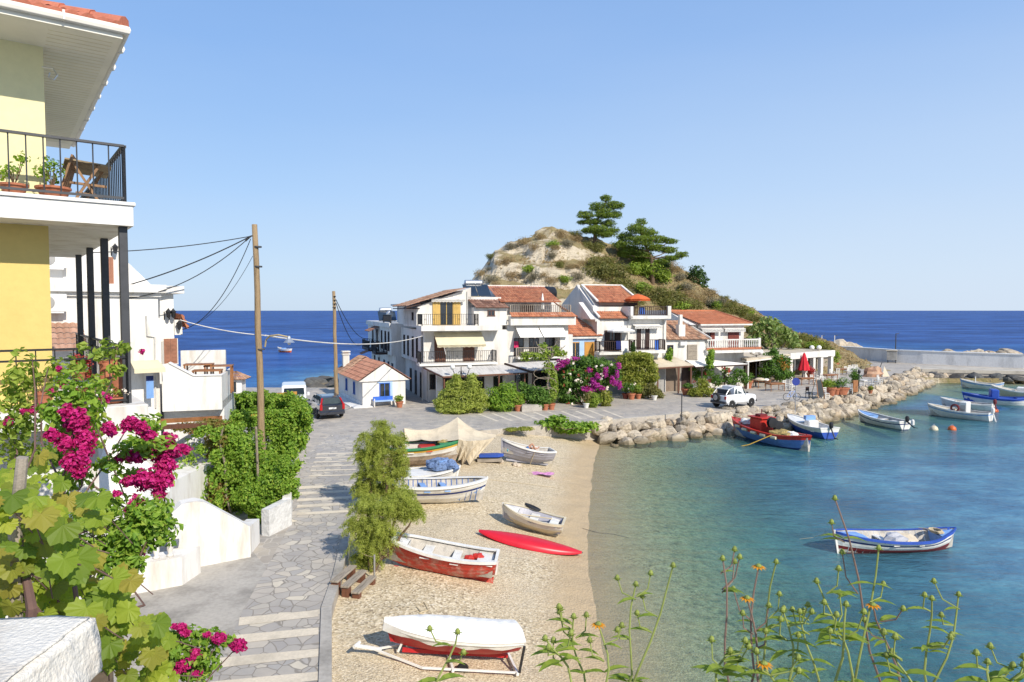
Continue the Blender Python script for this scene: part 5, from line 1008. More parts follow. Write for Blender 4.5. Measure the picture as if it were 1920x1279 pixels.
    def inp(s, t, q, sd, floor): p = s.pt(t, 1, 1); lo = s.H * floor; w0 = s.pt(t, floor + (1 - floor) * q, 1)[1]; w_ = max(.003, w0 - .055); return (min(p[0], s.L * .985), sd * w_ * (1 if t < .97 else .3), lo + (p[2] - .01 - lo) * q)
    def thwart(s, t, w_=.2, mt=None, z=.82, name='thwart'):
        b = MB(); y = s.hb(t) - .05; zz = s.sheer(t) * z; x = s.pt(t, .8, 1)[0]; b.bevbox(x - w_ / 2, x + w_ / 2, -y, y, zz - .03, zz, .008); return s.part(name, b, mt or B_WHITE)
    def deck(s, t0, t1, mt, z=.97, name='deck'):
        b = MB(); n = 8; rows = []
        for i in range(n + 1):
            t = t0 + (t1 - t0) * i / n; p = s.pt(t, z, 1); y = max(.002, p[1] - .03); rows.append([(p[0], -y, p[2] - .02), (p[0], 0, p[2] + .03), (p[0], y, p[2] - .02)])
        b.grid(rows); y = rows[0 if t0 > .3 else -1]; b.add([y[0], y[2], (y[2][0], y[2][1] * .5, s.H * .42), (y[0][0], y[0][1] * .5, s.H * .42)], [(0, 1, 2, 3)]); return s.part(name, b, mt)
    def ribs(s, mt, t0=.1, t1=.9, n=14, floor=.3):
        b = MB()
        for i in range(n):
            t = t0 + (t1 - t0) * i / (n - 1)
            for sd in (1, -1): b.tube([s.inp(t, .97, sd, floor), s.inp(t, .5, sd, floor), s.inp(t, .0, sd, floor)], .022, 4)
        s.part('ribs', b, mt, s.inner)
    def outboard(s, mt=B_BLACK, tilt=0.5):
        o = MB(); z = s.sheer(0); c, sn = math.cos(tilt), math.sin(tilt)
        def P(x, zz): return (-.12 + x * c - zz * sn * -1 * 0 - (zz) * -sn * 0 + x * 0 + (-sn * zz if zz < 0 else -sn * zz * -.5), 0, z + zz * c)
        o.tube([(-.1, 0, z + .02), (-.18 - .25 * sn, 0, z - .35 * c), (-.25 - .6 * sn, 0, z - .8 * c)], [.07, .05, .045], 6); o.lathe([(.02, -.02), (.13, .02), (.15, .18), (.13, .34), (.05, .42)], -.12, 0, z + .02, 10); o.box(-.55 - .6 * sn, -.15 - .6 * sn, -.015, .015, z - .78 * c, z - .7 * c)
        return s.part('outboard_motor', o, mt)
def W2(px, py, z=0.0): return G(px, py, z)[:2]
def wobble(b, c, r, seed, sub=2, amp=.25, mi=0, flat=None):
    """lumpy rock or bundle: noise-displaced ball"""
    n1, n2 = 8 * sub // 2, 10 * sub // 2 + 2; rows = []
    for i in range(n1 + 1):
        th = PI * i / n1; row = []
        for j in range(n2):
            ph = 2 * PI * j / n2; d = Vector((math.sin(th) * math.cos(ph), math.sin(th) * math.sin(ph), math.cos(th))); f = 1 + amp * 1.6 * mnoise.noise(d * 1.4 + Vector((seed, seed * .7, 0))) + amp * .6 * mnoise.noise(d * 4 + Vector((seed * 1.3, 0, seed)))
            row.append((c[0] + d.x * f * r[0], c[1] + d.y * f * r[1], c[2] + d.z * f * r[2]))
        rows.append(row)
    b.grid(rows[::-1], mi, closed=True)
# ---- moored boats
bt = Boat('rowboat', 'white rowboat with blue gunwale and dark red bottom, moored alone in clear water', W2(1778, 1027), W2(1556, 1038), -.15, .66, 1.5, [(.40, B_DRED), (.72, B_WHITE), (.80, B_NAVY), (1, B_WHITE)], transom=0, inner=B_INNER, gun=B_BLUE, bowup=.5, sternup=.35, rake=.15, rim=.03)
bt.deck(.76, .97, B_LBLUE); bt.deck(.02, .12, B_LBLUE); bt.thwart(.58, .24, B_WHITE); bt.thwart(.36, .22, B_WHITE); bt.ribs(B_WHITE, n=16)
b = MB(); wobble(b, (bt.L * .47, .1, .55), (.42, .34, .28), 3); bt.part('grey_tarp', b, mat('tarp_grey', (.42, .42, .44), rough=.9, bump=.5, bscale=6)); b = MB(); wobble(b, (bt.L * .36, -.15, .5), (.5, .35, .22), 5); bt.part('canvas_heap', b, M_BEIGE)
b = MB()
for k in range(4): b.tube([(bt.L * .1 + .22 * math.cos(t * PI / 5) + k * .03, .22 * math.sin(t * PI / 5), .78 + k * .03) for t in range(11)], .02, 5)
b.tube([(bt.L * .1, -.3, .8), (bt.L * .16, -.6, .75), (bt.L * .2, -.72, .35)], .015, 4); bt.part('rope', b, M_ROPE)
bt = Boat('fishing_boat', 'wooden fishing boat with blue hull, bright red wheelhouse and red rails', W2(1512, 846), W2(1373, 813), -.35, 1.15, 2.1, [(.32, B_NAVY), (.74, B_MBLUE), (.80, B_CREAM), (1, B_RED)], transom=0, inner=B_INNER, gun=B_RED, bowup=.35, sternup=.22, rim=.09)
bt.deck(.60, .97, B_RED); bt.deck(.02, .16, B_WHITE); bt.thwart(.3, .3, B_WHITE); L_ = bt.L
b = MB(); b.bevbox(L_ * .5, L_ * .66, -.55, .55, .7, 1.95, .06); b.box(L_ * .48, L_ * .68, -.62, .62, 1.95, 2.03); wh = bt.part('wheelhouse', b, B_RED); b = MB(); b.box(L_ * .52, L_ * .58, -.56, -.552, 1.45, 1.8); b.box(L_ * .60, L_ * .65, -.56, -.552, 1.45, 1.8); bt.part('pane', b, M_GLASS, wh); b = MB(); b.box(L_ * .55, L_ * .62, -.3, .3, 2.03, 2.2); b.tube([(L_ * .58, 0, 2.2), (L_ * .58, 0, 2.55)], .03, 5); bt.part('roof_light', b, B_DRED, wh)
b = MB()
for q in (-.75, -.2): b.lathe([(.1, -.14), (.36, -.12), (.36, -.08), (.16, -.06), (.16, .06), (.36, .08), (.36, .12), (.1, .14)], L_ * .40, q + .45, 1.6 + q * .5 + .3, 14, ax='x')
b.obox((L_ * .4, 0, .8), (L_ * .4, 0, 1.7), .08, .08); bt.part('net_drum', b, B_BLACK)
b = MB(); wobble(b, (L_ * .28, .1, 1.12), (.75, .6, .3), 8, amp=.4); bt.part('net_heap', b, M_NETY); b = MB(); wobble(b, (L_ * .2, -.1, 1.15), (.45, .5, .22), 12, amp=.4); bt.part('white_sheet', b, B_WHITE); b = MB(); wobble(b, (L_ * .78, .1, 1.45), (.4, .35, .25), 13, amp=.3); bt.part('foredeck_sheet', b, B_WHITE)
for t in (.28, .42, .56, .7, .82): b = MB(); p = bt.pt(t, .86, 1); b.tube([(p[0] - .22, p[1] + .1, p[2]), (p[0] + .22, p[1] + .1, p[2])], .1, 8); bt.part('fender', b, B_CREAM)
b = MB(); b.tube([bt.pt(.3, 1, 1), vadd(bt.pt(.36, 1, 1), (.4, 1.2, -.7)), vadd(bt.pt(.5, 1, 1), (.7, 2.6, -1.2))], .03, 5); bt.part('boom', b, B_YEL)
bt = Boat('motorboat', 'small motorboat with deep blue hull, white deck and black outboard, close to the boulders', W2(1556, 824), W2(1478, 800), -.25, .95, 1.75, [(.18, B_NAVY), (.72, B_BLUE), (1, B_WHITE)], transom=.85, inner=B_WHITE, gun=B_WHITE, clinker=False, bowup=.3, floor=.45)
bt.deck(.58, .97, B_WHITE, .99); bt.outboard(B_BLACK, .6); L_ = bt.L; b = MB(); b.bevbox(L_ * .36, L_ * .48, -.4, .4, .55, 1.25, .06); bt.part('console', b, B_WHITE); b = MB(); b.box(L_ * .44, L_ * .5, -.38, .38, 1.25, 1.55); bt.part('windscreen', b, B_LBLUE); bt.thwart(.2, .4, B_WHITE, .7)
bt = Boat('motorboat', 'open white boat with a dark blue stripe and tilted black outboard, off the boulder bank', W2(1698, 806), W2(1609, 788), -.22, .78, 1.65, [(.22, B_NAVY), (.66, B_WHITE), (.78, B_NAVY), (1, B_WHITE)], transom=.75, inner=B_INNER, gun=B_WHITE, clinker=False, bowup=.4)
bt.deck(.72, .97, B_LBLUE); bt.thwart(.55, .3); bt.thwart(.36, .3); bt.thwart(.16, .3); bt.outboard(B_BLACK, 1.1); b = MB(); b.lathe([(.12, 0), (.12, .3), (.06, .4), (.02, .42)], -.9, .3, .75, 8); bt.part('white_can', b, B_WHITE)
bt = Boat('motorboat', 'white moored boat with pale blue stripe, small white cabin and a life ring', W2(1858, 790), W2(1739, 777), -.25, .85, 1.8, [(.26, B_DRED), (.74, B_WHITE), (.84, B_LBLUE), (1, B_WHITE)], transom=.75, inner=B_INNER, gun=B_WHITE, clinker=False, bowup=.4); L_ = bt.L
bt.deck(.62, .97, B_CREAM); bt.thwart(.2, .3); b = MB(); b.bevbox(L_ * .34, L_ * .46, -.45, .45, .4, 1.65, .05); cb = bt.part('cabin', b, B_WHITE); b = MB(); b.lathe([(.05, -.05), (.3, -.05), (.3, .05), (.05, .05)], 0, 0, 0, 4); b = MB(); b.tube([(L_ * .52 + .28 * math.cos(t * PI / 8), .5, 1.1 + .28 * math.sin(t * PI / 8)) for t in range(17)], .08, 6, cap=False); bt.part('life_ring', b, B_DRED); b = MB(); b.box(L_ * .36, L_ * .44, .45, .46, .9, 1.4); bt.part('cabin_door', b, B_INNER, cb); bt.outboard(B_WHITE, .2)
bt = Boat('rowboat', 'plain white boat with dark red bottom, behind the boat with the life ring', W2(1862, 772), W2(1763, 763), -.25, .85, 1.7, [(.34, B_DRED), (1, B_WHITE)], transom=.7, inner=B_INNER, gun=B_WHITE, bowup=.35); bt.thwart(.6); bt.thwart(.35); bt.deck(.75, .97, B_WHITE); bt.outboard(B_DRED, .2)
bt = Boat('fishing_boat', 'long white boat with royal blue deck and a blue covered wheelhouse', W2(1930, 761), W2(1803, 755), -.3, .95, 2.0, [(.22, B_NAVY), (.74, B_WHITE), (1, B_BLUE)], transom=0, inner=B_BLUE, gun=B_BLUE, bowup=.4, sternup=.25); L_ = bt.L; bt.deck(.6, .97, B_BLUE); bt.deck(.02, .2, B_BLUE)
b = MB(); b.bevbox(L_ * .46, L_ * .58, -.6, .6, .6, 1.75, .08); bt.part('wheelhouse', b, B_BLUE); bt.thwart(.3, .3, B_BLUE)
bt = Boat('launch', 'cream-hulled boat partly out of frame, beyond the boat with the blue wheelhouse', W2(1945, 748), W2(1857, 742), -.3, 1.0, 2.0, [(.2, B_GREEN), (.85, B_CREAM), (1, B_WHITE)], transom=.8, inner=B_WHITE, gun=B_WHITE, clinker=False); bt.deck(.5, .97, B_CREAM); b = MB(); b.bevbox(.9, 1.7, -.5, .5, .5, 1.4, .06); bt.part('console', b, B_WHITE)
bt = Boat('rowboat', 'farthest white and pale blue boat, moored next to the harbour quay', W2(1878, 731), W2(1800, 726), -.25, .85, 1.6, [(.25, B_NAVY), (.75, B_WHITE), (1, B_LBLUE)], transom=0, inner=B_INNER, gun=B_WHITE, sternup=.3); bt.thwart(.4); bt.thwart(.6); bt.deck(.72, .97, B_WHITE); b = MB(); b.tube([(2.5, 0, .6), (2.5, 0, 1.6)], .05, 5); bt.part('post', b, B_WHITE)
bt = Boat('rowboat', 'little orange and white boat alone on the open sea beyond the plaza', W2(545, 661), W2(521, 660.5), -.2, .9, 1.5, [(.55, B_ORANGE), (1, B_WHITE)], transom=.7, inner=B_INNER, gun=B_WHITE, clinker=False); b = MB(); b.bevbox(1.3, 2.1, -.5, .5, .5, 1.15, .1); bt.part('tarp', b, B_LBLUE)
for px, py, mt_, lb in ((1751, 806, B_CREAM, 'yellowish mooring buoy floating between the harbour boats'), (1785, 806, B_ORANGE, 'red-orange mooring buoy floating next to the yellowish one'), (1865, 772, B_ORANGE, 'orange fender buoy at the stern of the plain white boat')):
    x, y = W2(px, py); T = Thing('buoy', lb, 'buoy', (x, y, 0), 0, (0, 0, 0)); b = MB(); b.lathe([(.03, -.25), (.2, -.2), (.3, 0), (.25, .2), (.1, .32)], 0, 0, 0, 10); T.part('float', b, mt_, smooth=True); b = MB(); b.tube([(.06 * math.cos(t * PI / 4), 0, .36 + .06 * math.sin(t * PI / 4)) for t in range(9)], .02, 4); T.part('ring', b, M_METAL)
# ---- boats on the beach
def BW(px, py): return GB(px, py)
def beached(name, label, sp, bp, lift, *a, **k):
    s_, e_ = BW(*sp), BW(*bp); z = (s_[2] + e_[2]) / 2 + lift; t = Boat(name, label, s_[:2], e_[:2], z, *a, **k)
    t.o.rotation_euler[1] = -math.atan2(e_[2] - s_[2], math.hypot(e_[0] - s_[0], e_[1] - s_[1])); t.o.location.z = s_[2] + lift; return t
bt = beached('rowboat', 'red clinker rowboat with white gunwale, lying on the beach below the tamarisk', (926, 1094), (704, 1058), .04, .74, 1.38, [(.86, B_REDW), (1, B_REDW)], transom=.78, inner=B_INNER, gun=B_WHITE, bowup=.32, rocker=.35, rim=.08)
bt.thwart(.62, .3); bt.thwart(.36, .26); bt.thwart(.1, .5, z=.9); bt.deck(.78, .96, B_WHITE, .94); [bt.part('red_bag', (lambda b: (wobble(b, (bt.L * x, y, .66), (r, r * .8, r * .65), 4), b)[1])(MB()), B_RED) for x, y, r in ((.16, -.1, .2), (.23, .1, .16))]
b = MB(); b.add([(.02, -.012, -.05), (.02, -.012, .16), (1.3, -.012, .02), (.02, .012, -.05), (.02, .012, .16), (1.3, .012, .02)], [(0, 1, 2), (5, 4, 3), (0, 3, 4, 1), (1, 4, 5, 2), (0, 2, 5, 3)]); bt.part('skeg', b, B_REDW); b = MB(); b.box(-.055, -.01, -.16, .16, .3, .6); bt.part('motor_pad', b, B_WHITE)
bt = beached('dinghy', 'small cream dinghy with white thwarts and grey inside, beside the long red board', (1052, 1009), (934, 978), .05, .55, 1.3, [(.5, B_CREAM), (1, B_WHITE)], transom=.78, inner=B_GREY, gun=B_CREAM, bowup=.3, rocker=.3)
bt.thwart(.5, .34); bt.thwart(.16, .34, z=.86); bt.deck(.76, .96, B_WHITE, .95); b = MB(); b.tube([(bt.L * .55 + .3 * math.cos(t * PI / 8), -.62 + .1 * math.sin(t * PI / 8), .66 + .05 * math.cos(t * PI / 8)) for t in range(17)], .05, 6); bt.part('black_hoop', b, B_BLACK)
b = MB(); b.tube([(.5, -.3, .5), (2.0, .2, .5)], .022, 5); bt.part('oar', b, M_ROPE)
bt = beached('rowboat', 'open white rowboat with blue ribbed inside and dark hull stripe, half behind the tamarisk', (712, 945), (912, 946), .05, .8, 1.75, [(.55, B_WHITE), (.66, B_NAVY), (1, B_WHITE)], transom=.6, inner=B_INNER, gun=B_WHITE, bowup=.35, rocker=.3, rim=.09, floor=.2)
bt.thwart(.62, .25, B_LBLUE); bt.thwart(.42, .25, B_LBLUE); bt.ribs(B_MBLUE, n=18, floor=.2); b = MB(); b.tube([(bt.L * .45, 0, .62), (bt.L * .8, .15, .7)], .03, 5); bt.part('oar', b, B_WHITE); b = MB(); b.add([bt.pt(.74, .2, -1), bt.pt(.93, .24, -1), bt.pt(.97, .62, -1), bt.pt(.9, .45, -1)], [(0, 1, 2, 3)]); b.v = [(x, y - .02, z) for x, y, z in b.v]; bt.part('blue_patch', b, B_LBLUE)
bt = beached('rowboat', 'white sheeted rowboat under the blue fishing net, behind the open white boat', (716, 914), (862, 912), .05, .6, 1.6, [(1, B_WHITE)], transom=.7, inner=B_INNER, gun=B_WHITE); bt.deck(.02, .95, B_WHITE, 1.0)
T = Thing('fishing_net', 'heap of blue fishing net lying on the sheeted white hull', 'fishing net', bt.o.location[:], bt.o.rotation_euler[2], (0, 0, 0)); b = MB(); wobble(b, (bt.L * .72, 0, .85), (.5, .38, .32), 21, 3, .35); wobble(b, (bt.L * .88, -.2, .78), (.3, .3, .28), 25, 3, .35); T.part('mesh_heap', b, M_NET); b = MB()
for k in range(5): b.tube([(bt.L * .75 + .3 * math.cos(t * PI / 6 + k), .3 * math.sin(t * PI / 6 + k) - .05, 1.02 + .04 * math.sin(t * 2 + k)) for t in range(9)], .02, 4)
T.part('float_line', b, B_LBLUE)
bt = beached('fishing_boat', 'white wooden boat with green gunwale and worn brown bottom, in front of the tarpaulin tent', (700, 880), (866, 872), .12, .95, 1.9, [(.55, B_OLD), (.82, B_WHITE), (.88, B_YEL), (1, B_GREEN)], transom=0, inner=B_INNER, gun=B_GREEN, bowup=.3, sternup=.3, rim=.09, floor=.5)
bt.thwart(.62, .3, B_RED); bt.thwart(.4, .3); bt.deck(.76, .97, B_GREEN); b = MB(); b.bevbox(bt.L * .5, bt.L * .7, -.4, .4, .55, .95, .05); bt.part('red_crate', b, B_RED); b = MB(); wobble(b, (bt.L * .8, .1, 1.1), (.3, .2, .12), 31); bt.part('yellow_net', b, M_NETY)
for t in (.3, .62): b = MB(); b.box(bt.L * t, bt.L * t + .15, -.8, .8, -.14, .03); bt.part('chock', b, M_GREYWOOD)
# covered boat on its trailer
bt = beached('covered_boat', 'red boat under a white canvas cover, nearest boat on the beach', (964, 1243), (712, 1229), .2, .52, 1.3, [(1, paint('trailer_red', (.50, .02, .025)))], transom=.85, gun=B_WHITE, bowup=.12, rocker=.3, clinker=False, full=.7)
b = MB(); rows = []; nt_ = 18
for i in range(nt_ + 1):
    t = -.012 + 1.03 * i / nt_; tt = min(1, max(0, t)); p = bt.pt(tt, 1, 1); q = bt.pt(tt, .66, 1); hb_ = p[1]; ridge = .15 * math.sin(PI * (.12 + .78 * tt)) + .03; x = p[0] + (t - tt) * bt.L; row = []
    for k in range(13):
        f = -1 + 2 * k / 12; wv = .018 * math.sin(i * 2.3 + k) ; a_ = abs(f)
        if a_ > .84: row.append((x, math.copysign(max(q[1], .02) + .05 + .015 * math.sin(i * 1.7), f), q[2] + .05 * math.sin(i * 1.3 + (1 if f > 0 else 3)) * .6))
        elif a_ > .66: row.append((x, math.copysign(hb_ + .05, f), p[2] + .03))
        else: row.append((x, f / .66 * hb_ * .94, p[2] + .05 + ridge * (1 - (f / .66) ** 2) + wv * .7))
    rows.append(row)
b.grid(rows); b.add(rows[0], [tuple(range(13))]); b.add(rows[-1], [tuple(range(12, -1, -1))]); bt.part('canvas_cover', b, M_AWNW)
s_ = Thing('boat_trailer', 'white metal boat trailer with drawbar under the canvas-covered red boat', 'trailer', bt.o.location[:], bt.o.rotation_euler[2], (0, 0, 0)); s_.o.rotation_euler[1] = bt.o.rotation_euler[1]; L_ = bt.L
for y in (-.62, .62): b = MB(); b.obox((0, y, -.12), (L_ * .72, y, -.12), .035, .045); b.obox((L_ * .72, y, -.12), (L_ * 1.05, 0, -.06), .035, .045); s_.part('side_rail', b, B_WHITE)
b = MB(); b.obox((L_ * 1.0, 0, -.06), (L_ * 1.18, 0, 0), .06, .06); b.tube([(L_ * 1.16, -.12, .02), (L_ * 1.2, .12, .02)], .04, 6); s_.part('drawbar', b, B_WHITE); b = MB(); b.obox((L_ * .88, 0, -.08), (L_ * .84, 0, .38), .05, .05); b.obox((L_ * .8, -.2, -.1), (L_ * .85, 0, .3), .04, .04); s_.part('bow_post', b, B_WHITE)
for x in (L_ * .02, L_ * .5): b = MB(); b.obox((x, -.7, -.12), (x, .7, -.12), .06, .06); s_.part('cross_bar', b, B_WHITE)
for y in (-.5, .5): 
    b = MB(); b.lathe([(.07, -.04), (.13, -.05), (.15, 0), (.13, .05), (.07, .04)], L_ * .42, y, -.16, 14, ax='y'); wq = s_.part('wheel', b, B_BLACK); b = MB(); b.lathe([(.1, -.055), (.02, -.065)], L_ * .42, y, -.16, 10, ax='y'); s_.part('rim', b, M_METAL, wq)
b = MB(); b.obox((.02, .66, -.1), (.02, .7, .55), .05, .05); s_.part('light_post', b, B_BLACK)
# long red board (upturned kayak)
ka, kb = BW(896, 1003), BW(1089, 1044); kv = Vector(kb) - Vector(ka); T = Thing('kayak', 'long bright red upturned kayak lying on the pebbles', 'kayak', ka, math.atan2(kv.y, kv.x), (0, 0, 0)); T.o.rotation_euler[1] = -math.atan2(kv.z, math.hypot(kv.x, kv.y)); L_ = kv.length; b = MB(); rows = []
for i in range(27):
    t = i / 26; wd = .5 * max(.02, math.sin(PI * min(1, max(0, t)))) ** .62; hh = .30 * max(.05, math.sin(PI * t)) ** .5; rows.append([(L_ * t, wd * math.cos(a * PI / 10), .02 + .12 * abs(2 * t - 1) ** 3 + hh * math.sin(a * PI / 10) ** .8) for a in range(11)])
b.grid(rows); b.grid([[(x, y, .015 + .12 * abs(2 * i / 26 - 1) ** 3) for x, y, z in (r[0], r[-1])][::-1] for i, r in enumerate(rows)]); T.part('hull', b, B_KAYAK, smooth=True)
b = MB(); b.tube([(L_ - .02, 0, .17), (L_ + .05, 0, .16)], .02, 5); T.part('toggle', b, B_BLACK)
# grey clinker dinghy with a person lying in it
gd = beached('dinghy', 'lilac-grey clinker dinghy on stones, with somebody lying in it', (1032, 876), (932, 864), .16, .72, 1.45, [(1, B_GREY)], transom=.78, inner=B_INNER, gun=B_WHITE, bowup=.45, rocker=.25, floor=.45)
gd.thwart(.55, .3, B_GREY); gd.thwart(.3, .3, B_GREY); b = MB(); b.tube([gd.pt(.45, 1.02, 1), vadd(gd.pt(.45, .5, 1), (0, .05, 0)), vadd(gd.pt(.45, 0, 1), (0, .3, -.12))], .02, 5); gd.part('rope', b, M_ROPE)
def skin(name, verts, edges, mt, parent, sub=1):
    me = bpy.data.meshes.new(name); me.from_pydata([v[:3] for v in verts], edges, []); me.materials.append(mt); o = bpy.data.objects.new(name, me); COL.objects.link(o); o.parent = parent
    o.modifiers.new('skin', 'SKIN'); 
    for i, v in enumerate(verts): me.skin_vertices[0].data[i].radius = (v[3], v[3]); me.skin_vertices[0].data[i].use_root = (i == 0)
    sb = o.modifiers.new('smooth', 'SUBSURF'); sb.levels = sb.render_levels = sub
    for p_ in me.polygons: p_.use_smooth = True
    return o
M_SKIN = mat('skin', (.46, .24, .15), rough=.6, var=.06)
zl = gd.sheer(.5) + .12; per = Thing('person', 'person in pale hat, green top and blue shorts lying in the grey dinghy', 'person', gd.o.location[:], gd.o.rotation_euler[2], (0, 0, 0)); xl = gd.L
def PL(x, y, z): return (x, y, z)
hx_ = xl * .50
V = [(hx_, 0, zl, .12), (hx_ + .25, 0, zl + .02, .115), (hx_ + .48, 0, zl + .05, .13), (hx_ + .58, 0, zl + .08, .07), (hx_ + .66, 0, zl + .11, .055), (hx_ + .74, 0, zl + .15, .095), (hx_ + .84, 0, zl + .17, .085),
     (hx_ - .06, .1, zl, .09), (hx_ - .42, .13, zl + .36, .062), (hx_ - .62, .13, zl - .02, .042), (hx_ - .76, .13, zl - .02, .035),
     (hx_ - .06, -.1, zl, .09), (hx_ - .47, -.14, zl + .06, .06), (hx_ - .86, -.16, zl + .03, .042), (hx_ - .92, -.16, zl + .12, .035),
     (hx_ + .5, .19, zl + .05, .06), (hx_ + .26, .3, zl + .0, .042), (hx_ + .05, .24, zl + .05, .032), (hx_ + .5, -.19, zl + .05, .06), (hx_ + .3, -.33, zl + .02, .042), (hx_ + .06, -.27, zl + .06, .032)]
E_ = [(0, 1), (1, 2), (2, 3), (3, 4), (4, 5), (5, 6), (0, 7), (7, 8), (8, 9), (9, 10), (0, 11), (11, 12), (12, 13), (13, 14), (2, 15), (15, 16), (16, 17), (2, 18), (18, 19), (19, 20)]
skin('body', V, E_, M_SKIN, per.o, 2)
skin('green_top', [(hx_ + .12, 0, zl + .01, .135), (hx_ + .28, 0, zl + .03, .135), (hx_ + .5, 0, zl + .06, .145)], [(0, 1), (1, 2)], mat('green_cloth', (.06, .16, .07), rough=.9), per.o)
skin('shorts', [(hx_ + .1, 0, zl, .135), (hx_ - .06, .1, zl + .02, .11), (hx_ - .25, .12, zl + .2, .095), (hx_ - .06, -.1, zl + .01, .11), (hx_ - .28, -.13, zl + .05, .095)], [(0, 1), (1, 2), (0, 3), (3, 4)], mat('blue_cloth', (.07, .16, .36), rough=.9), per.o)
b = MB(); b.lathe([(.2, -.02), (.19, .0), (.11, .03), (.1, .12), (.04, .15)], hx_ + .86, 0, zl + .2, 10); per.part('sun_hat', b, mat('hat_straw', (.66, .52, .48), rough=.9))
T = Thing('beach_bag', 'striped red and turquoise beach bag in the bow of the grey dinghy', 'bag', gd.o.location[:], gd.o.rotation_euler[2], (0, 0, 0)); b = MB(); wobble(b, (xl * .8, .05, zl + .12), (.16, .18, .24), 41); T.part('bag', b, mat('bag_cloth', (.10, .38, .46), var=.2)); b = MB(); wobble(b, (xl * .75, -.12, zl + .05), (.14, .12, .16), 43); T.part('flap', b, B_RED)
T = Thing('beach_towel', 'pink and white beach towel spread on the pebbles below the grey dinghy', 'towel', BW(1012, 891), math.radians(-10), (0, 0, 0)); b = MB(); b.grid([[(-.75 + 1.5 * i / 8, -.26 + .52 * j / 3, .10 + .03 * math.sin(i * 1.7 + j)) for i in range(9)] for j in range(4)]); T.part('cloth', b, mat('pink_towel', (.66, .28, .50), rough=.95, var=.2, vscale=5))
# tarpaulin tent over a boat
tt_ = Thing('tarpaulin_tent', 'big sand-coloured tarpaulin stretched over poles as a tent, at the top of the beach', 'tarpaulin', BW(850, 868), 0, None); Yt = tt_.o.location.y + .6
def TT(px, py, dy): return AT(px, py, Yt + dy)
b = MB(); up_ = [TT(758, 803, -.5), TT(790, 806, -.3), TT(822, 802, 0), TT(858, 782, .6), TT(892, 806, .3), TT(930, 815, 0)]
lo_ = [TT(760, 826, -1.1), TT(790, 824, -1.1), TT(822, 826, -1.2), TT(860, 824, -1.4), TT(893, 826, -1.2), TT(928, 820, -.5)]; bk = [TT(768, 802, 2.2), TT(795, 806, 2.4), TT(826, 806, 2.5), TT(862, 800, 2.6), TT(895, 808, 2.4), TT(928, 814, 1.6)]
def fine(r, n=5):
    o_ = []
    for i in range(len(r) - 1):
        for k in range(n): t = k / n; q = lerp(r[i], r[i + 1], t); o_.append((q[0], q[1], q[2] - .05 * math.sin(PI * t)))
    o_.append(r[-1]); return o_
U, Lw, Bk = fine(up_), fine(lo_), fine(bk); rows = [Bk] + [[lerp(a, c, t) for a, c in zip(Bk, U)] for t in (.35, .7)] + [U] + [[(lambda q: (q[0], q[1], q[2] - .10 * math.sin(PI * t)))(lerp(a, c, t)) for a, c in zip(U, Lw)] for t in (.25, .5, .75, 1)]
b.grid(rows); b.grid([[(x, y + .02, z - .025) for x, y, z in r] for r in rows[::-1]]); tt_.part('roof_sheet', b, M_BEIGE2 if 'M_BEIGE2' in globals() else mat('sand_tarp', (.60, .51, .37), rough=.9, var=.12, vscale=1.5, fine=.1, bump=.35, bscale=3))
b = MB(); s0 = Lw[15:]; s1 = [TT(852 + i * 3.9, 866 + 6 * math.sin(i * 1.9) + (3 if i > 6 else 0) - max(0, i - 8) * 3.5, -1.0 + .25 * math.sin(i * 2.2)) for i in range(len(s0))]; rows = [[lerp(a, (c[0] + .05 * math.sin(i * 3), c[1] + .16 * math.sin(i * 2.6) * t, c[2]), t) for i, (a, c) in enumerate(zip(s0, s1))] for t in (0, .25, .5, .75, 1)]
b.grid(rows); b.grid([[(x, y + .02, z) for x, y, z in r] for r in rows[::-1]]); tt_.part('side_sheet', b, mat('sand_tarp_side', (.62, .53, .39), rough=.9, var=.12, vscale=1.5, fine=.1, bump=.35, bscale=3))
for px, py, dy in ((858, 782, .6), (758, 803, -.5), (822, 802, 0), (762, 803, 2.1)): q = TT(px, py, dy); b = MB(); b.tube([(q[0], q[1], bz(q[0], q[1]) - .1), (q[0], q[1], q[2] - .03)], .045, 6); tt_.part('pole', b, M_GREYWOOD)
bt = beached('rowboat', 'dark blue and red boat stored in the shade under the tarpaulin tent', (770, 862), (868, 860), .15, .9, 1.6, [(.6, B_RED), (1, B_BLUE)], transom=.6, inner=B_INNER, gun=B_LBLUE)
T = Thing('paddle_board', 'blue board with a white underside, leaning between the tent and the grey dinghy', 'board', BW(916, 866), .1, (0, 0, 0)); b = MB(); b.prism([(-.5, -.2), (.5, -.25), (.8, 0), (.5, .25), (-.5, .2)], 'z', .28, .42); T.part('deck', b, B_BLUE); b = MB(); b.box(-.6, .7, -.3, .3, .05, .2); T.part('support', b, M_GREYWOOD)
for i, (px, py) in enumerate(((966, 874), (971, 875), (938, 868))): 
    p = BW(px, py); b = MB(); wobble(b, (p[0], p[1], p[2] + .08), (.16, .14, .13), 50 + i); b.top('stone', mat('beach_stone', (.5, .42, .33), var=.25), 'pale stone propping up the grey dinghy', 'stone', p, group='stones under the grey dinghy')
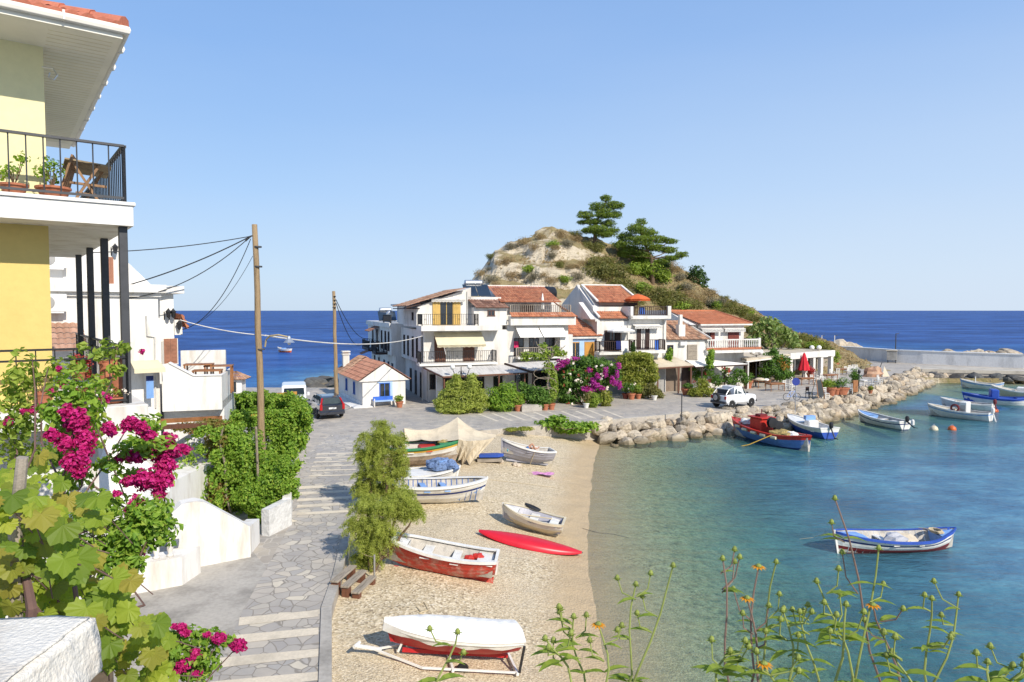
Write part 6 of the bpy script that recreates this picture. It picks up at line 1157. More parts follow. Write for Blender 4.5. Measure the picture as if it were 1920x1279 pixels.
# grey planks by the railing, iron posts with rope
T = Thing('plank_benches', 'three weathered planks on end blocks beside the beach railing', 'planks', BW(666, 1104), math.radians(78), (0, 0, 0))
for k, (y, z) in enumerate(((.34, .44), (.03, .32), (-.28, .18))): b = MB(); b.bevbox(-.62, .6, y - .12, y + .12, z - .05, z, .01); T.part('plank', b, M_GREYWOOD); [T.part('support', MB().box(q_, q_ + .17, y - .1, y + .1, -.2, z - .05), M_BROWN) for q_ in (-.58, .38)]
rq = [BW(655, 1062), BW(702, 1088)]; T = Thing('rope_railing', 'two bare iron posts with a sagging rope at the edge of the beach', 'railing', rq[0], 0, None)
for (px, py), top in (((655, 1062), 1008), ((702, 1088), 1040)): p = BW(px, py); q = AT(px, top, p[1]); b = MB(); b.tube([p, q], .028, 6); T.part('post', b, M_METAL)
p, q = AT(655, 1012, rq[0][1]), AT(702, 1044, rq[1][1]); b = MB(); b.tube([lerp(p, q, t / 8)[:2] + (lerp(p, q, t / 8)[2] - .15 * math.sin(PI * t / 8),) for t in range(9)], .012, 4); T.part('rope', b, M_ROPE)
# mooring lines over the beach and the shallows
def line(label, pts, mt, r=.012):
    b = MB(); b.tube(pts, r, 4); b.top('mooring_line', mt, label, 'rope', pts[0])
def zB(px, py, up=.03): p = GB(px, py); return (p[0], p[1], p[2] + up)
line('pale mooring line running from the boat with the blue gunwale to the shore', [AT(1552, 998, 25.9), G(1525, 1008, .12), G(1490, 1012, -.05)], M_ROPE, .008)
line('dark line lying across the shallows from the beach', [zB(1092, 992), zB(1120, 1000), zB(1150, 1003), zB(1180, 1010)], B_BLACK, .008)
line('thin rope on the pebbles from the blue net to the waterline', [zB(890, 898), zB(960, 905), zB(1040, 915)], M_ROPE)
line('coil of old rope on the pebbles in front of the covered boat', [zB(790, 1150), zB(782, 1140), zB(795, 1130), zB(803, 1146), zB(786, 1152), zB(800, 1156), zB(824, 1160)], M_ROPE, .016)

# ================================================================== VEHICLES
C_WHITE = mat('car_white', (.72, .72, .71), rough=.28, var=.03, coat=.6); C_BLACK = mat('car_black', (.022, .026, .036), rough=.2, var=.1, coat=.8); C_GREY = mat('car_plastic', (.05, .05, .055), rough=.6); C_TYRE = mat('tyre', (.018, .018, .018), rough=.85); C_RIM = mat('rim_grey', (.42, .42, .42), rough=.4, metal=.6); C_TAIL = mat('tail_light', (.40, .01, .012), rough=.2); C_LAMP = mat('headlamp', (.7, .7, .68), rough=.1); C_GLASS = mat('car_glass', (.03, .045, .05), rough=.06, spec=.9); C_PLATE = mat('plate', (.7, .7, .68), rough=.4)
class Car(Thing):
    def __init__(s, name, label, loc, head, paintm, body, house, wheels, r=.33, W=1.6):
        super().__init__(name, label, 'car', loc, head, (0, 0, 0)); b = MB(); rows = []
        for x, zb, zt, hw in body: rows.append([(x, -hw * .9, zb), (x, -hw, zb + .12), (x, -hw * 1.0, (zb + zt) / 2 + .05), (x, -hw * .96, zt - .07), (x, -hw * .84, zt), (x, hw * .84, zt), (x, hw * .96, zt - .07), (x, hw, (zb + zt) / 2 + .05), (x, hw, zb + .12), (x, hw * .9, zb)])
        b.grid(rows[::-1], closed=True); b.add(rows[0], [tuple(range(10))]); b.add(rows[-1], [tuple(range(9, -1, -1))]); s.body = s.part('body', b, paintm); s.W = W
        if house:
            b = MB(); rows = [[(x, -wb, zb), (x + dx, -wt, zt), (x + dx, wt, zt), (x, wb, zb)] for x, dx, zb, zt, wb, wt in house]; b.grid(rows[::-1]); b.add(rows[0], [(0, 1, 2, 3)]); b.add(rows[-1], [(3, 2, 1, 0)]); s.cab = s.part('roof', b, paintm)
        for x in wheels:
            for y in (-1, 1):
                b = MB(); b.lathe([(r * .55, -.1), (r * .92, -.1), (r, -.05), (r, .05), (r * .92, .1), (r * .55, .1)], x, y * (W / 2 - .08), r, 18, ax='y'); w_ = s.part('wheel', b, C_TYRE); b = MB(); b.lathe([(r * .58, -.085 if y < 0 else .085), (r * .5, -.1 if y < 0 else .1), (r * .15, -.09 if y < 0 else .09), (.02, -.11 if y < 0 else .11)], x, y * (W / 2 - .08), r, 14, ax='y'); s.part('rim', b, C_RIM, w_)
                b = MB(); pts = [(x + (r + .07) * math.cos(PI * k / 10), y * (W / 2 - .005), r + (r + .07) * math.sin(PI * k / 10)) for k in range(11)]; b.tube(pts, .045, 5); s.part('wheel_arch', b, C_GREY if paintm is not C_WHITE else paintm)
                b = MB(); q = y * (W / 2 - .012); ring = [(x + (r + .06) * math.cos(PI * k / 10), q, r * .75 + (r + .1) * math.sin(PI * k / 10)) for k in range(11)]; b.add(ring, [tuple(range(11)) if y < 0 else tuple(range(10, -1, -1))]); s.part('wheel_well', b, C_TYRE)
    def pane(s, pts, name='window', mt=None, parent=None): b = MB(); b.add(pts, [tuple(range(len(pts)))]); b.add([(p[0], p[1], p[2]) for p in pts[::-1]], [tuple(range(len(pts)))]); s.part(name, b, mt or C_GLASS, parent)
a_ = Vector(G(1371, 767)); c_ = Vector(G(1415, 762)); hd_ = math.atan2(c_.y - a_.y, c_.x - a_.x); n_ = Vector((-math.sin(hd_), math.cos(hd_), 0)); f_ = Vector((math.cos(hd_), math.sin(hd_), 0)); jo = a_ + n_ * .72 - f_ * .62
J = Car('jeep', 'white soft-top jeep with a spare wheel on its back, parked on the waterfront road', tuple(jo), hd_, C_WHITE, [(0, .55, .98, .74), (.06, .38, 1.08, .78), (.6, .38, 1.1, .79), (1.9, .36, 1.1, .79), (2.5, .36, 1.08, .78), (3.2, .38, 1.0, .76), (3.52, .42, .93, .72), (3.58, .5, .86, .68)], [(.95, .16, 1.06, 1.66, .72, .58), (1.4, 0, 1.06, 1.7, .72, .6), (2.1, -.18, 1.06, 1.68, .72, .6), (2.42, -.5, 1.06, 1.6, .7, .58)], (.62, 2.87), .35, 1.6)
for y in (-1, 1):
    J.pane([(1.42, y * .715, 1.12), (2.32, y * .705, 1.12), (1.98, y * .612, 1.58), (1.42, y * .612, 1.6)]); J.pane([(1.0, y * .722, 1.12), (1.33, y * .722, 1.12), (1.33, y * .63, 1.55), (1.18, y * .66, 1.45)])
J.pane([(2.43, -.62, 1.12), (2.43, .62, 1.12), (2.03, .52, 1.57), (2.03, -.52, 1.57)], 'windscreen')
b = MB()
for y in (-.62, .62): b.tube([(.1, y, 1.08), (.5, y * .95, 1.5), (1.05, y * .9, 1.64)], .03, 5)
b.tube([(.5, -.59, 1.5), (.5, .59, 1.5)], .03, 5); J.part('roll_bar', b, C_WHITE); b = MB(); b.bevbox(.05, .95, -.66, .66, 1.05, 1.14, .03); b.bevbox(.5, .7, -.6, .6, 1.1, 1.45, .04); J.part('rear_seat', b, C_GREY)
b = MB(); b.lathe([(.1, -.09), (.3, -.1), (.34, -.04), (.34, .06), (.3, .1), (.1, .1)], -.12, .12, .88, 18, ax='x'); sw = J.part('spare_wheel', b, C_TYRE); b = MB(); b.lathe([(.22, -.11), (.1, -.13), (.03, -.12)], -.12, .12, .88, 14, ax='x'); J.part('rim', b, C_RIM, sw)
b = MB(); b.bevbox(-.1, .1, -.76, .76, .42, .6, .04); J.part('bumper', b, C_GREY); b = MB(); b.bevbox(3.5, 3.66, -.74, .74, .42, .6, .04); J.part('bumper', b, C_GREY)
for y in (-1, 1): b = MB(); b.box(-.02, .05, y * .66 - .08, y * .66 + .08, .75, 1.0); J.part('tail_light', b, C_TAIL); b = MB(); b.box(3.55, 3.61, y * .5 - .1, y * .5 + .1, .68, .84); J.part('headlight', b, C_LAMP); b = MB(); b.bevbox(2.22, 2.34, y * .86 - .07, y * .86 + .07, 1.12, 1.26, .02); J.part('mirror', b, C_GREY); b = MB(); b.box(1.5, 1.62, y * .797 - .01, y * .797 + .01, .93, .96); J.part('door_handle', b, C_GREY)
a_ = Vector(G(597, 784)); c_ = Vector(G(640, 783)); hd_ = math.radians(119); f_ = Vector((math.cos(hd_), math.sin(hd_), 0)); so_ = (a_ + c_) / 2 - f_ * .75
S = Car('suv', 'black estate car seen from behind, parked on the plaza next to the white hut', tuple(so_), hd_, C_BLACK, [(0, .42, .98, .82), (.1, .3, 1.04, .89), (.8, .28, 1.06, .92), (2.2, .28, 1.04, .93), (3.3, .28, 1.0, .92), (4.2, .3, .9, .86), (4.62, .36, .78, .74), (4.7, .45, .68, .66)], [(.12, .3, 1.02, 1.5, .78, .6), (.7, .1, 1.03, 1.56, .8, .64), (2.0, 0, 1.02, 1.57, .8, .65), (3.2, -.55, .98, 1.5, .78, .62)], (.92, 3.7), .34, 1.86)
for y in (-1, 1):
    for x0, x1, t0, t1 in ((.55, 1.15, .68, 1.12), (1.22, 2.05, 1.22, 2.03), (2.12, 3.0, 2.1, 2.62)): S.pane([(x0, y * .806, 1.07), (x1, y * .804, 1.06), (t1, y * .67, 1.5), (t0, y * .675, 1.49)])
S.pane([(.1, -.68, 1.06), (.1, .68, 1.06), (.36, .56, 1.46), (.36, -.56, 1.46)], 'rear_window', mat('rear_glass', (.10, .13, .13), rough=.08, spec=.9)); S.pane([(3.24, -.68, 1.0), (3.24, .68, 1.0), (2.7, .58, 1.46), (2.7, -.58, 1.46)], 'windscreen')
for y in (-1, 1): b = MB(); b.bevbox(-.03, .14, y * .78 - .09, y * .78 + .09, .68, 1.06, .03); b.obox((.08, y * .76, 1.05), (.33, y * .62, 1.46), .1, .05); S.part('tail_light', b, C_TAIL); b = MB(); b.bevbox(2.9, 3.05, y * .98 - .1, y * .98 + .1, 1.02, 1.16, .03); S.part('mirror', b, C_BLACK); b = MB(); b.tube([(.6, y * .6, 1.6), (2.2, y * .62, 1.63)], .02, 5); S.part('roof_rail', b, C_GREY)
b = MB(); b.box(-.045, -.01, -.26, .26, .72, .84); S.part('number_plate', b, C_PLATE); b = MB(); b.bevbox(-.1, .1, -.86, .86, .36, .58, .05); b.box(-.11, -.095, -.8, .8, .5, .53); S.part('bumper', b, C_BLACK)
vo = G(527, 757); Vn = Car('van', 'white van facing the plaza, half hidden behind the vine-covered pergola', (-17.2, 53.6, 1.4), math.radians(-72), C_WHITE, [(0, .4, 1.9, .86), (.1, .3, 2.0, .9), (2.9, .3, 2.0, .9), (3.3, .3, 1.35, .9), (4.1, .32, 1.1, .86), (4.3, .4, .9, .8)], None, (.8, 3.5), .33, 1.8)
Vn.pane([(3.36, -.74, 1.34), (3.36, .74, 1.34), (2.98, .7, 1.86), (2.98, -.7, 1.86)], 'windscreen'); 
for y in (-1, 1): Vn.pane([(2.2, y * .905, 1.3), (3.05, y * .905, 1.3), (2.85, y * .9, 1.8), (2.2, y * .9, 1.8)]); b = MB(); b.bevbox(3.05, 3.2, y * 1.02 - .09, y * 1.02 + .09, 1.25, 1.5, .03); Vn.part('mirror', b, C_WHITE); b = MB(); b.box(4.2, 4.32, y * .6 - .12, y * .6 + .12, .72, .9); Vn.part('headlight', b, C_LAMP)
# ---- bicycle
w1, w2 = Vector(G(1475, 751)), Vector(G(1494, 751)); hd_ = math.atan2((w2 - w1).y, (w2 - w1).x); bk_ = Thing('bicycle', 'small white and blue bicycle on its stand beside the round blue sign', 'bicycle', tuple(w1), hd_, (0, 0, 0)); wb = (w2 - w1).length
for x in (0, wb):
    b = MB(); b.tube([(x + .3 * math.cos(t * PI / 10), 0, .32 + .3 * math.sin(t * PI / 10)) for t in range(21)], .022, 5, cap=False); w_ = bk_.part('wheel', b, C_TYRE); b = MB()
    for k in range(6): b.tube([(x - .28 * math.cos(k * PI / 6), 0, .32 - .28 * math.sin(k * PI / 6)), (x + .28 * math.cos(k * PI / 6), 0, .32 + .28 * math.sin(k * PI / 6))], .005, 3)
    bk_.part('spokes', b, M_METAL, w_)
b = MB(); P0, P1, P2, P3 = (0, 0, .32), (wb * .42, 0, .3), (wb * .3, 0, .75), (wb * .82, 0, .78)
for p, q in ((P0, P1), (P0, P2), (P1, P2), (P1, P3), (P2, P3), (P3, (wb, 0, .32)), (P3, (wb * .8, 0, .92))): b.tube([p, q], .026, 5)
bk_.part('frame', b, paint('bike_blue', (.35, .45, .72))); b = MB(); b.bevbox(wb * .2, wb * .38, -.07, .07, .8, .86, .02); bk_.part('saddle', b, C_TYRE); b = MB(); b.tube([(wb * .76, -.25, .98), (wb * .8, 0, .92), (wb * .76, .25, .98)], .02, 5); bk_.part('handlebar', b, C_TYRE)
sp_ = G(1491, 768); T = Thing('road_sign', 'round dark blue road sign on a thin grey post at the boulder edge', 'sign', sp_, 0, (0, 0, 0)); b = MB(); b.tube([(0, 0, -.3), (0, 0, 2.45)], .03, 6); T.part('post', b, M_METAL); b = MB(); b.lathe([(.02, -.02), (.3, -.02), (.3, .02), (.02, .02)], 0, -.05, 2.15, 20, ax='y'); T.part('disc', b, paint('sign_blue', (.03, .05, .26)))
p = G(1278, 783); T = Thing('post', 'single dark thin post standing at the road edge above the boulders', 'post', p, 0, (0, 0, 0)); b = MB(); b.tube([(0, 0, -.2), (0, 0, 1.55)], .04, 6); T.part('rod', b, M_STEEL); b = MB(); b.lathe([(.05, 0), (.06, .04), (.02, .08)], 0, 0, 1.52, 8); T.part('cap', b, M_STEEL)
# ================================================================== HARBOUR: boulders, wall, quay
def rock_mesh(seed):
    b = MB(); n1, n2 = 9, 12; rows = []
    rs = random.Random(seed); pl = [Vector((rs.gauss(0, 1), rs.gauss(0, 1), rs.gauss(0, 1))).normalized() for _ in range(9)]; dd = [rs.uniform(.55, .9) for _ in pl]
    for i in range(n1 + 1):
        th = PI * i / n1; row = []
        for j in range(n2):
            ph = 2 * PI * j / n2; d = Vector((math.sin(th) * math.cos(ph), math.sin(th) * math.sin(ph), math.cos(th))); r = 1.0
            for q, k in zip(pl, dd):
                c = d.dot(q)
                if c > .05: r = min(r, k / c)
            r *= 1 + .10 * mnoise.noise(d * 3 + Vector((seed, 0, 0))); row.append(tuple(d * r))
        rows.append(row)
    b.grid(rows[::-1], closed=True); return b
def rockmat(name, c, dark):
    m, nt, ns, L = nodes(name); out = N(nt, 'ShaderNodeOutputMaterial'); p = N(nt, 'ShaderNodeBsdfPrincipled'); L.new(p.outputs[0], out.inputs[0]); tc = N(nt, 'ShaderNodeTexCoord'); oi = N(nt, 'ShaderNodeObjectInfo')
    n1 = N(nt, 'ShaderNodeTexNoise', i_Scale=2.2, i_Detail=9.0, i_Roughness=.68); L.new(tc.outputs['Object'], n1.inputs['Vector']); r = ramp(nt, [(.32, dark), (.5, c), (.72, tuple(min(1, x * 1.25) for x in c))]); L.new(n1.outputs[0], r.inputs[0])
    rr = ramp(nt, [(0, (.62, .60, .58)), (.4, (1, .95, .9)), (.7, (1.1, 1.08, 1.04)), (1, (.92, .80, .68))]); L.new(oi.outputs['Random'], rr.inputs[0]); mx = N(nt, 'ShaderNodeMix', data_type='RGBA', blend_type='MULTIPLY'); mx.inputs[0].default_value = 1; L.new(r.outputs[0], mx.inputs[6]); L.new(rr.outputs[0], mx.inputs[7])
    # damp, algae-brown band close to the water
    ge = N(nt, 'ShaderNodeNewGeometry'); sp = N(nt, 'ShaderNodeSeparateXYZ'); L.new(ge.outputs['Position'], sp.inputs[0]); mr = N(nt, 'ShaderNodeMapRange'); mr.inputs[1].default_value = .12; mr.inputs[2].default_value = .38; mr.inputs[3].default_value = .8; mr.inputs[4].default_value = 0; L.new(sp.outputs[2], mr.inputs[0]); m2 = N(nt, 'ShaderNodeMix', data_type='RGBA'); L.new(mr.outputs[0], m2.inputs[0]); L.new(mx.outputs[2], m2.inputs[6]); m2.inputs[7].default_value = (.17, .13, .07, 1)
    L.new(m2.outputs[2], p.inputs['Base Color']); p.inputs['Roughness'].default_value = .9; b = N(nt, 'ShaderNodeBump', i_Strength=.8, i_Distance=.12); L.new(n1.outputs[0], b.inputs['Height']); L.new(b.outputs[0], p.inputs['Normal']); return m
M_ROCK = rockmat('limestone', (.45, .395, .31), (.18, .15, .11)); M_ROCKD = rockmat('dark_stone', (.10, .10, .095), (.035, .035, .035))
RK = [rock_mesh(100 + i).mesh('boulder', M_ROCK) for i in range(10)]; RKD = [rock_mesh(200 + i).mesh('boulder', M_ROCKD) for i in range(5)]
def rock(x, y, z, s, label, group, ms=RK, flat=.75):
    o = bpy.data.objects.new('boulder', random.choice(ms)); COL.objects.link(o); o.location = (x, y, z); o.scale = (s * random.uniform(.85, 1.35), s * random.uniform(.8, 1.1), s * random.uniform(flat * .8, flat * 1.15)); o.rotation_euler = (random.uniform(-.35, .35), random.uniform(-.35, .35), random.random() * 6.28); tag(o, label, 'boulder', group); return o
def along(P, step):
    out = []; d = 0
    for i in range(len(P) - 1):
        a, c = Vector(P[i]), Vector(P[i + 1]); L_ = (c - a).length; t = d
        while t < L_: out.append((a.lerp(c, t / L_), (c - a).normalized(), i)); t += step * random.uniform(.8, 1.2)
        d = t - L_
    return out
edge = [(x, y, 0) for x, y in pr[8:]]; edge[0] = (edge[0][0] - .3, edge[0][1] + .1, 0)
RL = ['pale limestone boulder in the bank between the beach and the white jeep', 'pale limestone boulder in the bank below the white jeep and the bicycle', 'pale limestone boulder in the bank below the taverna chairs', 'pale limestone boulder in the far bank towards the harbour quay']
for tier, (off, z, s0, s1, st) in enumerate(((1.75, -.05, .55, .85, 1.0), (1.1, .35, .5, .9, .95), (.45, .85, .45, .75, .85), (-.15, 1.28, .3, .55, .85))):
    for p, d, i in along(edge, st):
        n_ = Vector((d.y, -d.x, 0)); q = p + n_ * (off + random.uniform(-.25, .25)); k = 0 if q.x < 14 else 1 if q.x < 24 else 2 if q.x < 37 else 3
        if tier == 3 and (q.x < 14.5 and random.random() < .6): continue
        if k == 0 and q.x < 7.5 and tier == 0: continue
        rock(q.x, q.y, z + random.uniform(-.12, .12), random.uniform(s0, s1) * (1 + .12 * (k == 3)), RL[k], ('boulders by the beach', 'boulders below the jeep', 'boulders below the taverna', 'boulders by the quay')[k])
q0 = Vector((53.5, 88.2, 0)); q1 = Vector((80, 80.2, 0))
for k in range(26): p = q0.lerp(q1, k / 26); rock(p.x, p.y - .8, .1 + .4 * (k % 2), random.uniform(.9, 1.15), 'dark wet stone in the face of the harbour quay', 'dark stones of the quay face', RKD, .6)
b = MB(); a, c = Vector((53.2, 88.6, 1.41)), Vector((95, 76.2, 1.41)); d = (c - a).normalized(); n_ = Vector((-d.y, d.x, 0)); b.slabquad(a - n_ * .5, c - n_ * .5, c + n_ * 5, a + n_ * 5, .42); b.top('quay', mat('quay_concrete', (.50, .45, .37), rough=.85, var=.2, vscale=.6, fine=.1), kind='structure')
wl = [(48.5, 113.5), G(1590, 672)[:2], G(1680, 680)[:2], G(1730, 682.5)[:2], G(1920, 691)[:2], (92, 86.5)]; Tw = Thing('harbour_wall', 'long whitewashed harbour wall running out along the quay', 'wall', (wl[2][0], wl[2][1], 1.4), 0, None); b = MB(); b2 = MB()
for i in range(len(wl) - 1):
    a, c = Vector((*wl[i], 1.4)), Vector((*wl[i + 1], 1.4)); d = (c - a).normalized(); n_ = Vector((-d.y, d.x, 0)); h = 1.75; b.add([a, c, c + n_ * .8, a + n_ * .8] + [p + Vector((0, 0, h)) for p in (a, c, c + n_ * .8, a + n_ * .8)], [(0, 1, 5, 4), (2, 3, 7, 6), (4, 5, 6, 7), (3, 0, 4, 7), (1, 2, 6, 5)])
    b2.obox(a + n_ * .4 + Vector((0, 0, h + .06)), c + n_ * .4 + Vector((0, 0, h + .06)), .95, .12)
Tw.part('wall', b, mat('worn_whitewash', (.72, .71, .69), rough=.9, var=.14, vscale=.9, fine=.12, stretch=(1, 1, .35))); Tw.part('coping', b2, M_WHITE2)
for px, s in ((1690, .9), (1745, .6), (1775, .7), (1800, .9), (1815, 1.0), (1835, .8), (1855, 1.1), (1870, .8), (1885, .9), (1905, .9), (1918, 1.1), (1935, 1)): p = AT(px, 664, 100); rock(p[0], p[1] + 3, p[2] - .3, s * 1.15, 'pale armour boulder behind the harbour wall, showing over its top', 'armour boulders behind the harbour wall')
for px, py, s in ((1560, 652, 1.4), (1574, 646, 1.7), (1590, 642, 2.2), (1604, 643, 2.4), (1618, 646, 2.0), (1632, 652, 1.4), (1548, 655, 1.2)): p = AT(px, py + 4, 117); rock(p[0], p[1] + 3, p[2] - .9, s, 'large sea rock heaped beyond the landward end of the harbour wall', 'sea rocks beyond the harbour wall')
for px, py, s in ((595, 722, 2.0), (608, 716, 1.7), (590, 731, 1.5), (620, 728, 1.6), (630, 722, 1.5)): p = G(px, py, 0); rock(p[0], p[1], 0, s, 'dark weedy rock in the sea behind the black car', 'dark rocks off the plaza', RKD, .5)
for px, py, s in ((1735, 704, 1.0), (1742, 707, .8), (1752, 706, .9), (1762, 708, .8), (1770, 706, .7), (1728, 708, .9)): p = G(px, py, .5); rock(p[0], p[1], .45, s, RL[3], 'boulders by the quay')
for px, py, s in ((1155, 840, .28), (1148, 838, .18)): p = GB(px, py); rock(p[0], p[1], p[2] + .1, s, 'small pale stone standing in the shallows near the beach', 'stones in the shallows')
p = G(1672, 680.5); T = Thing('meter_box', 'grey electrical cabinet in front of the harbour wall', 'cabinet', p, math.radians(-30), (0, 0, 0)); b = MB(); b.bevbox(-.65, .65, -.45, .2, .45, 1.75, .03); T.part('case', b, M_WALLGREY); b = MB(); b.box(-.75, .75, -.55, .3, 1.75, 1.83); T.part('lid', b, M_BEIGE)
for x in (-.5, .5): b = MB(); b.box(x - .06, x + .06, -.3, .1, 0, .45); T.part('leg', b, M_STEEL)
for px, top, lb, Yp in ((1680, 625, 'tall thin lamp pole at the harbour wall cabinet', 104), (1541, 629, 'white flagpole past the headland scrub', 112), (1565, 629, 'white mast by the sea rocks, right of the first flagpole', 114)):
    q = AT(px, top, Yp); T = Thing('pole', lb, 'pole', (q[0], q[1], 1.4), 0, (0, 0, 0)); h = q[2] - 1.4; b = MB(); b.tube([(0, 0, 0), (0, 0, h)], [.1, .06], 6); T.part('mast', b, M_STEEL if px == 1680 else M_WHITE); b = MB(); b.tube([(0, 0, h - .1), (.5, 0, h + .02)], .05, 5); T.part('arm', b, M_STEEL)
# ================================================================== TAVERNA TERRACE
def canopy(label, pts, t, mt, posts, pm, beams=True, name='canopy', ph=None):
    T = Thing(name, label, 'canopy', (pts[0][0], pts[0][1], GZ), 0, None); b = MB(); b.slabquad(*pts, t); T.part('roof', b, mt); 
    if beams:
        for i in range(4): b = MB(); a, c = pts[i], pts[(i + 1) % 4]; b.obox((a[0], a[1], a[2] - t - .06), (c[0], c[1], c[2] - t - .06), .1, .12); T.part('beam', b, pm)
    for x, y, z in posts: b = MB(); b.box(x - .06, x + .06, y - .06, y + .06, GZ, z - t); T.part('post', b, pm)
    return T
def Rw(px, py, v): u, z = R.hit(px, py, v); return R.w(u, v, z)
c0, c1, c2, c3 = Rw(1230, 688, -1.4), Rw(1300, 684, -1.6), Rw(1262, 668, .15), Rw(1224, 670, .15)
canopy('tan bamboo canopy over the taverna entrance with a brown door', [c0, c1, c2, c3], .08, M_BEIGE, [lerp(c0, c1, .05), lerp(c0, c1, .94), lerp(c0, c1, .6)], M_BROWN)
c0, c1, c2, c3 = Rw(1304, 687, -1.5), Rw(1402, 682, -.6), Rw(1330, 674, 1.1), Rw(1285, 675, .15)
canopy('white-grey canvas canopy over the climbers of the taverna', [c0, c1, c2, c3], .05, M_AWNW, [lerp(c0, c1, .12), lerp(c0, c1, .55), lerp(c0, c1, .97)], M_DKBROWN)
zc = 4.3; RF = Frame(*G(1483, 674, 3.7)[:2], 38)
canopy('big flat beige canopy reaching from the red-roofed house to the restaurant', [G(1400, 673, zc), (RF.w(0, .1)[0], RF.w(0, .1)[1], zc), (RF.w(3, 9)[0], RF.w(3, 9)[1], zc + .15), G(1338, 657, zc)], .22, M_BEIGE, [G(1403, 675, 4.2), (RF.w(-.3, .4)[0], RF.w(-.3, .4)[1], 4.2), G(1352, 664, 4.2)], M_WHITE)
T = Thing('restaurant', 'low flat-roofed restaurant with a white fascia and white pillars', 'restaurant', RF.w(0, 0, GZ), RF.a, (0, 0, GZ)); b = MB(); b.box(-.1, 9.6, 0, .25, 3.7, 4.35); b.box(9.4, 9.6, .25, 8, 3.7, 4.35); T.part('fascia', b, M_WHITE); b = MB(); b.box(-.1, 9.4, .25, 8, 4.05, 4.3); T.part('roof', b, M_BEIGE)
for x in (.1, 3.2, 4.9, 6.6, 8.9): b = MB(); b.box(x, x + .5, .1, .5, GZ, 3.7); T.part('pillar', b, M_WHITE)
b = MB(); b.box(0, 9.4, 3.5, 3.8, GZ, 4.0); T.part('back_wall', b, M_WHITE2); b = MB()
for x in (.8, 3.9, 5.6, 7.3): b.box(x, x + 1.1, 3.44, 3.5, GZ, 3.3)
T.part('dark_opening', b, M_GLASS)
T = Thing('shed', 'low brown plank shed beside the restaurant, at the foot of the harbour wall', 'shed', RF.w(10.2, 2.5, GZ), RF.a, (10.2, 2.5, GZ)); b = MB(); b.box(10.2, 13.6, 2.5, 5, GZ, 3.3); T.part('wall', b, M_GREYWOOD); b = MB(); b.slabquad((9.9, 2.2, 3.45), (13.8, 2.2, 3.4), (13.8, 5.2, 3.5), (9.9, 5.2, 3.5), .1); T.part('roof', b, M_WHITE2)
def globe_lamp(label, px, py, z, Yp):
    q = AT(px, py, Yp); T = Thing('street_lamp', label, 'lamp', (q[0], q[1], GZ), 0, (0, 0, 0)); h = q[2] - GZ; b = MB(); b.tube([(0, 0, 0), (0, 0, .5), (0, 0, h)], [.1, .06, .05], 8); b.tube([(-.42, 0, h), (0, 0, h - .08), (.42, 0, h)], .035, 5); T.part('pole', b, M_BLACK)
    for s in (-1, 1): b = MB(); b.lathe([(.06, 0), (.2, .06), (.28, .22), (.26, .38), (.14, .5), (.02, .53)], s * .42, 0, h, 12); T.part('globe', b, M_AWNW, smooth=True)
globe_lamp('black double-globe lamp in front of the big dark leafy plant', 1418, 665, 0, 68.5); globe_lamp('black double-globe lamp behind the red folded parasol', 1529, 656, 0, 80)
T = Thing('parasol', 'closed bright red parasol between the taverna tables', 'parasol', G(1507, 712), 0, (0, 0, 0)); b = MB(); rows = []
for r_, z in ((.05, 2.95), (.12, 2.8), (.3, 2.1), (.5, 1.3), (.56, 1.05)): rows.append([((r_ * (1 + .18 * (k % 2)) * math.cos(2 * PI * k / 16)), r_ * (1 + .18 * (k % 2)) * math.sin(2 * PI * k / 16), z) for k in range(16)])
b.grid(rows[::-1], closed=True); T.part('canopy', b, mat('red_canvas', (.55, .015, .03), rough=.85)); b = MB(); b.tube([(0, 0, 0), (0, 0, 3.0)], .035, 6); T.part('pole', b, M_WHITE); b = MB(); b.lathe([(.3, 0), (.3, .08), (.06, .12)], 0, 0, 0, 12); T.part('base', b, M_CONC)
def table(label, px, py, rot, w_=1.2, d=.8, mt=M_WOOD, group=None, h=.76):
    p = G(px, py); T = Thing('table', label, 'table', p, rot, (0, 0, 0), group); b = MB(); b.bevbox(-w_ / 2, w_ / 2, -d / 2, d / 2, h - .05, h, .015); T.part('table_top', b, mt); b = MB(); b.box(-w_ / 2 + .07, w_ / 2 - .07, -d / 2 + .07, d / 2 - .07, h - .14, h - .05); T.part('apron', b, mt)
    for sx in (-1, 1):
        for sy in (-1, 1): b = MB(); b.tube([(sx * (w_ / 2 - .08), sy * (d / 2 - .08), h - .06), (sx * (w_ / 2 - .09), sy * (d / 2 - .09), h * .5), (sx * (w_ / 2 - .08), sy * (d / 2 - .08), 0)], [.05, .035, .03], 5); T.part('leg', b, mt)
    return T
table('dark wooden table with curved legs, nearest the white jeep', 1453, 733, .35, 1.7, .9); table('wooden table holding folded cloths, under the edge of the big beige canopy', 1428, 727, .35, 1.6, .9); table('reddish table in front of the closed red parasol', 1510, 722, .3, 1.6, .8); table('wooden table right of the red parasol, among white chairs', 1555, 715, .4, 1.7, .9); table('farthest wooden table, next to the shed', 1577, 703, .4, 1.3, .8); table('small white table among the seaside chairs above the boulders', 1620, 727, .4, 1.0, .8, M_WHITE); table('white bench table under the tan bamboo canopy', 1248, 733, .3, 1.4, .7, M_WHITE2)
p = G(1428, 728); T = Thing('cloth_pile', 'pile of beige folded cloths on the table under the canopy', 'cloths', (p[0], p[1], 2.16), .35, (0, 0, 0)); b = MB(); wobble(b, (-.2, 0, .12), (.5, .3, .16), 61); T.part('cloth', b, M_BEIGE); b = MB(); wobble(b, (.45, -.1, .06), (.25, .25, .12), 63); T.part('white_cloth', b, M_AWNW)
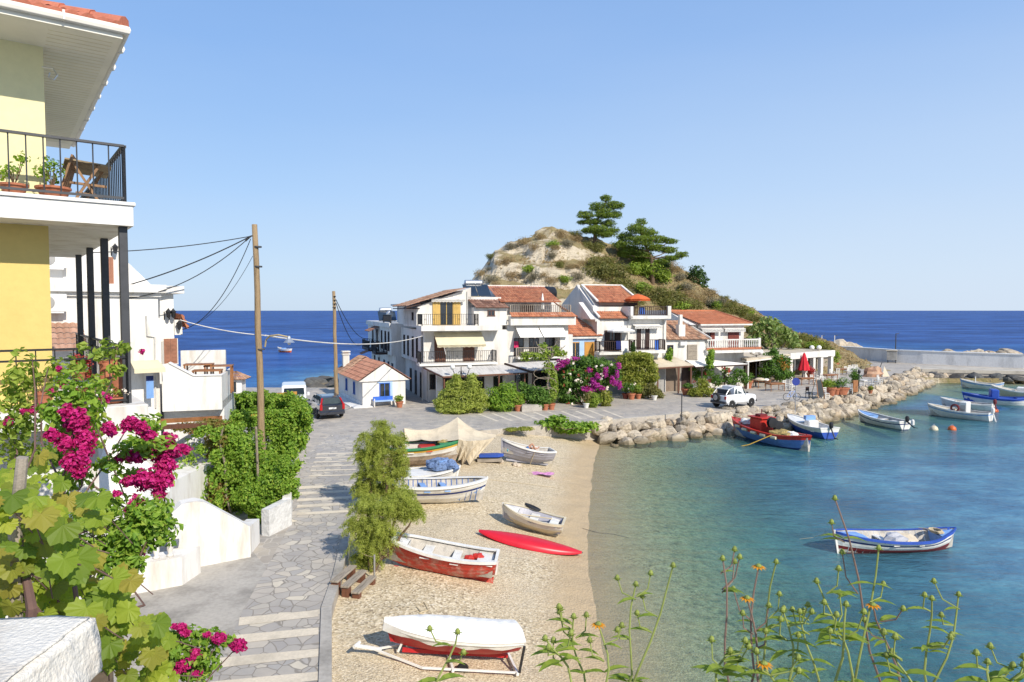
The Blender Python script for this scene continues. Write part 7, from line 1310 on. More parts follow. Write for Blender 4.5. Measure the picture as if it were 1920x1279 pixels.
def chair_mesh():
    b = MB(); b.box(-.21, .21, -.21, .21, .43, .46)
    for x in (-.19, .19):
        b.box(x - .02, x + .02, -.21, -.17, 0, .43); b.box(x - .02, x + .02, .17, .21, 0, .95)
        b.box(x - .012, x + .012, -.17, .17, .18, .21)
    for z in (.58, .72, .86): b.box(-.17, .17, .18, .2, z, z + .07)
    b.box(-.17, .17, -.2, -.18, .25, .28); return b
CH = chair_mesh().mesh('chair', B_WHITE)
def chair(px, py, rot, label, group):
    p = G(px, py); o = bpy.data.objects.new('chair', CH); COL.objects.link(o); o.location = p; o.rotation_euler = (0, 0, rot); tag(o, label, 'chair', group)
for px, py, r in ((1473, 732, .4), (1480, 729, 2), (1485, 733, 3.4), (1490, 727, 1.2)): chair(px, py, r, 'white wooden chair between the curved-leg table and the blue sign', 'white chairs by the blue sign')
for px, py, r in ((1524, 720, .4), (1532, 717, 1.8), (1538, 722, 3.3), (1543, 716, .6), (1530, 712, 2.2)): chair(px, py, r, 'white wooden chair close to the closed red parasol', 'white chairs by the red parasol')
for px, py, r in ((1560, 708, .5), (1566, 712, 1.7), (1570, 706, 3)): chair(px, py, r, 'white wooden chair at the wooden tables near the shed', 'white chairs at the far tables')
for px, py, r in ((1587, 702, .4), (1593, 704, .4), (1599, 702, .5), (1605, 703, .4), (1590, 699, 3.5), (1597, 698, 3.5), (1603, 698, 3.4)): chair(px, py, r, 'white wooden chair in the row at the far end of the terrace', 'row of white chairs at the terrace end')
for px, py, r in ((1610, 728, .9), (1633, 728, 2.2), (1643, 724, 3.8), (1649, 720, .6)): chair(px, py, r, 'white wooden chair by the small white table above the boulders', 'white chairs above the boulders')
chair(1548, 747, .3, 'white wooden chair standing right of the blackboard', None); chair(1594, 738, 2.6, 'white wooden chair beside the brown menu stand', None)
p = G(1534, 748); T = Thing('blackboard', 'wooden A-frame blackboard on the terrace edge', 'blackboard', p, math.radians(28), (0, 0, 0)); b = MB(); b.obox((-.42, -.35, 0), (-.3, 0, 1.7), .05, .05); b.obox((.42, -.35, 0), (.3, 0, 1.7), .05, .05); T.part('front_frame', b, M_WOOD); b = MB(); b.obox((-.4, .5, 0), (-.3, .02, 1.7), .05, .05); b.obox((.4, .5, 0), (.3, .02, 1.7), .05, .05); T.part('rear_frame', b, M_ROPE); b = MB(); b.slabquad((-.36, -.3, .35), (.36, -.3, .35), (.28, -.02, 1.62), (-.28, -.02, 1.62), .03); T.part('board', b, mat('slate', (.035, .04, .042), rough=.7))
p = G(1517, 746); T = Thing('chair', 'dark wooden chair left of the blackboard', 'chair', p, .5, (0, 0, 0)); b = MB(); b.box(-.21, .21, -.21, .21, .43, .47); T.part('seat', b, M_DKBROWN); b = MB(); b.box(-.21, .21, .18, .21, .6, .95); T.part('backrest', b, M_DKBROWN)
for x in (-.19, .19):
    for y, h in ((-.19, .43), (.19, .95)): b = MB(); b.box(x - .02, x + .02, y - .02, y + .02, 0, h); T.part('leg', b, M_DKBROWN)
p = G(1604, 735); T = Thing('menu_stand', 'brown wooden menu stand with a lantern post, at the terrace edge', 'menu stand', p, .4, (0, 0, 0)); b = MB(); b.box(-.4, .2, -.1, .1, 0, 1.1); T.part('board', b, M_WOOD); b = MB(); b.tube([(.42, 0, 0), (.42, 0, 1.75)], .04, 6); T.part('post', b, M_BLACK); b = MB(); b.lathe([(.06, 0), (.12, .05), (.14, .25), (.05, .38)], .42, 0, 1.7, 8); T.part('lantern', b, M_BLACK)
p = G(1636, 706); T = Thing('upturned_tub', 'old upturned brown boat hull beside a tan cloth, above the boulders', 'boat', (p[0], p[1], 1.4), .2, (0, 0, 0)); b = MB(); wobble(b, (0, 0, .35), (1.2, .8, .75), 71); T.part('hull', b, M_TILE2); b = MB(); b.add([(.9, -.5, 0), (2.0, -.3, 0), (1.9, .4, 0), (1.5, 0, 1.2)], [(0, 1, 3), (1, 2, 3), (2, 0, 3), (0, 2, 1)]); T.part('cloth', b, M_BEIGE); b = MB(); b.tube([(.9, 0, .9), (1.25, 0, 1.7)], .04, 5); T.part('oar', b, M_STEEL)
# ---- potted plants
def pot(label, px, py, s, mt, lm, ph=.9, size=.2, asp=.4, group=None, z=GZ, flowers=None, long=1.0, Yd=None, n=240):
    p = G(px, py, z) if Yd is None else AT(px, py, Yd); T = Thing('potted_plant', label, 'potted plant', p, 0, (0, 0, 0), group); h = s * .8; b = MB()
    b.lathe([(s * .32, 0), (s * .46, h * .75), (s * .52, h * .78), (s * .54, h), (s * .46, h), (s * .44, h * .88)], 0, 0, 0, 14); b.v = [(x * long, y, zz) for x, y, zz in b.v]; pt_ = T.part('pot', b, mt); b = MB()
    for k in range(4): ell(b, (random.uniform(-.3, .3) * s * long, random.uniform(-.3, .3) * s, h + ph * random.uniform(.3, .65)), (s * .5 * long, s * .5, ph * .42), n // 4, size, asp, up=.6)
    T.part('foliage', b, lm); b = MB()
    for k in range(4): b.tube([(0, 0, h * .8), (random.uniform(-.3, .3) * s, random.uniform(-.3, .3) * s, h + ph * .7)], .012, 4)
    T.part('stems', b, M_BARK)
    if flowers:
        b = MB()
        for k in range(6): ell(b, (random.uniform(-.5, .5) * s, random.uniform(-.5, .2) * s, h + ph * random.uniform(.4, 1)), (.07, .07, .07), 10, size * .6, .8)
        T.part('blossoms', b, flowers)
    return T
pot('broad clay pot with a green shrub, at the big feathery bush side', 971, 771, .62, M_TERRA, LEAF_LIME); pot('clay pot beside the stone planter, with a short green plant', 1022, 769, .6, M_TERRA, LEAF_GREEN); pot('clay pot with a rounded yellow-green plant, between the planter and the bougainvillea', 1034, 768, .6, M_TERRA, LEAF_LIME)
pot('white pot with a straggly plant under the bougainvillea', 1099, 765, .5, B_WHITE, LEAF_OLIVE); pot('dark red pot, first of the row below the creeper curtain', 1173, 748, .6, M_RUST, LEAF_GREEN); pot('clay pot with white flowers, second of the row below the creeper curtain', 1184, 749, .66, M_TERRA, LEAF_GREEN, flowers=LEAF_WHITE); pot('small pink clay pot, third of the row below the creeper curtain', 1197, 748, .55, M_TERRA, LEAF_LIME); pot('white pot in front of the loose brownish bush', 1227, 750, .5, B_WHITE, LEAF_OLIVE)
pot('square orange planter in front of the brown pergola post', 1287, 741, .75, M_TERRA, LEAF_GREEN, .5, long=1.25); pot('large pale clay jar behind the white jeep', 1402, 728, .95, M_TERRA, LEAF_GREEN, .8); pot('large clay pot with a pale flowering shrub, next to the restaurant pillars', 1563, 694, 1.2, M_TERRA, LEAF_LIME, 1.7, .35, n=300); pot('clay pot with a low green shrub, left of the taller flowering shrub', 1541, 698, .95, M_TERRA, LEAF_GREEN, 1.0, .3); pot('big clay pot with spiky leaves, right of the blackboard', 1557, 742, .95, M_TERRA, LEAF_LIME, .8, .4, .15); pot('clay pot just right of the spiky one', 1567, 740, .75, M_TERRA, LEAF_GREEN, .7); pot('wide clay trough with green plants, left of the brown menu stand', 1579, 740, .8, M_TERRA, LEAF_GREEN, .9, long=1.6); pot('clay pot almost hidden behind the blackboard leg', 1545, 738, .7, M_TERRA, LEAF_OLIVE, .6); pot('tall spiky plant behind the menu stand', 1602, 728, .7, M_DKBROWN, LEAF_GREEN, 1.7, .5, .14); pot('low green tuft growing between the boulders below the white chairs', 1632, 738, .4, M_TERRA, LEAF_YOL, .4, .25, .2)
pot('round clay pot with flowers against the right corner of the white hut', 749, 764, .6, M_TERRA, LEAF_LIME, .55)
pot('clay pot with red flowers at the parasol foot', 1520, 712, .8, M_TERRA, LEAF_RED, .9, .25)
# ================================================================== UTILITY POLES AND CABLES
def upole(label, px0, py_top, Yd, px1, r0, r1):
    q = AT(px0, py_top, Yd); bx_ = AT(px1, 900, Yd); T = Thing('utility_pole', label, 'utility pole', (bx_[0], Yd, GZ), 0, None); b = MB(); b.tube([(lerp((bx_[0], Yd, GZ), q, t / 8)[0] + .02 * math.sin(t * 2.2), Yd, lerp((bx_[0], Yd, GZ), q, t / 8)[2]) for t in range(9)], [r0 + (r1 - r0) * t / 8 for t in range(9)], 12); T.part('post', b, M_POLE, smooth=True); return T, q
Yp = 27.5; P1, top1 = upole('tall bare wooden utility pole rising from the ivy, with a street lamp arm', 478, 421, Yp, 494, .15, .105)
b = MB()
for py in (463, 500, 655): q = AT(483 + (py - 450) * .03, py, Yp); b.lathe([(.15, -.03), (.155, 0), (.15, .03)], q[0], Yp, q[2], 12)
P1.part('iron_band', b, M_STEEL); hub = AT(470, 443, Yp - .05); b = MB(); b.tube([AT(478, 441, Yp), hub], .03, 5)
for k in range(3): b.tube([hub, AT(466 - k * 3, 446 + k * 3, Yp - .1)], .035, 5)
P1.part('insulators', b, M_BLACK)
b = MB(); b.tube([AT(497, 650, Yp - .1), AT(499, 637, Yp - .2), AT(506, 630, Yp - .4), AT(522, 628, Yp - .6), AT(541, 632, Yp - .7)], .035, 6); P1.part('lamp_arm', b, M_CREAMP if 'M_CREAMP' in globals() else mat('cream_metal', (.45, .36, .20), rough=.5)); c = AT(542, 640, Yp - .7); b = MB(); b.lathe([(.22, 0), (.19, .03), (.08, .16), (.05, .25), (.02, .27)], c[0], c[1], c[2] - .05, 12); b.lathe([(.03, -.12), (.07, -.08), (.06, 0)], c[0], c[1], c[2] - .02, 8); P1.part('lamp_shade', b, M_METAL)
P2, top2 = upole('shorter dark wooden utility pole beside the white hut', 626, 546, 53, 633, .17, .12); b = MB(); q = AT(632, 748, 53); b.lathe([(.19, 0), (.2, .9)], q[0], 53, GZ, 10); P2.part('white_base', b, M_WHITE2); b = MB(); [b.tube([AT(624, 556 + k * 7, 53), AT(629, 556 + k * 7, 52.8)], .05, 5) for k in range(4)]; P2.part('insulators', b, M_BLACK)
def cable(label, a, c, sag, mt=M_BLACK, r=.018):
    b = MB(); n = 24; pts = []
    for i in range(n + 1): t = i / n; q = lerp(a, c, t); pts.append((q[0], q[1], q[2] - sag * 4 * t * (1 - t)))
    b.tube(pts, r, 5); b.top('cable', mt, label, 'cable', a)
cable('highest black cable from the tall pole to the house wall', hub, AT(165, 474, 24), .12); cable('thick black cable from the tall pole, passing behind the balcony columns', hub, AT(95, 566, 25), .35, r=.024); cable('sagging black cable curving below the thick one', hub, AT(97, 546, 25), 1.15, r=.018)
cable('black cable drooping from the tall pole to the small tiled gable', AT(470, 448, Yp), AT(342, 618, 27.6), .75, r=.016); cable('thin cable with a splice, hanging from the tall pole', AT(474, 480, Yp), AT(346, 616, 27.6), .55, r=.01)
cable('white cable from the gable across the tall pole to the corner house', AT(338, 600, 27.6), AT(497, 629, Yp), .1, M_WHITE, .02); cable('long white cable between the tall pole and the corner house', AT(497, 629, Yp), AT(792, 630, 55.5), .5, M_WHITE, .03)
cable('black cable from the shorter pole to the long white house', AT(630, 562, 53), AT(690, 635, 78), .9, r=.03); cable('second black cable below it from the shorter pole', AT(630, 568, 53), AT(684, 640, 78), 1.6, r=.03)
# ================================================================== YELLOW HOUSE (near, left)
YF = Frame(*AT(250, 380, 10.8)[:2], 37.3)
def yz(px, py, v): return YF.hit(px, py, v)[1]
zs1, zs0 = yz(250, 380, 0), yz(250, 424, 0); uw = YF.hit(93, 500, .8)[0]; zl_ = yz(242, 756, .15); zg = yz(245, 62, -.3) ; VB = 8.2
Y_ = Thing('yellow_house', 'tall yellow house with balconies, white eaves and a red tile edge, close on the left', 'house', YF.w(-3, 3, GZ), YF.a, (-3, 3, GZ))
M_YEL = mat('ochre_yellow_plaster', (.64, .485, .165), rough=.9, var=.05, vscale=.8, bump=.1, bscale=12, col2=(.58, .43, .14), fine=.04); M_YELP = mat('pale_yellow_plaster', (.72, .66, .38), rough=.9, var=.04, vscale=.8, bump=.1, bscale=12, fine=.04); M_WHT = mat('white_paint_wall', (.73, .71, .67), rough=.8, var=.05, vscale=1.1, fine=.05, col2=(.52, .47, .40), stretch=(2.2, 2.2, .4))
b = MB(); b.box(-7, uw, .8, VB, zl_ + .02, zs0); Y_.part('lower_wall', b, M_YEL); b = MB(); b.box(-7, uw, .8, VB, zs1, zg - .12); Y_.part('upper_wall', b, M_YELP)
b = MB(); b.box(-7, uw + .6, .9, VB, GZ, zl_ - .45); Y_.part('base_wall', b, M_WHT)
b = MB(); b.bevbox(-7, 0, 0, VB, zs0, zs1 - .05, .012); b.bevbox(-7, .03, -.03, VB + .03, zs1 - .05, zs1, .01); s1_ = Y_.part('balcony_slab', b, M_WHT)
b = MB(); b.bevbox(-7, .12, -.15, VB, zl_ - .28, zl_, .015); s0_ = Y_.part('balcony_slab', b, M_WHT)
for px, py in ((230, 430), (195, 450), (168, 466), (147, 479)):
    v_ = YF.hitu(px, py, -.13)[0]; b = MB(); b.bevbox(-.19, -.07, v_ - .06, v_ + .06, zl_, zs0, .008); Y_.part('column', b, M_STEEL)
# eaves: soffit, gutter, tiled hip
er, ef, eb = YF.hit(240, 66, -.4)[0] - .06, -.32, VB + .3
b = MB(); b.box(-7, er, ef, eb, zg - .12, zg - .02); sf_ = Y_.part('soffit', b, mat('soffit_boards', (.80, .765, .67), rough=.8, var=.04))
b = MB(); n_ = 60
for k in range(56): x = -7 + k * .12; 
for k in range(1, 48): vv = ef + .1 + k * .17; b.box(uw + .02, er - .1, vv, vv + .008, zg - .124, zg - .12)
Y_.part('soffit_grooves', b, M_AWN, sf_)
b = MB(); b.tube([(-7, ef - .05, zg), (er + .05, ef - .05, zg), (er + .08, eb, zg)], .065, 8)
for k in range(6): x = -.9 - k * 1.1; b.box(x, x + .03, ef - .13, ef + .02, zg - .06, zg + .075)
for k in range(8): v_ = ef + .8 + k * 1.0; b.lathe([(.075, 0), (.075, .07)], er + .07, v_, zg, 8, ax='y')
Y_.part('gutter', b, mat('cream_gutter', (.70, .66, .58), rough=.5, var=.05))
b = MB(); b.tiles((-7, ef - .02, zg + .04), (er + .03, ef - .02, zg + .04), (-7, ef + 3.2, zg + 1.15), (er - 3.2, ef + 3.2, zg + 1.15), .19, .34, .06, seg=6); b.tiles((er + .03, ef, zg + .04), (er + .03, eb, zg + .04), (er - 3.2, ef + 3.2, zg + 1.15), (er - 3.2, eb - 3.2, zg + 1.15), .19, .34, .06, seg=6)
for k in range(9): q = lerp((er + .02, ef - .02, zg + .1), (er - 3.2, ef + 3.2, zg + 1.24), k / 9); q2 = lerp((er + .02, ef - .02, zg + .1), (er - 3.2, ef + 3.2, zg + 1.24), (k + 1.1) / 9); b.tube([q, q2], [.11, .085], 8)
Y_.part('roof', b, mat('salmon_roof_tile', (.52, .175, .105), rough=.8, var=.12, vscale=2, fine=.15, rnd=[(.75, .72, .72), (1, 1, 1), (1.15, 1.25, 1.25), (.9, .85, .82)]))
q = YF.hit(62, 2, 2.2); b = MB(); b.box(q[0] - .9, q[0], 2.2, 2.9, zg + .3, q[1] + .7); Y_.part('chimney', b, M_WHT)
b = MB(); q = YF.hit(82, 125, .78); b.tube([(q[0] - .02, .8, q[1]), (q[0] + .12, .72, q[1] - .02), (q[0] + .17, .7, q[1] - .12), (q[0] + .12, .7, q[1] - .2), (q[0] + .05, .7, q[1] - .17), (q[0] + .07, .7, q[1] - .1)], .013, 5); Y_.part('wall_hook', b, M_METAL)
zr1 = zs1
railing(Y_, [(-7, .1, zr1), (-.1, .1, zr1), (-.1, VB - .1, zr1)], yz(237, 275, .1) - zs1, .205, M_STEEL, bar=.011, top=.035, low=.07, parent=s1_, n=6)
railing(Y_, [(-7, .12, zl_), (-.13, .12, zl_), (-.13, VB - .1, zl_)], yz(150, 654, .12) - zl_, .23, M_BLACK, bar=.009, top=.03, low=.06, parent=s0_, n=6)
b = MB(); zq = yz(150, 673, .12); b.obox((-7, .12, zq), (-.13, .12, zq), .02, .03); b.obox((-.13, .12, zq), (-.13, VB - .1, zq), .02, .03); Y_.part('second_rail', b, M_BLACK, s0_)
# terracotta urns, pots and flower boxes
def ypot(label, px, py, v, r, h, mt, lm, ph, z, cat='potted plant', nlv=130, size=.06, flowers=None, prof=None, asp=.7):
    u = YF.hit(px, py, v)[0]; T = Thing('potted_plant' if lm else 'urn', label, cat, YF.w(u, v, z), YF.a, (0, 0, 0)); b = MB()
    b.lathe(prof or [(r * .62, 0), (r * .9, h * .8), (r, h * .82), (r, h), (r * .85, h), (r * .8, h * .85)], 0, 0, 0, 18); T.part('pot' if lm else 'body', b, mt, smooth=bool(prof))
    if not lm: b = MB(); b.lathe([(r * .62, h), (r * .66, h + .03), (r * .5, h + .03)], 0, 0, 0, 18); T.part('rim', b, mt)
    if lm:
        b = MB(); c = MB()
        for k in range(6):
            a = random.random() * 6.28; t = (r * 1.5 * math.cos(a) * random.random(), r * 1.2 * math.sin(a) * random.random(), h + ph * random.uniform(.3, 1)); c.tube([(0, 0, h * .8), (t[0] * .5, t[1] * .5, h + ph * .35), t], .006, 4); ell(b, t, (r * .55, r * .55, ph * .22), nlv // 6, size, asp)
            if flowers: pass
        T.part('foliage', b, lm); T.part('stems', c, M_BARK)
        if flowers:
            b = MB()
            for k in range(6): ell(b, (random.uniform(-1, 1) * r, -random.random() * r, h + ph * random.uniform(.5, 1)), (.05, .05, .05), 16, .04, .9)
            T.part('blossoms', b, flowers)
    return T
ypot('clay pot with leggy green plant behind the upper railing, at the frame edge', 26, 352, .35, .19, .17, M_TERRA, LEAF_IVY, .42, zs1); ypot('clay pot with bushy green plant behind the upper railing, near the folded furniture', 100, 360, .38, .24, .18, M_TERRA, LEAF_IVY, .42, zs1, nlv=200)
F_ = Thing('folded_furniture', 'folded wooden garden table and chairs leaning in the corner of the upper balcony', 'garden furniture', YF.w(-.5, .7, zs1), YF.a, (-.5, .7, zs1)); M_TEAK = mat('worn_teak', (.30, .17, .085), rough=.75, var=.25, vscale=4, fine=.2)
b = MB()
for k in range(5): b.obox((-.95 + k * .03, .5 + k * .1, zs1 + .05), (-.75 + k * .02, .45 + k * .1, zs1 + .72), .07, .03)
F_.part('folded_chair', b, M_TEAK); b = MB()
for k in range(7): b.obox((-.85, .55 + k * .09, zs1 + .66 - k * .012), (-.22, .5 + k * .09, zs1 + .60 - k * .012), .075, .025, (0, .2, 1))
F_.part('table_top', b, mat('grey_teak', (.30, .23, .14), rough=.8, var=.3, vscale=4, fine=.2)); b = MB()
for p, q in (((-.75, .45, 0), (-.4, .5, .6)), ((-.4, .45, 0), (-.75, .5, .62)), ((-.8, .5, .3), (-.3, .5, .28)), ((-.6, .8, 0), (-.3, .8, .6)), ((-.72, .5, .15), (-.35, .5, .12))): b.obox(vadd(p, (0, 0, zs1)), vadd(q, (0, 0, zs1)), .05, .035)
F_.part('legs', b, M_TEAK)
urnp = lambda r, h: [(r * .55, 0), (r * .85, h * .15), (r, h * .5), (r * .9, h * .8), (r * .62, h * .92), (r * .75, h), (r * .6, h)]
ypot('tall terracotta urn on the lower balcony, left of its twin', 208, 740, .75, .17, .62, M_TERRA, None, 0, zl_, 'urn', prof=urnp(.17, .62)); ypot('tall terracotta urn on the lower balcony, next to the corner column', 224, 740, .7, .17, .66, M_TERRA, None, 0, zl_, 'urn', prof=urnp(.17, .66))
ypot('red pot with green leaves on the lower balcony floor', 152, 742, .4, .15, .26, M_RUST, LEAF_LIME, .4, zl_, flowers=LEAF_RED); ypot('long clay flower box at the foot of the corner column', 212, 752, .32, .22, .10, M_TERRA, LEAF_LIME, .12, zl_, nlv=60, flowers=LEAF_WHITE); ypot('clay pot on the lower balcony with leafy stems in front of the yellow wall', 82, 742, .4, .13, .24, M_TERRA, LEAF_LIME, .3, zl_); ypot('clay bowl with red flowers hanging inside the lower railing', 150, 700, .5, .14, .14, M_TERRA, LEAF_GREEN, .25, zl_ + .38, flowers=LEAF_RED); ypot('clay pot with ferny plant behind the tall urns', 205, 700, 1.0, .17, .3, M_TERRA, LEAF_GREEN, .35, zl_ + .35)
# ================================================================== WHITE HOUSE BEHIND IT AND ITS TERRACE
WF = Frame(*AT(298, 640, 26.5)[:2], 37.3)
def wz(px, py, v=0): return WF.hit(px, py, v)[1]
Wh = Thing('white_house', 'white house with air conditioners, brown shutters and a moulded cornice, behind the yellow house', 'house', WF.w(-4, 3, GZ), WF.a, (-4, 3, GZ)); zc0 = wz(298, 549); uL = -9.5; uR = WF.hit(326, 600, 1.0)[0]
b = MB(); b.box(uL, 0, 0, 7, GZ, zc0); b.box(0, uR, 1.0, 7, GZ, zc0 + .02); ux = WF.hit(236, 500, 1.2)[0]; zt = wz(215, 425, 1.2); b.box(uL, ux, 1.2, 6.8, zc0, zt); b.prism([(ux, zc0 + .2), (ux, wz(240, 488, 1.2)), (WF.hit(290, 534, 1.2)[0], zc0 + .22), (WF.hit(290, 534, 1.2)[0], zc0)], 'y', 1.25, 1.6); b.v[-8:] = b.v[-8:]; Wh.part('wall', b, M_WHT)
b = MB(); b.box(uL, .25, -.3, 7, zc0, zc0 + .3); b.box(.25, uR + .35, .7, 7.2, zc0, zc0 + .3); b.box(uL, .1, -.12, 0, zc0 - .16, zc0); Wh.part('cornice', b, M_WHT)
for py, v in ((491, 1.2), (572, 0)):
    u1 = WF.hit(124, py, v)[0]; z1 = wz(110, py + 12, v); b = MB(); b.bevbox(u1 - .95, u1, v - .42, v - .08, z1, z1 + .62, .02); b.box(u1 - .8, u1 - .1, v - .4, v, z1 - .06, z1); a_ = Wh.part('ac_unit', b, M_WHITE2); b = MB(); b.lathe([(.24, -.012), (.22, -.02), (.02, -.02)], u1 - .6, v - .42, z1 + .31, 16, ax='y'); Wh.part('fan_grille', b, M_WALLGREY, a_)
def wopen(px0, px1, py0, py1, v, mt, kind='window'):
    u0, u1 = WF.hit(px0, py1, v)[0], WF.hit(px1, py1, v)[0]; return opening(Wh, ff(v), u0, u1, wz(px0, py1, v), wz(px0, py0, v), kind, M_WHT, None, 'closed', mt)
M_SH = mat('brown_shutter', (.30, .13, .075), rough=.6, var=.15, vscale=3); wopen(201, 215, 482, 532, 1.2, M_SH); wopen(306, 334, 635, 682, .98, M_SH, 'door')
for px, py, v in ((214, 470, 1.2), (313, 590, 1.0), (322, 590, 1.0), (333, 612, 1.0)):
    u = WF.hit(px, py, v)[0]; z = wz(px, py, v); b = MB(); b.lathe([(.02, -.14), (.06, -.1), (.1, .1), (.12, .12), (.03, .22), (.01, .26)], u, v - .3, z, 6); b.tube([(u - .1, v, z - .12), (u - .1, v - .12, z + .0), (u, v - .3, z + .25)], .012, 4); b.tube([(u - .1, v - .02, z - .2), (u - .1, v - .02, z + .12)], .018, 4); Wh.part('wall_lantern', b, M_BLACK)
b = MB(); p_ = [WF.hit(x, y, -.05) for x, y in ((274, 592), (276, 630), (290, 632), (292, 765))]; b.tube([(u, -.05, z) for u, z in p_], .03, 6); Wh.part('drainpipe', b, M_PIPE)
b = MB(); b.tube([(WF.hit(306, 690, .95)[0], .95, wz(306, 640, .95)), (WF.hit(306, 690, .95)[0], .95, wz(306, 790, .95))], .05, 6); Wh.part('drainpipe', b, M_PIPE)
b = MB(); a0 = WF.hit(95, 658, -1.6); a1 = WF.hit(165, 650, -1.6); b0 = WF.hit(95, 607, 0); b.tiles((a0[0] - 1, -1.6, a0[1]), (a1[0], -1.6, a0[1]), (a0[0] - 1, 0, b0[1]), (a1[0], 0, b0[1]), .2, .35, .05); Wh.part('porch_roof', b, mat('pale_tile', (.48, .28, .19), rough=.85, var=.15, vscale=2, fine=.2, rnd=[(.8, .78, .78), (1, 1, 1), (1.15, 1.2, 1.25)]))
b = MB(); b.tiles((WF.hit(337, 590, .9)[0], .6, wz(337, 590, .9)), (WF.hit(344, 616, .9)[0] + .1, .6, wz(344, 616, .9)), (WF.hit(337, 590, .9)[0], 3, wz(337, 590, .9) + .1), (WF.hit(344, 616, .9)[0] + .1, 3, wz(344, 616, .9) + .1), .2, .3, .05); Wh.part('small_roof', b, M_TILE)
b = MB(); b.box(uR, WF.hit(342, 620, .9)[0], .9, 3, wz(335, 628, .9), wz(335, 600, .9)); Wh.part('small_gable', b, M_WHT)
# cream awning and washing
q0, q1 = WF.hit(244, 676, 0), WF.hit(296, 684, 0); b = MB(); za = wz(262, 676, 0); zb_ = wz(262, 692, -.9); b.slabquad((q0[0], -.9, zb_), (q1[0] + .1, -.9, zb_), (q1[0], 0, za), (q0[0], 0, za), .03); b.box(q0[0], q1[0] + .1, -.92, -.88, zb_ - .16, zb_); Wh.part('awning', b, M_AWN)
T = Thing('washing', 'blue and white cloth hung up under the cream awning', 'washing', WF.w(WF.hit(276, 720, -.5)[0], -.5, wz(276, 745, -.5)), WF.a, (WF.hit(276, 720, -.5)[0], -.5, wz(276, 745, -.5))); u = WF.hit(274, 720, -.5)[0]; z = wz(274, 705, -.5); b = MB(); b.grid([[(u + .05 * i, -.5 - .03 * (i % 2), z - k * .2) for i in range(6)] for k in range(2)]); T.part('blue_cloth', b, B_NAVY); b = MB(); b.grid([[(u + .05 * i, -.5 - .03 * (i % 2), z - .2 - k * .22) for i in range(6)] for k in range(4)]); T.part('striped_cloth', b, B_LBLUE)
# terrace wall
TF = Frame(*AT(305, 770, 26.2)[:2], 16); tz = lambda px, py: TF.hit(px, py, 0)[1]; tu = lambda px: TF.hit(px, 740, 0)[0]
T = Thing('terrace_wall', 'smooth white terrace wall stepping down towards the sea, above the ivy', 'wall', TF.w(2, .2, GZ), TF.a, (2, .2, GZ)); b = MB(); zb_ = tz(360, 770)
b.prism([(tu(304), zb_), (tu(416), zb_), (tu(416), tz(416, 704)), (tu(364), tz(364, 705)), (tu(318), tz(318, 681)), (tu(304), tz(304, 684))], 'y', 0, .25); b.box(tu(410), tu(416), .25, 4, zb_, tz(416, 704)); b.box(tu(304), tu(416), .25, 4, zb_, zb_ + .3); T.part('wall', b, M_WHT); b = MB(); b.obox((tu(318), .12, tz(318, 681) + .02), (tu(364), .12, tz(364, 705) + .02), .33, .04); b.obox((tu(364), .12, tz(364, 705) + .02), (tu(416) + .03, .12, tz(416, 704) + .02), .33, .04); T.part('coping', b, M_WHITE2); b = MB(); b.box(tu(304), tu(400), 3.9, 4.2, zb_, tz(340, 668)); T.part('back_wall', b, M_WHT)
T = Thing('terrace_furniture', 'stack of wooden tables on the white terrace above the ivy', 'garden furniture', TF.w(tu(380), 1.4, tz(380, 705)), TF.a, (0, 0, 0)); 
for k, (x, y, z) in enumerate(((0, 0, .08), (.35, .6, .22), (-.4, .5, .3))): b = MB(); b.box(x - .55, x + .55, y - .35, y + .35, z, z + .05); T.part('table_top', b, M_WOOD); [T.part('leg', MB().box(x + sx * .5 - .03, x + sx * .5 + .03, y + sy * .3 - .03, y + sy * .3 + .03, -.9, z), M_WOOD) for sx in (-1, 1) for sy in (-1, 1)]
b = MB(); b.box(TF.w(0, 0)[0] * 0 + tu(300), tu(416), .6, 5, GZ, zb_); o_ = b.top('retaining_wall', M_WHITE2, 'shaded white base wall under the terrace, mostly hidden by ivy', 'wall', TF.w(2, 1, GZ), TF.a, (2, 1, GZ))
# ================================================================== IVY PERGOLA, WHITE GARDEN WALLS, STEPS
Pg = Plant('ivy', 'dense bright green ivy covering a timber pergola and hanging down around the utility pole', 'ivy', G(490, 1010))
def ivy_part(name, Y, lst, dens, size, mt, **k): Pg.foliage(Y, lst, dens, size, mt, .75, name, **k)
ivy_part('top_leaves', 32, [(520, 752, 40, 12), (470, 748, 45, 12), (430, 758, 45, 14), (385, 772, 45, 14), (545, 765, 26, 12), (500, 768, 50, 14), (440, 778, 50, 14), (350, 785, 30, 9), (495, 742, 18, 6), (560, 752, 16, 8)], 1.0, .11, LEAF_IVY, up=1.0)
ivy_part('side_leaves', 29.5, [(548, 792, 26, 22), (530, 815, 30, 26), (540, 842, 14, 18), (510, 800, 40, 24), (555, 815, 14, 16), (520, 850, 30, 26), (538, 875, 12, 16), (568, 790, 10, 22), (560, 830, 8, 18)], 1.0, .105, LEAF_IVY, up=.3, droop=.5)
ivy_part('wall_leaves', 24.2, [(505, 915, 30, 26), (530, 905, 18, 22), (490, 945, 22, 24), (515, 935, 22, 16), (470, 930, 30, 26), (488, 980, 8, 24), (535, 870, 12, 20)], .9, .095, LEAF_IVY, up=.15, droop=.6)
ivy_part('ridge_leaves', 29.3, [(470, 785, 60, 20), (535, 785, 36, 20), (420, 788, 50, 16), (560, 772, 22, 14), (505, 800, 40, 20)], 1.0, .105, LEAF_IVY, up=.7, depth=.5)
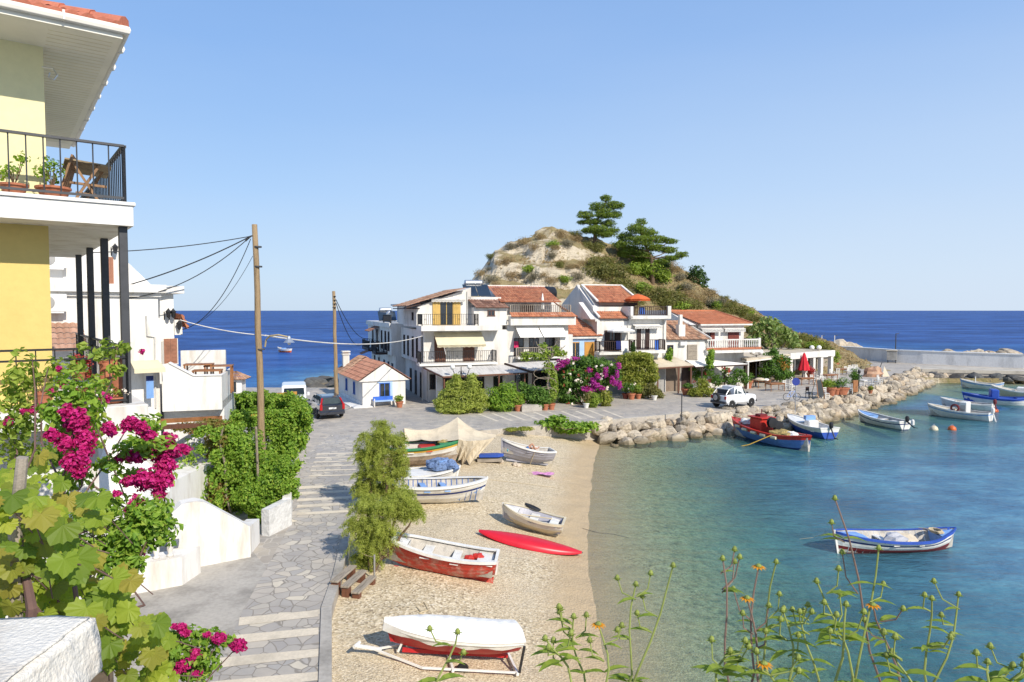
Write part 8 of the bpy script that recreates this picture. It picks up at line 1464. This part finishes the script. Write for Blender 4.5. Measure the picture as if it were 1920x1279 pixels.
ivy_part('front_leaves', 26, [(430, 812, 30, 26), (455, 840, 40, 34), (440, 880, 44, 34), (480, 890, 40, 34), (515, 895, 26, 30), (460, 925, 44, 30), (500, 930, 34, 26), (425, 850, 30, 30), (470, 955, 34, 16), (492, 975, 9, 26), (525, 918, 18, 26), (440, 945, 22, 16), (540, 900, 14, 18)], 1.0, .10, LEAF_IVY, up=.15, droop=.6)
ivy_part('old_leaves', 25.6, [(395, 800, 36, 14), (410, 825, 24, 16), (370, 805, 22, 9), (390, 905, 34, 22), (405, 930, 34, 18), (375, 890, 20, 20), (425, 960, 24, 10), (365, 920, 16, 14), (352, 800, 26, 7), (400, 850, 14, 14)], .9, .105, leafmat('old_ivy', [(.10, .10, .02), (.16, .13, .03), (.08, .11, .02), (.20, .16, .04), (.12, .06, .025)]), up=.3)
b = MB(); 
for p in ([(418, 800), (412, 830), (422, 870), (424, 930), (440, 985)], [(480, 800), (484, 900), (488, 1000)], [(370, 880), (376, 910), (400, 950)]): b.tube([AT(x, y, 25.3) for x, y in p], .045, 6)
Pg.part('vines', b, M_BARKG)
b = MB()
for x, y, Yk in [(random.uniform(345, 575), 0, 31) for _ in range(34)]: yy = np.interp(x, [345, 430, 495, 540, 575], [780, 748, 734, 745, 765]) + random.uniform(-5, 10); pxell(b, Yk, [(x, yy, random.uniform(6, 14), random.uniform(4, 9))], .7, .11, .75, up=.8)
for _ in range(26): x, y = random.choice(((576, random.uniform(745, 830)), (548, random.uniform(840, 930)), (random.uniform(440, 530), 985 - abs(random.gauss(0, 25))), (random.uniform(355, 420), random.uniform(800, 960)))); pxell(b, 29 if x > 560 else 24.6, [(x + random.uniform(-6, 4), y, random.uniform(6, 12), random.uniform(8, 16))], .7, .11, .75, droop=.5)
for k in range(90):
    Yk, x0, x1, y0, y1 = random.choice(((26, 380, 545, 830, 975), (29.5, 520, 575, 770, 880), (25.4, 360, 430, 800, 930), (31, 340, 575, 738, 790))); c = AT(random.uniform(x0, x1), random.uniform(y0, y1), Yk); n = random.randint(25, 60); L_ = random.uniform(.4, 1.2); t = RNG.random(n); d = Vector((random.uniform(-.25, .25), random.uniform(-1.1, -.55), 0)) * (1 if Yk < 30 else .4)
    P = np.array(c)[None] + np.stack([d.x * t + .05 * np.sin(t * 9), d.y * np.minimum(t * 2, 1), .22 * np.sin(PI * np.minimum(t * 1.4, 1)) - L_ * t ** 1.6], 1) + RNG.normal(0, .05, (n, 3)); b.leaves(P, np.tile([.1, -.8, .4], (n, 1)), .11, .75, droop=.6)
Pg.part('hanging_strands', b, LEAF_IVY)
T = Thing('pergola', 'weathered timber pergola beams sticking out of the ivy', 'pergola', G(440, 1000), 0, None)
for (x0, y0, Y0), (x1, y1, Y1), mt_ in (((278, 802, 22), (386, 797, 25), M_BROWN), ((300, 790, 24.5), (420, 783, 27.5), M_WOOD), ((500, 742, 33), (556, 737, 34), M_OCHRE), ((470, 780, 29), (577, 776, 31), M_OCHRE)): b = MB(); b.obox(AT(x0, y0, Y0), AT(x1, y1, Y1), .1, .16); T.part('beam', b, mt_)
for px, Yq in ((540, 31),): p = AT(px, 780, Yq); b = MB(); b.box(p[0] - .06, p[0] + .06, p[1] - .06, p[1] + .06, GZ, p[2]); T.part('post', b, M_BROWN)
def wallseg(T, name, pts, tops, th, mt):
    b = MB(); n = len(pts); d = (Vector(pts[-1]) - Vector(pts[0])).normalized(); nn = Vector((-d.y, d.x, 0)) * th; bot = [Vector((p[0], p[1], 1.2)) for p in pts]; top = [Vector((p[0], p[1], z)) for p, z in zip(pts, tops)]
    fr = bot + top[::-1]; m = len(fr); bk = [p + nn for p in fr]; b.add(fr + bk, [tuple(range(m)), tuple(range(2 * m - 1, m - 1, -1))] + [((i + 1) % m, i, m + i, m + (i + 1) % m) for i in range(m)]); return T.part(name, b, mt)
pw = [G(505, 1006), G(547, 985)]; pw2 = [G(547, 985), G(554, 838), G(560, 790)]
T = Thing('garden_wall', 'rough whitewashed garden wall along the paved path, under the ivy', 'wall', pw[0], 0, None); wallseg(T, 'end_wall', pw, [2.3, 2.35], .3, mat('whitewashed_stone', (.66, .65, .62), rough=.95, var=.12, vscale=3, bump=.9, bscale=7, fine=.15)); wallseg(T, 'side_wall', pw2, [2.4, 2.6, 2.6], .3, M_WHT)
p0, p1 = G(325, 1073), G(470, 1045); pts = [lerp(p0, p1, t) for t in (0, .12, .3, .42, 1.0)]; zt = [AT(x, y, p[1])[2] for (x, y), p in zip(((325, 962), (342, 946), (368, 940), (386, 943), (470, 988)), pts)]
T = Thing('stair_wall', 'bright white plastered wall beside the path, sloping down like a stair parapet', 'wall', p0, 0, None); wallseg(T, 'wall', pts, zt, .5, M_WHT); wallseg(T, 'end_pier', [G(470, 1040), G(487, 1018)], [2.3, 2.2], .4, M_WHT)
a0, a1 = G(250, 1115), G(342, 1098); a2 = G(325, 1073); T = Thing('balustrade', 'white balustrade with turned balusters on a low white plinth, behind the bougainvillea', 'balustrade', a1, 0, None); b = MB(); zpl = AT(330, 1045, a1[1])[2]; dd = Vector(a1) - Vector(a0); e0 = Vector(a0) - dd * 1.2
b.add([(*e0[:2], 1.2), (*a1[:2], 1.2), (a1[0] + .1, a1[1] + .9, 1.2), (e0[0], e0[1] + .9, 1.2), (*e0[:2], zpl), (*a1[:2], zpl), (a1[0] + .1, a1[1] + .9, zpl), (e0[0], e0[1] + .9, zpl)], [(0, 1, 5, 4), (1, 2, 6, 5), (4, 5, 6, 7), (2, 3, 7, 6), (3, 0, 4, 7)]); T.part('plinth', b, M_WHT)
for k in range(9): p = Vector(a1) - dd.normalized() * (.42 + k * .34) + Vector((0, .3, 0)); b = MB(); b.lathe([(.09, 0), (.09, .05), (.05, .08), (.085, .2), (.08, .3), (.045, .55), (.06, .62), (.08, .64), (.08, .7)], p.x, p.y, zpl, 10); T.part('baluster', b, M_WHT, smooth=True)
b = MB(); p = Vector(a1) + Vector((0, .3, zpl - 1.4)); q = p - dd.normalized() * 3.6; b.obox((p.x, p.y, zpl + .75), (q.x, q.y, zpl + .75), .24, .1); T.part('handrail', b, M_WHT)
ypt = G(302, 1060); T = Thing('potted_plant', 'clay pot standing behind the balusters', 'potted plant', (ypt[0] - .1, ypt[1] + .3, zpl), 0, (0, 0, 0)); b = MB(); b.lathe([(.14, 0), (.22, .4), (.24, .42), (.24, .5), (.18, .5)], 0, 0, 0, 14); T.part('pot', b, M_TERRA); b = MB(); ell(b, (0, 0, .65), (.25, .25, .2), 120, .09, .6); T.part('foliage', b, LEAF_GREEN)
# white upper garden with parasol and furniture seen through the bougainvillea
ub = G(335, 1010, 1.4); T = Thing('garden_steps', 'white garden terrace block behind the bougainvillea', 'wall', (ub[0], ub[1], GZ), 0, None); b = MB(); x1 = ub[0]; y0 = ub[1]; b.box(x1 - 9, x1 - .2, y0 - .6, y0 + 3, GZ, AT(300, 905, y0)[2]); b.box(x1 - 9, x1 - 2.2, y0 + .4, y0 + 3, GZ, AT(200, 850, y0)[2]); T.part('block', b, M_WHT); b = MB(); b.box(x1 - 9, x1 - .1, y0 - .68, y0 - .5, AT(300, 905, y0)[2], AT(300, 898, y0)[2]); T.part('ledge', b, M_WHT)
q = AT(205, 900, 15); T = Thing('parasol', 'folded white canvas parasol half hidden by the magenta bougainvillea', 'parasol', (q[0], q[1], GZ), 0, (0, 0, 0)); b = MB(); rows = [[(r_ * (1 + .2 * (k % 2)) * math.cos(2 * PI * k / 14), r_ * (1 + .2 * (k % 2)) * math.sin(2 * PI * k / 14), z) for k in range(14)] for r_, z in ((.05, 4.75), (.5, 4.35), (.95, 3.7), (1.0, 3.45))]; b.grid(rows[::-1], closed=True); T.part('canopy', b, M_AWNW); b = MB(); b.tube([(0, 0, 0), (0, 0, 4.8)], .04, 6); T.part('pole', b, M_WHITE)
for px, py, lb in ((356, 868, 'white plastic chair in the shade of the ivy pergola, at the front'), (372, 852, 'white plastic chair in the shade of the ivy pergola, next to the red cushion')):
    q = AT(px, py + 34, 26.8); T = Thing('chair', lb, 'chair', q, random.random(), (0, 0, 0)); b = MB(); b.box(-.26, .26, -.26, .26, .42, .46); T.part('seat', b, B_WHITE); b = MB(); b.box(-.26, .26, .22, .26, .46, .95); T.part('backrest', b, B_WHITE)
    for x in (-.23, .23):
        for y in (-.23, .23): b = MB(); b.box(x - .025, x + .025, y - .025, y + .025, -.3, .42); T.part('leg', b, B_WHITE)
q = AT(362, 875, 26.4); T = Thing('cushion', 'small red cushion on the white chair under the pergola', 'cushion', q, 0, (0, 0, 0)); b = MB(); b.bevbox(-.2, .2, -.15, .15, 0, .1, .04); T.part('pad', b, B_RED); b = MB(); b.box(-.21, .21, -.012, .012, .03, .06); T.part('piping', b, B_WHITE)
b = MB(); q = AT(365, 905, 26.8); b.box(q[0] - 3.5, q[0] + 2.5, 25.9, 34, GZ, AT(365, 962, 26.8)[2]); b.top('pergola_floor', M_CONC, kind='structure')
# ================================================================== BOUGAINVILLEA, GRAPE VINE, STONE AND WILD FLOWERS AT THE CAMERA
b = MB(); b.prism([(-14, 3), (-1.9, 3), (-4.6, 7.7), (-14, 7.7)], 'z', .6, 5.0); b.top('garden_bank', mat('soil', (.14, .10, .06), rough=.95, var=.3, vscale=3), kind='structure')
Bg = Plant('bougainvillea', 'large magenta bougainvillea and its leafy shoots in front of the yellow house', 'bougainvillea', (-4.6, 6.6, 4.9))
def bg_leaves(name, Y, lst, dens, size, mt, **k): return Bg.foliage(Y, lst, dens, size, mt, .62, name, **k)
bg_leaves('leaves', 7, [(130, 800, 40, 40), (110, 850, 38, 34), (155, 760, 24, 40), (130, 730, 26, 34), (105, 770, 30, 40), (120, 900, 40, 26), (200, 870, 34, 14), (255, 800, 40, 16), (300, 830, 34, 18), (230, 900, 40, 14), (300, 890, 24, 24), (262, 830, 36, 14), (200, 935, 40, 20), (240, 850, 30, 12)], .42, .085, LEAF_IVY, up=.4, jitter=.8)
bg_leaves('lower_leaves', 6.4, [(285, 1000, 38, 36), (250, 1000, 40, 40), (210, 1010, 44, 40), (265, 960, 44, 22), (220, 1060, 40, 30), (180, 960, 44, 24), (250, 1050, 28, 24), (300, 975, 22, 22), (170, 1030, 40, 40)], .62, .07, LEAF_IVY, up=.4, jitter=.8)
bg_leaves('shoot_leaves', 8.5, [(60, 700, 16, 46), (40, 740, 20, 40), (60, 790, 22, 40), (30, 800, 26, 40), (90, 700, 12, 30), (20, 860, 26, 40), (60, 860, 26, 36), (140, 690, 14, 18), (150, 650, 12, 10), (190, 665, 22, 12), (215, 660, 16, 12), (225, 690, 16, 18), (205, 640, 12, 10), (240, 650, 14, 8), (175, 735, 16, 34), (182, 800, 12, 40)], .36, .095, LEAF_LIME, up=.3, jitter=.8)
b = MB()
for Y, lst in ((6.8, [(128, 770, 12, 14), (145, 790, 14, 24), (150, 830, 14, 34), (125, 830, 16, 16), (140, 865, 22, 18), (152, 880, 14, 16), (110, 812, 14, 10), (120, 800, 12, 10), (160, 855, 8, 26)]), (6.5, [(210, 800, 13, 12), (236, 798, 15, 12), (264, 800, 13, 12), (270, 818, 14, 9), (200, 815, 8, 6), (245, 788, 12, 7)]), (7.0, [(290, 838, 26, 16), (318, 838, 24, 16), (265, 852, 22, 12), (338, 846, 12, 10), (300, 852, 34, 14), (232, 856, 10, 7), (310, 822, 14, 8)]), (6.8, [(310, 872, 20, 14), (300, 895, 26, 18), (270, 905, 28, 14), (235, 905, 16, 9), (320, 895, 12, 16), (305, 920, 14, 12), (280, 890, 20, 12)]), (6.6, [(255, 945, 12, 18), (235, 960, 8, 12), (244, 975, 5, 10), (258, 1036, 9, 9), (262, 962, 6, 5), (210, 930, 8, 6)]), (8.2, [(60, 770, 12, 6), (18, 790, 9, 8), (110, 720, 10, 9), (95, 735, 8, 8), (190, 748, 12, 9), (263, 660, 5, 5), (74, 762, 9, 6), (118, 690, 6, 5), (40, 770, 6, 5)])):
    for x, y, rx, ry in lst:
        c = AT(x, y, Y); s = Y / F; n = int(max(20, rx * ry * 1.0)); ell(b, (c[0], c[1] + random.uniform(-.1, .1), c[2]), (rx * s, max(rx, ry) * s * .7, ry * s), n, .042, .85, up=.4, shell=.3)
Bg.part('bracts', b, LEAF_MAG)
b = MB(); base = Vector(Bg.o.location)
for x, y, Y in ((130, 760, 7), (150, 860, 6.9), (240, 800, 7.2), (330, 845, 7), (310, 900, 6.8), (60, 670, 8.5), (90, 690, 8.5), (220, 650, 8.5), (20, 800, 8.5), (250, 960, 6.5), (180, 720, 8.5), (285, 990, 6.4)): limb(b, base, AT(x, y, Y), .028, .006, 5, .35, 8)
Bg.part('stems', b, mat('purple_bark', (.17, .10, .085), rough=.9, var=.25))
B2 = Plant('bougainvillea', 'low bougainvillea spray with round magenta flower heads, over the lower steps', 'bougainvillea', (-3.2, 4.9, 4.9))
B2.foliage(5.4, [(340, 1190, 30, 14), (380, 1196, 34, 10), (415, 1205, 24, 9), (350, 1215, 34, 20), (385, 1230, 30, 22), (330, 1245, 30, 24), (370, 1260, 36, 18), (310, 1215, 24, 26)], .6, .055, LEAF_IVY, .62); b = MB()
for x, y, rx, ry in ((340, 1176, 10, 8), (348, 1186, 8, 6), (326, 1174, 6, 4), (410, 1196, 14, 8), (388, 1190, 8, 4), (446, 1210, 15, 12), (345, 1245, 16, 10), (362, 1232, 12, 8), (335, 1256, 12, 7), (365, 1222, 8, 6), (370, 1262, 9, 5)): c = AT(x, y, 5.3); s = 5.3 / F; ell(b, c, (rx * s, rx * s * .9, ry * s), int(rx * ry * 1.7 + 30), .026, .9, up=.4, shell=.4)
B2.part('bracts', b, LEAF_MAG); b = MB()
for x, y in ((340, 1180), (410, 1198), (446, 1212), (345, 1245), (370, 1230)): limb(b, B2.o.location, AT(x, y, 5.35), .012, .004, 5, .3, 6)
B2.part('stems', b, MATS['purple_bark'])
# grape vine with lobed leaves
VINE = leafmat('vine_leaf', [(.08, .135, .015), (.135, .20, .02), (.19, .25, .028), (.24, .275, .035), (.155, .215, .022), (.22, .195, .035), (.10, .15, .015)], trans=.45)
LOBE = [(0, -.08), (.14, -.28), (.26, -.24), (.36, -.30), (.42, -.16), (.54, -.10), (.50, .02), (.58, .14), (.46, .20), (.47, .34), (.34, .34), (.30, .47), (.19, .46), (.12, .56), (0, .66)]; LOBE = LOBE + [(-x, y) for x, y in LOBE[-2:0:-1]]
def vleaf(b, c, nrm, size, rv):
    n = Vector(nrm).normalized(); d = Vector((random.gauss(0, .6), random.gauss(0, .4), -1)); d = (d - n * d.dot(n)).normalized(); sd = n.cross(d); cu = random.uniform(.1, .45); vs = [Vector(c) + n * size * .06]
    for x, y in LOBE: j = random.uniform(.92, 1.08); vs.append(Vector(c) + (sd * x * j + d * y * j) * size - n * size * cu * (x * x + .5 * y * y) + n * size * .05 * math.sin(9 * x + 7 * y))
    m = len(LOBE); b.add(vs, [(0, 1 + i, 1 + (i + 1) % m) for i in range(m)], 0, rv)
GV = Plant('grape_vine', 'yellow-green grape vine with large lobed leaves beside the white stone, close to the camera', 'grape vine', (-2.0, 2.75, 6.9)); b = MB(); st = MB()
for x0, x1, y0, y1, Y0, Y1, n, s_ in ((-30, 120, 930, 1080, 2.5, 3.0, 34, .125), (0, 180, 1000, 1170, 2.6, 3.1, 40, .13), (100, 250, 1070, 1230, 2.7, 3.2, 34, .13), (170, 300, 1160, 1300, 2.7, 3.3, 46, .11), (-20, 130, 850, 960, 3.2, 4, 26, .11), (220, 330, 1200, 1300, 3.0, 3.6, 24, .10), (-20, 60, 900, 1150, 2.5, 3.2, 26, .13), (60, 200, 930, 1000, 3.0, 3.6, 22, .11)):
    for k in range(n):
        x, y = random.uniform(x0, x1), random.uniform(y0, y1); c = AT(x, y, random.uniform(Y0, Y1)); vleaf(b, c, (random.gauss(.35, .5), random.gauss(-.75, .35), random.gauss(.7, .35)), s_ * random.uniform(.45, 1.05), random.random())
        if k % 3 == 0: st.tube([c, (c[0] + random.uniform(-.1, .1), c[1] + .12, c[2] - random.uniform(.05, .2))], .0025, 4)
GV.part('leaves', b, VINE)
for pts in ([(-10, 1030), (40, 1010), (30, 1080), (50, 1120), (75, 1150)], [(0, 1100), (45, 1105), (60, 1150), (20, 1200)], [(140, 1100), (150, 1170), (200, 1230)]): st.tube([AT(x, y, 2.75) for x, y in pts], .009, 6)
q = AT(60, 1140, 2.7); st.tube([(q[0] - .1, q[1], 6.9), q, AT(45, 1060, 2.75), AT(30, 960, 2.8)], [.022, .02, .014, .01], 7); GV.part('vines', st, MATS['purple_bark'])
T = Thing('wooden_stake', 'grey wooden stake bound with cord, standing among the vine leaves', 'stake', AT(20, 1160, 2.75), 0, None); b = MB(); b.tube([(AT(20, 1160, 2.75)[0], 2.75, 6.9), AT(28, 1000, 2.72), AT(42, 858, 2.7)], [.026, .025, .021], 10); T.part('stick', b, M_GREYWOOD); b = MB(); q0_, q1_ = AT(30, 955, 2.72), AT(34, 930, 2.72)
for k in range(5): c = lerp(q0_, q1_, k / 4); b.tube([(c[0] + .03 * math.cos(t * PI / 5), c[1] + .03 * math.sin(t * PI / 5), c[2] + .004 * math.sin(t)) for t in range(11)], .006, 5)
T.part('cord', b, M_ROPE)
# rough white stone on the wall corner at the camera
T = Thing('stone_wall', 'rough whitewashed stone wall top in the bottom corner, right by the camera', 'wall', (-2.1, 1.9, .6), 0, None); zt = 7.92; c_ = [AT(-60, 1190, 2.4), G(0, 1176, zt), G(140, 1146, zt), G(176, 1166, zt), G(172, 1290, zt)]; b = MB()
def stone(x0, x1, y0, y1, z0, z1, nx=90, ny=70, nz=14):
    def S(u, v, w): 
        p = Vector((x0 + (x1 - x0) * u, y0 + (y1 - y0) * v, z0 + (z1 - z0) * w)); e = .045; 
        for ax, (lo, hi) in enumerate(((x0, x1), (y0, y1), (z0, z1))): pass
        r = .07 * ((1 if u in (0, 1) else 0) + (1 if v in (0, 1) else 0) + (1 if w in (0, 1) else 0) - 1); ctr = Vector(((x0 + x1) / 2, (y0 + y1) / 2, (z0 + z1) / 2)); dirv = (p - ctr); dirv.normalize()
        nz_ = mnoise.noise(p * 2.0) * .07 + mnoise.noise(p * 5) * .035 + mnoise.noise(p * 12) * .01 + abs(mnoise.noise(p * 9)) * -.012 + mnoise.noise(p * 25) * .003; p -= dirv * max(0, r) * .5; return p + dirv * nz_
    L_ = lambda n: [i / n for i in range(n + 1)]
    b.grid([[S(u, v, 1) for u in L_(nx)] for v in L_(ny)]); b.grid([[S(u, 0, w) for u in L_(nx)] for w in L_(nz)]); b.grid([[S(u, 1, w) for u in L_(nx)][::-1] for w in L_(nz)]); b.grid([[S(1, v, w) for v in L_(ny)] for w in L_(nz)]); b.grid([[S(0, v, w) for v in L_(ny)][::-1] for w in L_(nz)])
xr = (G(176, 1166, zt)[0]); stone(-3.2, xr, .9, G(120, 1146, zt)[1], zt - .22, zt); o_ = T.part('coping_stone', b, mat('white_rock', (.72, .68, .60), rough=.95, var=.1, vscale=5, fine=.10, bump=.35, bscale=60, col2=(.55, .49, .41)), smooth=True); b = MB(); stone(-3.1, xr - .09, 1.0, G(120, 1146, zt)[1] - .1, .6, zt - .2, 14, 12, 40); T.part('wall', b, MATS['whitewashed_stone'])
# wild flowers on tall stems
WL_ = leafmat('weed_leaf', [(.085, .14, .018), (.125, .185, .025), (.18, .235, .04), (.10, .155, .02)], trans=.4); M_STEMG = mat('weed_stem', (.24, .28, .07), rough=.7, var=.15); M_STEMP = mat('weed_stem_purple', (.20, .13, .10), rough=.7, var=.15); M_BUD = mat('weed_bud', (.22, .26, .05), rough=.7, var=.2, vscale=60); M_PET = leafmat('orange_petals', [(.42, .19, .012), (.50, .25, .02)], tcol=(1.2, .9, .5))
def lance(b, p, d, size, w_=.3):
    d = Vector(d).normalized(); up = Vector((0, 0, 1)); s = d.cross(up).normalized(); n = s.cross(d); rows = []
    for k in range(6):
        t = k / 5; c = Vector(p) + d * size * t - up * size * .35 * t * t; ww = size * w_ * .5 * math.sin(PI * min(1, .06 + t * .94)) ** .8 * (1.15 - .5 * t); rows.append([c + s * ww + n * ww * .35, c, c - s * ww + n * ww * .35])
    b.grid(rows)
def weed(label, top, base, Y, br=3, flower=0, mt=None, leafs=5, size=.068):
    q1 = Vector(AT(top[0], top[1], Y)); q0 = Vector(AT(base[0], base[1], Y)); dz = (q0.z - 6.9); foot = q0 + (q0 - q1).normalized() * (dz / max(.2, (q1 - q0).normalized().z)) * .0; foot = Vector((q0.x - (q1.x - q0.x) * .15, q0.y, 6.9)); T = Thing('wildflower', label, 'wildflower', tuple(foot), 0, None, 'tall wildflowers in front of the bay'); st = MB(); lf = MB(); bd = []; fl = MB(); pts = [foot, q0]
    for k in range(1, 6): t = k / 5; pts.append(q0.lerp(q1, t) + Vector((.012 * math.sin(t * 5 + top[0]), .02 * math.sin(t * 4 + base[0]), 0)))
    st.tube(pts, [.0042, .0036, .0033, .003, .0028, .0025, .0022], 6); L_ = (q1 - q0).length; tips = [pts[-1]]
    for k in range(br):
        t = random.uniform(.45, .92); p = q0.lerp(q1, t); a = random.choice((-1, 1)); tip = p + Vector((a * random.uniform(.02, .06), random.uniform(-.05, .05), random.uniform(.05, .13) * min(1.3, L_ + .4))); st.tube([p, p.lerp(tip, .5) + Vector((a * .012, 0, -.012)), tip], [.0023, .0021, .0018], 5); tips.append(tip)
        lance(lf, p, (a, random.uniform(-.5, .5), .35), size * random.uniform(.8, 1.3))
    for k in range(max(2, leafs - 2)):
        t = random.uniform(-.25, .8); p = q0.lerp(q1, t)
        for a in (-1, 1): lance(lf, p, (a, random.uniform(-.8, .8), random.uniform(.1, .6)), size * random.uniform(.75, 1.35), random.uniform(.24, .42))
    for i, t in enumerate(tips):
        if i < flower:
            for k in range(11): a = 2 * PI * k / 11 + .2; lance(fl, t, (math.cos(a), math.sin(a), .2), .023, .42)
            bd.append(MB().lathe([(.002, -.008), (.008, -.004), (.009, .004), (.004, .009)], t.x, t.y, t.z, 8))
        else:
            bd.append(MB().lathe([(.002, -.008), (.006, -.003), (.007, .003), (.004, .008), (.001, .010)], t.x, t.y, t.z, 8))
            for k in range(6): a = 2 * PI * k / 6; lance(lf, t - Vector((0, 0, .008)), (math.cos(a), math.sin(a), .8), .019, .38)
    T.part('stem', st, mt or M_STEMG); T.part('leaves', lf, WL_); [T.part('bud', q_, M_BUD) for q_ in bd]
    if flower: T.part('flower_head', fl, M_PET)
Ws = [((1562, 935), (1655, 1290), 2.0, 2, 0, M_STEMP, 4, 'tallest wildflower stem, rising past the bow of the lone rowboat'), ((1650, 1032), (1600, 1290), 1.9, 1, 0, None, 3, 'slim stem with a round bud, in front of the stern half of the lone rowboat'), ((1640, 1132), (1690, 1290), 1.9, 2, 1, M_STEMP, 3, 'wildflower with an orange bloom right below the lone rowboat'), ((1545, 1095), (1600, 1300), 1.8, 3, 0, None, 5, 'branched wildflower with green buds, left below the lone rowboat'), ((1590, 1130), (1560, 1300), 1.7, 3, 0, None, 6, 'leafy wildflower with broad pale leaves at the bottom edge, below the lone rowboat'),
      ((1422, 1068), (1405, 1300), 1.9, 2, 1, M_STEMP, 4, 'wildflower with an orange bloom near the top of its dark stem, over the clear water'), ((1406, 1125), (1425, 1300), 1.85, 2, 1, M_STEMP, 3, 'second orange-flowered stem, lower and leaning against the dark-stemmed one'), ((1348, 1047), (1372, 1300), 1.9, 3, 0, M_STEMP, 4, 'thin wildflower with small buds, left of the orange blooms'), ((1458, 1050), (1420, 1300), 2.0, 2, 0, None, 3, 'pale green stem with single buds, right of the orange blooms'), ((1475, 1150), (1480, 1300), 1.8, 3, 0, None, 5, 'short bushy wildflower between the orange blooms and the tallest stem'), ((1515, 1150), (1525, 1300), 1.9, 3, 0, None, 4, 'thin wildflower with several small buds, below the shadow of the lone rowboat'),
      ((1268, 1062), (1180, 1300), 1.9, 2, 0, None, 5, 'wildflower leaning strongly to the right, in front of the waterline'), ((1195, 1100), (1172, 1300), 1.9, 3, 0, None, 4, 'upright budding wildflower, left of the leaning one'), ((1130, 1178), (1135, 1300), 1.8, 2, 1, None, 4, 'short wildflower with an orange bloom over the edge of the beach'), ((1070, 1150), (1100, 1300), 1.85, 4, 0, None, 6, 'leafy budding wildflower over the beach, left of the orange bloom'), ((1030, 1190), (1075, 1300), 1.7, 3, 0, None, 6, 'broad-leaved wildflower nearest the covered boat'),
      ((1745, 1120), (1740, 1300), 1.9, 3, 0, None, 4, 'wildflower with wide-set leaves and buds, in the dark water at the right'), ((1808, 1120), (1738, 1300), 1.95, 2, 0, None, 3, 'long side stem with one bud leaning right, at the right'), ((1855, 1245), (1850, 1310), 1.6, 2, 0, None, 4, 'short budding wildflower in the bottom right corner, left one'), ((1900, 1240), (1905, 1310), 1.6, 2, 0, None, 4, 'short budding wildflower in the bottom right corner, at the frame edge'), ((852, 1190), (815, 1310), 1.8, 2, 0, None, 3, 'small wildflower in front of the covered boat'), ((1445, 1250), (1450, 1310), 1.6, 3, 1, None, 5, 'low orange-flowered weed at the bottom edge'), ((1690, 1230), (1700, 1310), 1.6, 3, 0, None, 6, 'low leafy weed at the bottom edge, between the lone rowboat stems and the right group'), ((1360, 1220), (1350, 1310), 1.65, 4, 0, None, 6, 'low leafy weed at the bottom edge, under the thin-budded stem')]
for t_, bs_, Y, br, fl_n, mt_, lf_, lb in Ws: weed(lb, t_, bs_, Y, br, fl_n, mt_, lf_)
